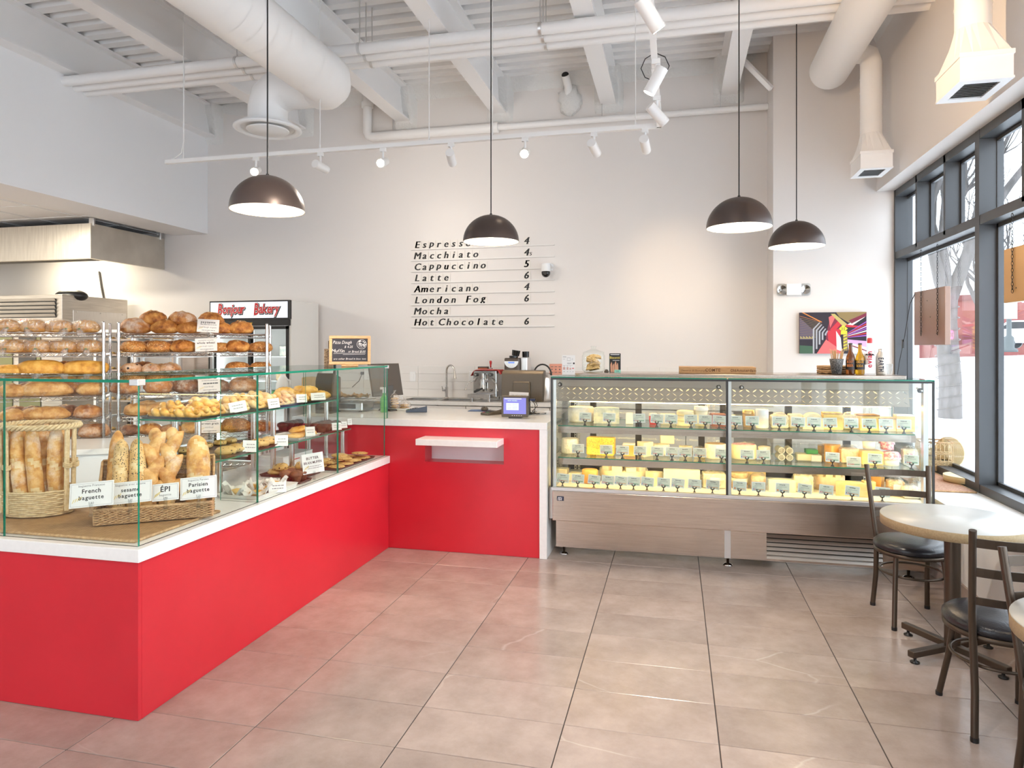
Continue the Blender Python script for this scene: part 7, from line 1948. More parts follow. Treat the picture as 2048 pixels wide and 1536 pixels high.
for q in range(14): poly([(.01 + q * .015, .58 + .02 * (q % 3)), (.02 + q * .015, .58 + .02 * (q % 3)), (.02 + q * .015, .64), (.01 + q * .015, .64)], 10)
poly([(.47, .08), (.55, .06), (.66, .30), (.60, .45), (.40, .70), (.40, .55)], 9); poly([(.42, .45), (.62, .40), (.60, .84), (.44, .80)], 3); poly([(.40, .66), (.56, .84), (.64, 1), (.26, 1)], 4); poly([(.55, .45), (.62, .62), (.64, .95), (.56, .90)], 12); poly([(.44, .12), (.50, .07), (.55, .08), (.46, .38)], 4); poly([(.46, .42), (.60, .18), (.66, .22), (.52, .48)], 3)
for q in range(5): x = .20 + q * .045; z = .38 - .0 + q * .03; poly([(x, z + .02), (x + .10 - q * .016, z - .14 + q * .02), (x + .115 - q * .016, z - .13 + q * .02), (x + .025, z + .03), (x + .025, 1 - q * .11), (x, 1 - q * .11)], 2)
poly([(.47, .04), (.53, .04), (.72, .30), (.66, .36)], 10); poly([(.55, .0), (1, 0), (.98, .12), (.74, .26), (.60, .12)], 6); poly([(.72, .30), (.95, .08), (.98, .12), (.76, .36)], 12); poly([(.74, .20), (1, .02), (1, .10), (.78, .28)], 9); poly([(.70, .30), (.92, .34), (.92, .38), (.70, .36)], 3)
for q in range(7): poly([(.72, .50 + q * .018), (1, .22 + q * .055), (1, .25 + q * .055), (.72, .51 + q * .018)], (7, 3, 8, 7, 12, 3, 7)[q])
poly([(.72, .66), (1, .70), (1, .85), (.72, .72)], 8); poly([(.72, .72), (1, .85), (1, 1), (.74, 1)], 12); poly([(.76, .78), (1, .92), (1, .95), (.76, .81)], 9); poly([(.655, .52), (.72, .52), (.72, .93), (.66, .93)], 6)
for q in range(5): poly([(.66, .57 + q * .075), (.715, .54 + q * .075), (.715, .56 + q * .075), (.66, .60 + q * .075)], 5)
poly([(.655, .31), (.725, .40), (.655, .49), (.592, .40)], 5); poly([(.62, .46), (.715, .45), (.715, .53), (.62, .54)], 5); poly([(.632, .36), (.640, .36), (.646, .40), (.640, .445), (.632, .445), (.638, .40)], 0); poly([(.678, .36), (.670, .36), (.664, .40), (.670, .445), (.678, .445), (.672, .40)], 0)
mb.build('print', PMt, t)

# ================================================================ KITCHEN SIDE
# bakery fridge
FX0, FX1, FY0, FY1, FHT = -5.39, -4.337, 7.10, 7.75, 2.115
fr = thing('display_fridge', 'white two-door display fridge with a lit red-lettered bakery sign', 'fridge', ((FX0 + FX1) / 2, FY0, 0))
hw = (FX1 - FX0) / 2; D_ = FY1 - FY0
M_FRW = pm('fridge_white', (.80, .78, .74), .35)
for (nm_, q) in (('side_wall', (-hw, -hw + .05, .031, D_, .05, FHT)), ('side_wall', (hw - .05, hw, .031, D_, .05, FHT)), ('back_wall', (-hw + .05, hw - .05, D_ - .04, D_ - .002, .05, FHT - .06)), ('roof', (-hw + .05, hw - .05, .032, D_ - .002, FHT - .06, FHT - .002)), ('base', (-hw + .05, hw - .05, .04, D_ - .04, .05, .22))):
    mb = MB(); mb.box(*q); mb.build(nm_, [M_FRW], fr)
sh = .205; z1 = FHT - .002; z0 = z1 - sh
mb = MB(); mb.cbox(-hw - .005, hw + .005, -.02, .03, z0 - .01, z1 + .006, .003); sg = mb.build('sign_box', [M_BLACK], fr)
mb = MB(); mb.quad((-hw + .012, -.0206, z0 + .006), (hw - .018, -.0206, z0 + .006), (hw - .018, -.0206, z1 - .012), (-hw + .012, -.0206, z1 - .012)); mb.build('light_panel', [emit('sign_light', (.86, .90, 1.0), 1.15)], sg)
M_SIGNR = pm('sign_red', (.62, .01, .02), .4)
for (s, x, fit) in (('Bonjour', -.235, .36), ('Bakery', .235, .33)):
    mb = MB()
    for (b, m, dx, dz, y) in ((.09, 0, .008, -.006, -.0210), (.05, 1, 0, 0, -.0214), (.0, 2, 0, 0, -.0218)):
        tot = 0
        cx = x - fit / 2 + dx; n = len(s); ws = [GL[(c, 0.0)][2] + .06 for c in s]; sx = fit / (sum(ws)); size = .155
        for c, w_ in zip(s, ws):
            bb = b if b else 0.02
            vs, fs, gw = GL[(c, bb)]; g0 = GL[(c, 0.0)][2]
            big = 1.25 if c == 'B' else 1.0
            mb.add([(cx + (p[0] - (gw - g0) / 2) * sx + .22 * p[1] * size * .6, y, z0 + .062 + dz + p[1] * size * (big if True else 1) - (.02 if big > 1 else 0)) for p in vs], fs, m)
            cx += w_ * sx
    mb.build('sign_lettering', [M_BLACK, M_PAPER, M_SIGNR], sg)
mb = MB(); mb.box(-hw + .01, hw - .01, .0, .03, z0 - .085, z0 - .012); hd = mb.build('header', [M_BLACK], fr)
mb = MB(); text(mb, 'true', .034, .0, z0 - .062, lambda a, b: (a, -.001, b), 0, 'c', .02, .3); mb.build('maker_script', [pm('script_yellow', (.80, .55, .05), .4)], hd)
ztop = z0 - .09
for s in (-1, 1):
    a, b = (-hw + .03, .01) if s < 0 else (-.01, hw - .03)
    mb = MB(); y = .012 if s < 0 else .03
    for (p, q, r, t_) in ((a, a + .035, .24, ztop), (b - .035, b, .24, ztop), (a, b, .24, .28), (a, b, ztop - .035, ztop)): mb.box(p, q, y - .012, y + .012, r, t_)
    d = mb.build('door', [M_BLACK], fr)
    mb = MB(); mb.box(a + .035, b - .035, y - .003, y + .003, .28, ztop - .035); mb.build('door_glass', [M_GLASS], d)
    mb = MB(); mb.box(b - .03 if s < 0 else a + .008, b - .008 if s < 0 else a + .03, y - .03, y - .012, .9, 1.3); mb.build('handle', [M_DARK], d)
for z in (.55, .86, 1.17, 1.46): 
    mb = MB(); mb.box(-hw + .06, hw - .06, .12, D_ - .06, z - .008, z)
    for k in range(24): mb.box(-hw + .06 + k * .04, -hw + .064 + k * .04, .12, D_ - .06, z, z + .003)
    mb.build('shelf', [M_WHITE], fr)
for x in (-hw + .056, hw - .07, -.005): mb = MB(); mb.box(x, x + .012, .05, .07, .3, ztop - .05); mb.build('led_strip', [emit('fridge_led', (.85, .92, 1), 22)], fr)
frx = (FX0 + FX1) / 2; rr = random.Random(12)
for i, (dx, z, w_, h_, m, nm, lab) in enumerate([(-.28, .86, .20, .16, 'paperw', 'storage_tub', 'white storage tub behind the left fridge door'), (-.30, 1.17, .22, .12, 'paperw', 'storage_tub', 'low white tub on the third fridge shelf'), (.28, 1.17, .16, .14, 'tan', 'storage_tub', 'brown container on the third fridge shelf, right side'), (.32, 1.46, .14, .12, 'blue', 'storage_tub', 'grey container on the top fridge shelf, right side'),
                                         (-.2, 1.46, .3, .10, 'paperw', 'storage_tub', 'wide white tray on the top fridge shelf'), (.1, .86, .12, .18, 'green', 'storage_tub', 'green-labelled carton on the second fridge shelf')]):
    t = thing(nm, lab, 'container', (frx + dx, FY0 + .32, z + .004)); mb = MB(); mb.cbox(-w_ / 2, w_ / 2, -.1, .1, 0, h_, .008); mb.build('body', [CM[m]], t); mb = MB(); mb.cbox(-w_ / 2 - .004, w_ / 2 + .004, -.104, .104, h_, h_ + .012, .004); mb.build('lid', [M_CLEAR], t)
t = thing('milk_jug', 'white milk jug with a red cap standing in front of the fridge', 'jug', (onY(566, 780, 6.75).x, 6.75, 1.012))
mb = MB(); mb.lathe([(0, 0), (.07, 0), (.075, .02), (.075, .15), (.05, .21), (.022, .25), (.022, .265)], 20); mb.tube([(.055, 0, .20), (.085, 0, .19), (.09, 0, .12), (.074, 0, .09)], .010, 8); mb.build('body', [pm('jug_milk', (.84, .84, .84), .4)], t); mb = MB(); mb.cyl((0, 0, .262), (0, 0, .285), .025, n=14); mb.build('cap', [CM['red']], t)
t = thing('prep_table', 'stainless prep table in front of the fridge under the milk jug', 'table', (-3.95, 6.68, 0))
mb = MB(); mb.cbox(-.36, .36, -.26, .26, .97, 1.01, .004); mb.build('top', [M_STEEL], t)
for (x, y) in ((-.32, -.22), (.32, -.22), (-.32, .22), (.32, .22)): mb = MB(); mb.cyl((x, y, 0), (x, y, .97), .02, n=10); mb.build('leg', [M_STEEL], t)
mb = MB(); mb.box(-.34, .34, -.24, .24, .3, .32); mb.build('undershelf', [M_STEEL], t)
for i, (dx, w_, h_, m, lab) in enumerate([(-.05, .13, .09, 'paperw', 'white paper napkin stack on the steel prep table'), (.17, .14, .24, 'kraft', 'clear-topped bag of flour on the steel prep table')]):
    o = MB().cbox(-w_ / 2, w_ / 2, -.1, .1, 0, h_, .01).build('napkin_stack' if i == 0 else 'flour_bag', [CM[m]], None, (-3.95 + dx, 6.62, 1.011)); tag(o, lab, 'bag' if i else 'napkins')
# steel upright freezer left of the fridge
cx0, cx1 = onY(340, 700, 7.2).x, onY(419, 700, 7.2).x
t = thing('steel_cabinet', 'tall brushed steel upright cabinet left of the bakery fridge', 'cabinet', ((cx0 + cx1) / 2, 7.2, 0)); hw2 = (cx1 - cx0) / 2
mb = MB(); mb.box(-hw2, hw2, .02, .58, .08, 1.90); mb.build('body', [M_STEEL], t, bevel=.004)
for s in (0, 1): mb = MB(); mb.cbox(-hw2 + .005, hw2 - .005, -.012, .018, .10 + s * .92, 1.0 + s * .88, .004); d = mb.build('door', [M_STEELH], t); mb = MB(); mb.cyl((-hw2 + .05, -.045, .5 + s * .7), (-hw2 + .05, -.045, .85 + s * .7), .009, n=8); mb.build('handle', [M_CHROME], d)
for (x, y) in ((-hw2 + .04, .06), (hw2 - .04, .06), (-hw2 + .04, .54), (hw2 - .04, .54)): mb = MB(); mb.cyl((x, y, 0), (x, y, .08), .02, n=8); mb.build('foot', [M_STEEL], t)
# oven
OX1, OY0, OZ = -7.07, 6.64, 2.20
ov = thing('deck_oven', 'large stainless steel deck oven with louvred front under the hood', 'oven', (OX1, OY0, 0))
M_OVEN = pm('oven_steel', (.62, .57, .50), .34, .9, col2=(.52, .47, .41), nscale=4, stretch=(1, 1, 14))
mb = MB(); mb.box(-2.3, 0, 0, 1.0, .02, OZ); mb.build('body', [M_OVEN], ov, bevel=.006)
zl0, zl1 = onY(60, 634, OY0).z, onY(60, 600, OY0).z; xg = onY(113, 610, OY0).x - OX1
mb = MB(); mb.box(-2.2, xg, -.004, .002, zl0 - .01, zl1 + .01); mb.build('vent_back', [M_BLACK], ov)
for k in range(5):
    z = zl0 + (zl1 - zl0) * k / 4.4; mb = MB(); mb.add([(-2.2, -.012, z), (xg, -.012, z), (xg, -.030, z + .032), (-2.2, -.030, z + .032), (-2.2, -.008, z), (xg, -.008, z), (xg, -.026, z + .034), (-2.2, -.026, z + .034)], [(0, 1, 2, 3), (7, 6, 5, 4), (3, 2, 6, 7), (0, 4, 5, 1)]); mb.build('louvre', [M_OVEN], ov)
mb = MB(); mb.cbox(.001, .006, .15, .97, 1.0, OZ - .18, .002); sp = mb.build('side_panel', [M_STEEL], ov)
mb = MB()
for y in (.2, .55, .9): mb.cyl((.006, y, OZ - .20), (.009, y, OZ - .20), .008, n=8)
mb.build('rivet', [M_CHROME], sp)
p = onY(48, 641, OY0); mb = MB(); mb.box(p.x - OX1 - .055, p.x - OX1 + .055, -.004, 0, p.z - .012, p.z + .012); text(mb, 'SINMAG', .020, p.x - OX1, p.z - .007, lambda a, b: (a, -.0046, b), 1, 'c', .02, fit=.09); mb.build('badge', [CM['red'], M_PAPER], ov)
for (u0, u1) in ((-60, 26), (40, 82)):
    a, b = onY(u0, 700, OY0).x - OX1, onY(u1, 700, OY0).x - OX1; mb = MB(); mb.cbox(a, b, -.012, -.002, .75, 1.70, .003); mb.build('window', [pm('oven_glass_%d' % u1, (.16, .16, .07), .1)], ov)
a, b = onY(112, 700, OY0).x - OX1, onY(132, 700, OY0).x - OX1
mb = MB(); mb.cbox(-.62, -.36, -.02, -.002, 1.05, 1.70, .003); cpn = mb.build('control_panel', [M_DARK], ov)
for k in range(3): mb = MB(); mb.cyl((-.55 + k * .06, -.03, 1.6), (-.55 + k * .06, -.02, 1.6), .02, n=12); mb.build('knob', [M_WHITE], cpn)
o = MB().sphere((0, 0, .0), 1, 20, 10, 0, .20, .14, .08).build('black_cap', [M_BLACK], None, (onY(143, 590, 6.9).x, 6.9, OZ + .0), (0, 0, .1)); o.name = 'oven_mitt'; tag(o, 'black padded mitt lying on top of the oven', 'mitt')
# hood
HX, HY0, HZ0, HZ1 = -6.63, 6.61, 2.61, 3.02
hd = thing('extractor_hood', 'big brushed steel extractor hood hung from the kitchen ceiling', 'hood', (HX, HY0, HZ0))
M_HOOD = pm('hood_steel', (.66, .61, .53), .36, .85, col2=(.56, .51, .44), nscale=3, stretch=(14, 1, 1))
hz = HZ1 - HZ0; L_ = 2.7; dd = YW - HY0 - .003
mb = MB(); mb.box(-L_, 0, 0, .012, 0, hz); mb.build('front_skirt', [M_HOOD], hd); mb = MB(); mb.box(-.012, 0, .012, dd, 0, hz); mb.build('side_skirt', [M_HOOD], hd)
mb = MB(); mb.box(-L_, -.012, .012, dd, hz - .012, hz); mb.build('top', [M_HOOD], hd); mb = MB(); mb.box(-L_, -.012, .012, .05, 0, .012); mb.box(-.05, -.012, .05, dd, 0, .012); mb.build('lip', [M_HOOD], hd)
mb = MB(); mb.box(-L_, -.05, .35, .36, .02, hz - .02); mb.build('filter_bank', [M_STEEL], hd)
mb = MB(); mb.cbox(-1.5, -.9, .55, .75, hz - .06, hz - .02, .01); hl = mb.build('added_hood_lamp', [emit('added_hood_glow', (1, .88, .66), 6)], hd); add_light('added_hood_light', 'AREA', hd, (-1.2, .65, hz - .08), 22, (1, .88, .66), (.6, .2))  # lamp added inside the hood to brighten the kitchen wall
for y in (.02, dd - .1): mb = MB(); mb.cbox(-.05, .02, y, y + .03, hz - .03, hz + .07, .006); mb.build('hanger_bracket', [M_ALU], hd)
o = MB().tube([onY(198, 543, YW - .02), onY(203, 575, YW - .02), onY(208, 600, YW - .02), onY(212, 640, YW - .02)], .012, 8).build('power_cable', [M_DARK]); tag(o, 'dark power cable hanging from the hood to the oven', 'cable')
# sheet pan racks behind the wire racks
def pan_rack(u0, u1, y, zt_, label, m, seed, pans):
    x0, x1 = onY(u0, 750, y).x, onY(u1, 750, y).x; t = thing('pan_rack', label, 'rack', ((x0 + x1) / 2, y, 0), 0, 'sheet pan racks'); w2 = (x1 - x0) / 2
    for (x, yy) in ((-w2, 0), (w2, 0), (-w2, .6), (w2, .6)): mb = MB(); mb.box(x - .016, x + .016, yy - .016, yy + .016, .08, zt_); mb.build('post', [m], t)
    for s in (-1, 1):
        for k in range(9): mb = MB(); mb.box(s * w2 - .02, s * w2 + .02, 0, .6, .3 + k * .165, .318 + k * .165); mb.build('runner', [m], t)
    mb = MB(); mb.box(-w2, w2, -.01, .01, zt_ - .03, zt_); mb.box(-w2, w2, .59, .61, zt_ - .03, zt_); mb.build('top_bar', [m], t)
    for (x, yy) in ((-w2, 0), (w2, 0), (-w2, .6), (w2, .6)): mb = MB(); mb.cyl((x - .012, yy, .04), (x + .012, yy, .04), .04, n=14); mb.build('caster', [M_BLACK], t)
    rr = random.Random(seed)
    for j, kk in enumerate(pans):
        tr = tray('sheet_pan', 'pale sheet pan of baked buns on the %s, level %s' % (label.split(' behind')[0], ORD[j]), x0 + .03, x1 - .03, y - .02, y + .58, .319 + kk * .165, M_ALU, .02)
        for i in range(3):
            o = obj('bread_bun', _pm['roll'][i], None, (x0 + .12 + i * (x1 - x0 - .24) / 2, y + .08, .325 + kk * .165)); tag(o, 'small bun on %s level of the %s, %s from left' % (ORD[j], label.split(' behind')[0].split(' with')[0], ORD[i]), 'bread', 'buns on the pan racks')
pan_rack(192, 272, 6.20, 1.76, 'white pan trolley behind the gap between the wire racks', M_WHITE, 1, (2, 4, 6, 7, 8))
pan_rack(285, 352, 6.45, 1.80, 'steel pan trolley behind the price-card rack', M_ALU, 2, (3, 5, 8))
# white work table between the case and the racks
t = thing('work_table', 'white laminate work table between the bread case and the wire racks', 'table', (-4.15, 4.05, 0), .5)
mb = MB(); mb.cbox(-.55, .50, -.32, .30, .83, .87, .004); mb.build('top', [M_QUARTZ], t); mb = MB(); mb.box(-.53, .48, -.30, .28, .0, .83); mb.build('cabinet', [M_WHITE], t)

# ================================================================ TABLES AND CHAIRS
M_CHFR = pm('chair_frame_bronze', (.085, .062, .045), .38, .65)
M_VINYL = pm('black_vinyl', (.016, .016, .020), .28, bump=.12, bscale=120)
M_TTOP = pm('table_top_grey', (.42, .42, .40), .3, col2=(.47, .46, .43), nscale=5)
M_TEDGE = pm('table_edge_tan', (.42, .31, .17), .45, col2=(.50, .38, .22), nscale=120)
def chair(x, y, rz, label):
    t = thing('metal_chair', label, 'chair', (x, y, 0), rz, 'metal chairs')
    mb = MB(); R_ = .198; mb.lathe([(0, .405), (R_ * .96, .405), (R_, .418), (R_ * .99, .437), (R_ * .90, .452), (R_ * .6, .460), (0, .462)], 40); mb.build('seat', [M_VINYL], t)
    mb = MB(); mb.lathe([(0, .385), (R_ * .98, .385), (R_ * .99, .404), (0, .404)], 40); mb.build('seat_ring', [M_CHFR], t)
    for s in (-1, 1):
        mb = MB(); mb.tube([(s * .155, -.19, .010), (s * .135, -.14, .20), (s * .120, -.11, .385)], .013, 10); lg = mb.build('leg', [M_CHFR], t)
        mb = MB(); mb.cyl((s * .155, -.19, 0), (s * .155, -.19, .018), .0145, n=10); mb.build('foot_cap', [M_BLACK], lg)
        mb = MB(); mb.tube([(s * .150, .19, .010), (s * .140, .165, .2), (s * .142, .15, .40), (s * .150, .165, .50), (s * .172, .235, .845)], .014, 10); lg = mb.build('back_leg', [M_CHFR], t)
        mb = MB(); mb.cyl((s * .150, .19, 0), (s * .150, .19, .018), .0155, n=10); mb.build('foot_cap', [M_BLACK], lg)
    mb = MB(); mb.tube([(.165 * math.cos(a), .165 * math.sin(a), .275) for a in [2 * math.pi * k / 40 for k in range(40)]], .007, 8, closed=True); mb.build('foot_ring', [M_CHFR], t)
    for (z, hgt) in ((.795, .036), (.675, .036), (.555, .032)):
        f = (z - .50) / .345; xx = .150 + .022 * f; yy = .165 + .07 * f; n = 10; mb = MB(); vs = []
        for k in range(n + 1):
            u = -1 + 2 * k / n; b = .035 * (1 - u * u)
            for (dy, dz) in ((-.002, -hgt / 2), (.002, -hgt / 2), (.006, hgt / 2), (.002, hgt / 2)): vs.append((u * xx, yy + b + dy, z + dz))
        fs = []
        for k in range(n):
            for q in range(4): fs.append((k * 4 + q, (k + 1) * 4 + q, (k + 1) * 4 + (q + 1) % 4, k * 4 + (q + 1) % 4))
        fs += [(0, 1, 2, 3), (n * 4 + 3, n * 4 + 2, n * 4 + 1, n * 4)]; mb.add(vs, fs); mb.build('back_slat', [M_CHFR], t)
    return t
chair(1.325, 4.345, .04, 'dark metal chair with round black seat standing by the cheese case')
chair(1.305, 3.23, math.pi - .02, 'dark metal chair with its back to the room on the near side of the table')
chair(1.315, 2.545, .03, 'dark metal chair cut by the right edge of the picture, nearest the camera')
def cafe_table(x, y, label, ang):
    t = thing('cafe_table', label, 'table', (x, y, 0), 0, 'round cafe tables')
    R_, z = .325, .695
    mb = MB(); mb.lathe([(0, z), (R_ - .002, z), (R_, z - .003)], 64); mb.lathe([(R_, z - .003), (R_, z - .048), (0, z - .048)], 64, mat=1); mb.build('tabletop', [M_TTOP, M_TEDGE], t)
    mb = MB(); mb.cyl((0, 0, .045), (0, 0, z - .048), .037, n=24); mb.cbox(-.12, .12, -.12, .12, z - .056, z - .049, .002); mb.build('column', [M_CHFR], t)
    for k in range(4):
        a = ang + k * math.pi / 2; c, s = math.cos(a), math.sin(a); mb = MB(); st = 0
        mb.cbox(.02, .285, -.018, .018, .03, .062, .003); mb.xf(Matrix.Rotation(a, 4, 'Z')); ar = mb.build('base_arm', [M_CHFR], t)
        mb = MB(); mb.lathe([(0, 0), (.022, 0), (.022, .006), (.008, .012), (.006, .03), (0, .03)], 14, (.255 * c, .255 * s, 0)); mb.build('levelling_foot', [M_BLACK], ar)
    return t
tp = onZ(1905, 1310, 0); q1 = onZ(1822, 1327, 0)
cafe_table(tp.x, tp.y, 'round grey-topped cafe table between two dark metal chairs', math.atan2(q1.y - tp.y, q1.x - tp.x))
cafe_table(1.37, 2.44, 'round cafe table of which only the edge shows beside the nearest chair', .5)

# ================================================================ ON THE WINDOW SILL
p = onZ(1905, 955, ZS)
t = thing('sill_mat', 'reddish woven mat on the window sill', 'mat', (1.88, 5.72, ZS + .001))
mb = MB(); mb.cbox(-.16, .17, -.33, .50, 0, .008, .002); mb.build('weave', [pm('mat_red', (.42, .20, .12), .7, col2=(.58, .34, .22), nscale=90)], t); mb = MB(); mb.tube([(-.16, -.33, .006), (.17, -.33, .006), (.17, .5, .006), (-.16, .5, .006)], .006, 5, closed=True); mb.build('rim', [M_WICKERT], t)
MZ2 = ZS + .0125
bx0, bx1 = onZ(1858, 942, MZ2), onZ(1897, 944, MZ2)
t = thing('wicker_basket', 'open wicker basket with arched sides on the window sill', 'basket', ((bx0.x + bx1.x) / 2 - .0, bx1.y + .12, MZ2), -.15); W2 = .115; HB = .235
for (ya, nm) in ((-.11, 'front_weave'), (.11, 'back_weave')):
    mb = MB(); weave(mb, (-W2, ya, .004), (W2, ya, .004), (W2, ya, .09), (-W2, ya, .09), 12, 8, .0035, .004); weave(mb, (-W2, ya, .135), (W2, ya, .135), (W2, ya, .165), (-W2, ya, .165), 4, 8, .0035, .004)
    for k in range(9): mb.cyl((-W2 + 2 * W2 * k / 8, ya, .09), (-W2 + 2 * W2 * k / 8, ya, HB), .003, n=5)
    for k in range(4): mb.tube([(-W2 + 2 * W2 * (k + .5 - .5 * math.cos(a)) / 4, ya, HB - .05 + .045 * math.sin(a)) for a in [math.pi * e / 8 for e in range(9)]], .0028, 5)
    mb.build(nm, [M_WICKER], t)
for s in (-1, 1):
    mb = MB(); weave(mb, (s * W2, -.11, .004), (s * W2, .11, .004), (s * W2, .11, .09), (s * W2, -.11, .09), 12, 7, .0035, .004)
    for k in range(8): mb.cyl((s * W2, -.11 + .22 * k / 7, .09), (s * W2, -.11 + .22 * k / 7, HB), .003, n=5)
    mb.build('side_weave', [M_WICKER], t)
mb = MB(); mb.tube([(-W2, -.11, HB), (W2, -.11, HB), (W2, .11, HB), (-W2, .11, HB)], .006, 6, closed=True); mb.build('rim', [M_WICKERT], t)
mb = MB(); mb.box(-W2, W2, -.11, .11, 0, .004); mb.build('bottom', [M_WICKER], t)
def cheese_box(x, y, z, rot, label, r, h):
    t = thing('round_box', label, 'box', (x, y, z)); t.rotation_euler = rot
    M_BIRCH = MATS.get('birch_wood') or pm('birch_wood', (.74, .60, .34), .5, col2=(.80, .68, .44), nscale=8, stretch=(2, 2, 20))
    mb = MB(); mb.lathe([(0, 0), (r * .985, 0), (r * .985, h * .5)], 44); mb.build('base', [M_BIRCH], t); mb = MB(); mb.lathe([(r, h * .45), (r, h), (r * .98, h), (0, h)], 44); mb.build('lid', [M_BIRCH], t)
q = onZ(1927, 967, MZ2)
cheese_box(q.x + .06, q.y + .10, MZ2, (0, 0, .3), 'large round pale wooden cheese box lying on the window sill', .155, .045)
cheese_box(t.location.x + .155, t.location.y + .06, MZ2 + .14, (math.radians(90), 0, math.radians(-55)), 'round wooden cheese box standing on edge beside the wicker basket', .128, .03)
# hanging neon boards
M_BOARD = pm('board_brown', (.27, .17, .13), .35, .3); M_BOARD2 = pm('board_orange', (.46, .26, .09), .35, .3)
M_NEONP = emit('neon_pink', (1.0, .25, .55), 5); M_NEONW = emit('neon_white', (1, .9, .95), 4)
def neon_board(x, y0, y1, z0, z1, tilt, m, label, chains, txt):
    t = thing('hanging_sign', label, 'sign', (x, (y0 + y1) / 2, z1), tilt); hy = (y1 - y0) / 2; hz = z1 - z0
    mb = MB(); mb.cbox(-.022, .022, -hy, hy, -hz, 0, .003); bd = mb.build('board', [m], t)
    mb = MB(); rr = random.Random(3)
    for k in range(8): mb.cyl((-.0235, rr.uniform(-hy * .8, hy * .8), -rr.uniform(.1, .9) * hz), (-.0215, 0, 0), .004, n=8) if False else None
    for (a, b) in ((-.5, -.2), (.1, -.2), (-.1, -.5), (.5, -.75), (-.5, -.8)): mb.cyl((-.0235, a * hy, b * hz), (-.0215, a * hy, b * hz), .005, n=8)
    mb.build('screw', [M_BLACK], bd)
    for s in chains:
        mb = MB(); L2 = FZ - .035 - z1 + hz * .85; n = int(L2 / .022)
        for k in range(n):
            zc = FZ - .04 - z1 - (k + .5) * .022; a = math.pi / 2 * (k % 2)
            mb.tube([(-.030 + .006 * math.cos(e) * math.cos(a), s * hy + .006 * math.cos(e) * math.sin(a), zc + .014 * math.sin(e)) for e in [2 * math.pi * w / 8 for w in range(8)]], .0018, 4, closed=True)
        mb.tube([(-.030, s * hy, FZ - .033 - z1 - .005), (-.03, s * hy, FZ - .045 - z1)], .003, 6); mb.build('chain', [M_BLACK], t)
    mb = MB(); text(mb, txt, .16, 0, -hz * .9, lambda a, b: (.030, a, b), 0, 'c', 0.02, fit=hy * 1.7); mb.build('neon_letters', [M_NEONP], t)
    mb = MB(); c = (0, -hz * .42); pts = [(.036, c[0] + .09 * math.cos(a), c[1] + .07 * math.sin(a)) for a in [math.pi + math.pi * k / 12 for k in range(13)]]; mb.tube(pts + [pts[0]], .006, 6)
    mb.tube([(.036, c[0] + .11 + .03 * math.cos(a), c[1] - .02 + .03 * math.sin(a)) for a in [-1.5 + 3 * k / 8 for k in range(9)]], .006, 6); mb.build('neon_cup', [M_NEONW], t)
    mb = MB()
    for s in (-.04, 0, .04): mb.tube([(.036, s + .012 * math.sin(k * 1.2), -hz * .36 + k * .02) for k in range(7)], .005, 6)
    mb.build('neon_steam', [M_NEONP], t)
    return t
b1 = neon_board(2.135, 6.20, 6.81, 1.584, 2.06, .06, M_BOARD, 'brown back of a neon sign hanging on two chains in the window', (-.62, .45), 'coffee')
mb = MB(); mb.tube([(-.03, .27, -.02), (-.035, .36, -.10), (-.03, .50, -.40), (-.03, .62, -.62), (-.02, .72, -.80)], .004, 6); mb.cbox(-.04, -.02, .52, .55, -.50, -.42, .003); mb.build('power_cord', [M_BLACK], b1)
neon_board(2.135, 4.50, 5.10, 1.85, 2.20, .05, M_BOARD2, 'orange-brown back of a neon sign cut by the right picture edge', (-.6, .6), 'bakery')

# ================================================================ OUTSIDE
M_SNOW = pm('snow', (.88, .89, .90), .8, col2=(.82, .83, .85), nscale=.35, bump=.2, bscale=2)
M_ROADS = pm('snowy_road', (.74, .76, .78), .8, col2=(.30, .31, .32), nscale=.25, stretch=(1.0, .10, 1), contrast=(.45, .75))
M_BARK = pm('bark', (.060, .055, .052), .9, col2=(.11, .10, .098), nscale=9, bump=.8, bscale=14, stretch=(1, 1, .3))
def slope(x): return 0.0 if x < 8.5 else min(1.5, (x - 8.5) * .055)
mb = MB(); vs = []; xs2 = [2.3, 5, 7, 8.5, 12, 18, 26, 36, 90]
for x in xs2: vs += [(x, -40, slope(x) - .10 if x > 2.4 else -.10), (x, 130, slope(x) - .10 if x > 2.4 else -.10)]
mb.add(vs, [(2 * k, 2 * k + 2, 2 * k + 3, 2 * k + 1) for k in range(len(xs2) - 1)], 0)
for k, f in enumerate(range(len(xs2) - 1)): mb.m[k] = 1 if 8.5 <= xs2[k] < 36 else 0
o = mb.build('ground_outside', [M_SNOW, M_ROADS]); o['kind'] = 'structure'
# brick pier beside the window
mb = MB(); mb.box(2.225, 2.262, 7.42, 8.6, -.1, 4.9); M_BRICKD = pm('brick_dark', (.15, .145, .15), .85, col2=(.24, .23, .24), nscale=14)
pier = mb.build('wall_exterior', [pm('mortar_snow', (.55, .56, .58), .9)]); pier['kind'] = 'structure'
mb = MB(); mb.cbox(0, .03, 0, .20, 0, .062, .003); bm_ = mb.mesh('brick', [M_BRICKD])
for j in range(60):
    for k in range(2): obj('brick', bm_, pier, (2.255, 7.425 + k * .21 + (.03 if j % 2 else 0) , -.05 + j * .074))
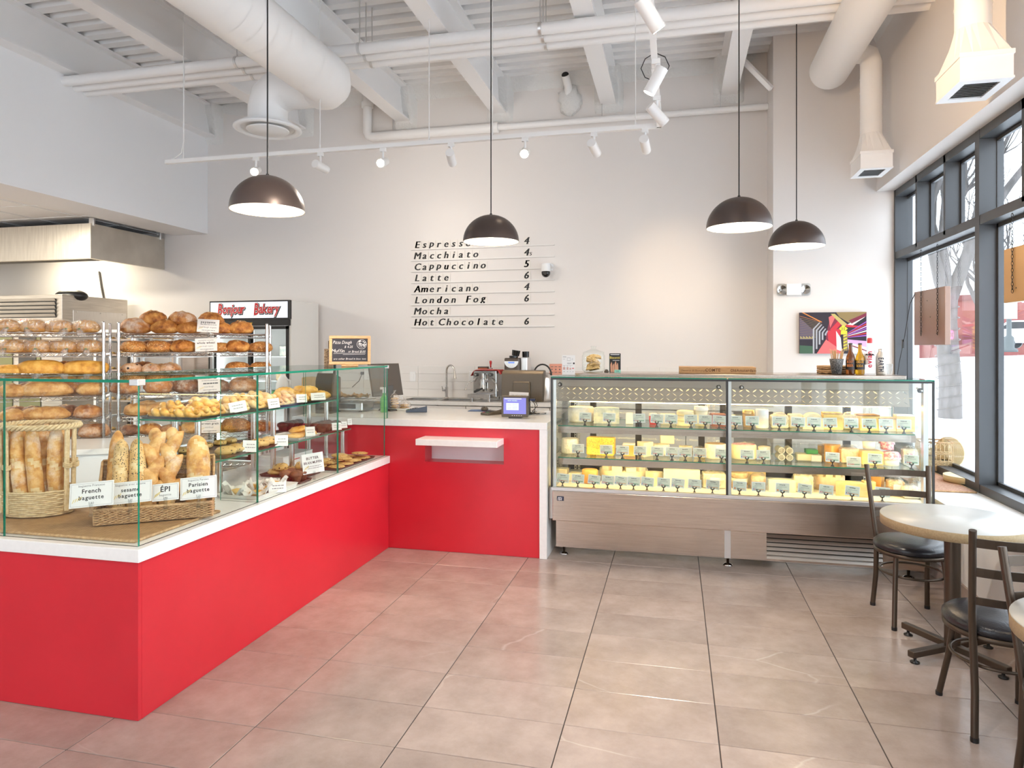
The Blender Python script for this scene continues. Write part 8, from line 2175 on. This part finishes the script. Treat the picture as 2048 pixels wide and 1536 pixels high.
# trees
def tree(x, y, z, branches, label, seed, r0, twigs=120):
    t = thing('bare_tree', label, 'tree', (x, y, z), 0, 'bare winter trees'); mb = MB(); rr = random.Random(seed); tips = []
    for pts, ra, rb in branches:
        n = len(pts); mb.tube(pts, [ra + (rb - ra) * k / (n - 1) for k in range(n)], 10); tips.append((Vector(pts[-1]), (Vector(pts[-1]) - Vector(pts[-2])).normalized(), rb))
    mb.build('trunk', [M_BARK], t)
    mb = MB()
    def grow(p, d, r, depth):
        if depth == 0: return
        for _ in range(3 if depth > 1 else 4):
            nd = (d + Vector((rr.uniform(-1, 1), rr.uniform(-1, 1), rr.uniform(-.5, .8))) * .75).normalized(); L3 = rr.uniform(.7, 1.3) * (depth * .35 + .3)
            m1 = p + nd * L3 * .5 + Vector((rr.uniform(-.1, .1), rr.uniform(-.1, .1), rr.uniform(-.05, .1))) * L3; q = m1 + (nd + Vector((0, 0, .25))) * L3 * .5
            mb.tube([p, m1, q], [r, r * .75, r * .5], 4, caps=False); grow(q, (q - m1).normalized(), r * .5, depth - 1)
    for p, d, r in tips: grow(p, d, r * .8, 4)
    mb.build('twigs', [M_BARK], t)
    return t
T0 = onZ(1900, 832, -.05); dT = T0.y / ray(1900, 700).y
def tl(u, v, dd=0):
    q = atD(u, v, dT + dd); return (q.x - T0.x, q.y - T0.y, q.z - T0.z)
kk = dT / FPX
tr = tree(T0.x, T0.y, T0.z, [([tl(1900, 836), tl(1901, 770), tl(1896, 700), tl(1893, 640), tl(1896, 600)], 21 * kk, 17 * kk), ([tl(1896, 612), tl(1878, 560), tl(1866, 510), tl(1850, 440), tl(1840, 380)], 12 * kk, 6 * kk),
                     ([tl(1896, 612), tl(1892, 540), tl(1884, 480), tl(1890, 400), tl(1880, 330)], 10 * kk, 5 * kk), ([tl(1897, 606), tl(1915, 560), tl(1935, 510), tl(1946, 470), tl(1962, 400), tl(1990, 330)], 14 * kk, 7 * kk), ([tl(1946, 475), tl(1985, 420), tl(2020, 370), tl(2060, 320)], 9 * kk, 6 * kk)], 'large forked bare street tree wrapped with string lights outside the window', 3, .3)
mb = MB(); rr = random.Random(1); pts = []
for k in range(160):
    a = k * .42; v = 830 - k * 1.45; q = tl(1899 - (830 - v) * .03, v); pts.append((q[0] + 22 * kk * math.cos(a), q[1] + 22 * kk * math.sin(a), q[2]))
mb.tube(pts, .012, 4); mb.build('string_lights', [M_DARK], tr)
for i, (x, y, h, s) in enumerate([(17, 44, 8, 5), (20, 50, 9, 7), (15, 56, 9, 9), (26, 44, 8, 11)]):
    tree(x, y, slope(x) - .1, [([(0, 0, 0), (.1, 0, h * .25), (0, .1, h * .45)], .28, .2), ([(0, .1, h * .42), (.6, 0, h * .65), (.9, .2, h * .85)], .15, .07), ([(0, .1, h * .42), (-.6, .3, h * .62), (-.8, .2, h * .9)], .15, .07)], 'bare tree far across the snowy street, %s from left' % ORD[i], s, .2)
# red brick building across the road
bd = thing('brick_building', 'low red brick building with white windows across the snowy street', 'building', (38, 60, 1.35), math.radians(-38))
M_RBR = pm('brick_red_far', (.19, .050, .045), .85, col2=(.22, .075, .065), nscale=2); M_RBD = pm('brick_maroon_far', (.12, .03, .03), .85)
mb = MB(); mb.box(-22, 20, 0, 12, -1, 4.6); mb.build('wall', [M_RBR], bd); mb = MB(); mb.box(-22.2, 20.2, -.2, 12.2, 4.6, 5.1); mb.build('parapet', [M_RBD], bd); mb = MB(); mb.box(-22, 20, -.05, 0, .6, 1.5); mb.build('band', [M_RBD], bd)
for k in range(9): mb = MB(); mb.box(-19 + k * 4.3, -17.4 + k * 4.3, -.12, .02, 2.0, 3.5); w_ = mb.build('window', [M_WHITE], bd); mb = MB(); mb.box(-18.85 + k * 4.3, -18.25 + k * 4.3, -.14, -.12, 2.1, 3.4); mb.box(-18.15 + k * 4.3, -17.55 + k * 4.3, -.14, -.12, 2.1, 3.4); mb.build('pane', [pm('far_pane_%d' % k, (.25, .28, .30), .15)], w_)
# lamp post
q = onX(2018, 704, 24.0); LP = atD(2018, 704, 33)
t = thing('street_lamp', 'old style street lamp post across the snowy road', 'street lamp', (LP.x, LP.y, LP.z))
mb = MB(); mb.lathe([(0, 0), (.36, 0), (.36, .12), (.22, .2), (.2, .7), (.11, .8), (.085, 3.6), (.12, 3.7), (0, 3.7)], 14); mb.build('post', [pm('lamp_post_dark', (.08, .09, .09), .6)], t)
mb = MB(); mb.lathe([(0, 3.7), (.12, 3.72), (.24, 4.2), (.10, 4.45), (0, 4.6)], 12); mb.build('lantern', [pm('lantern_pale', (.5, .55, .52), .4)], t)
mb = MB(); mb.box(-.3, .3, -.12, -.10, 1.6, 2.6); mb.build('notice', [M_PAPER], t)
# parked car
CP = atD(2042, 697, 36)
t = thing('parked_car', 'silver car parked across the snowy road behind the street lamp', 'car', (CP.x + 1.2, CP.y + .5, CP.z), math.radians(-35))
mb = MB(); mb.prism([(-2.1, .3), (2.1, .3), (2.2, .7), (2.1, .95), (1.1, 1.05), (.5, 1.5), (-1.3, 1.5), (-2.0, 1.0), (-2.2, .8)], -.85, .85, 'y'); mb.build('body', [pm('car_silver', (.62, .63, .65), .3, .4)], t, bevel=.08)
mb = MB(); mb.prism([(.95, 1.08), (.45, 1.42), (-1.2, 1.42), (-1.75, 1.05)], -.87, .87, 'y'); mb.build('glass', [M_BLACKG], t)
for x in (-1.35, 1.35):
    for s in (-1, 1): mb = MB(); mb.cyl((x, s * .70, .33), (x, s * .90, .33), .33, n=20); mb.cyl((x, s * .89, .33), (x, s * .905, .33), .2, n=16, mat=1); mb.build('wheel', [M_BLACK, M_ALU], t)
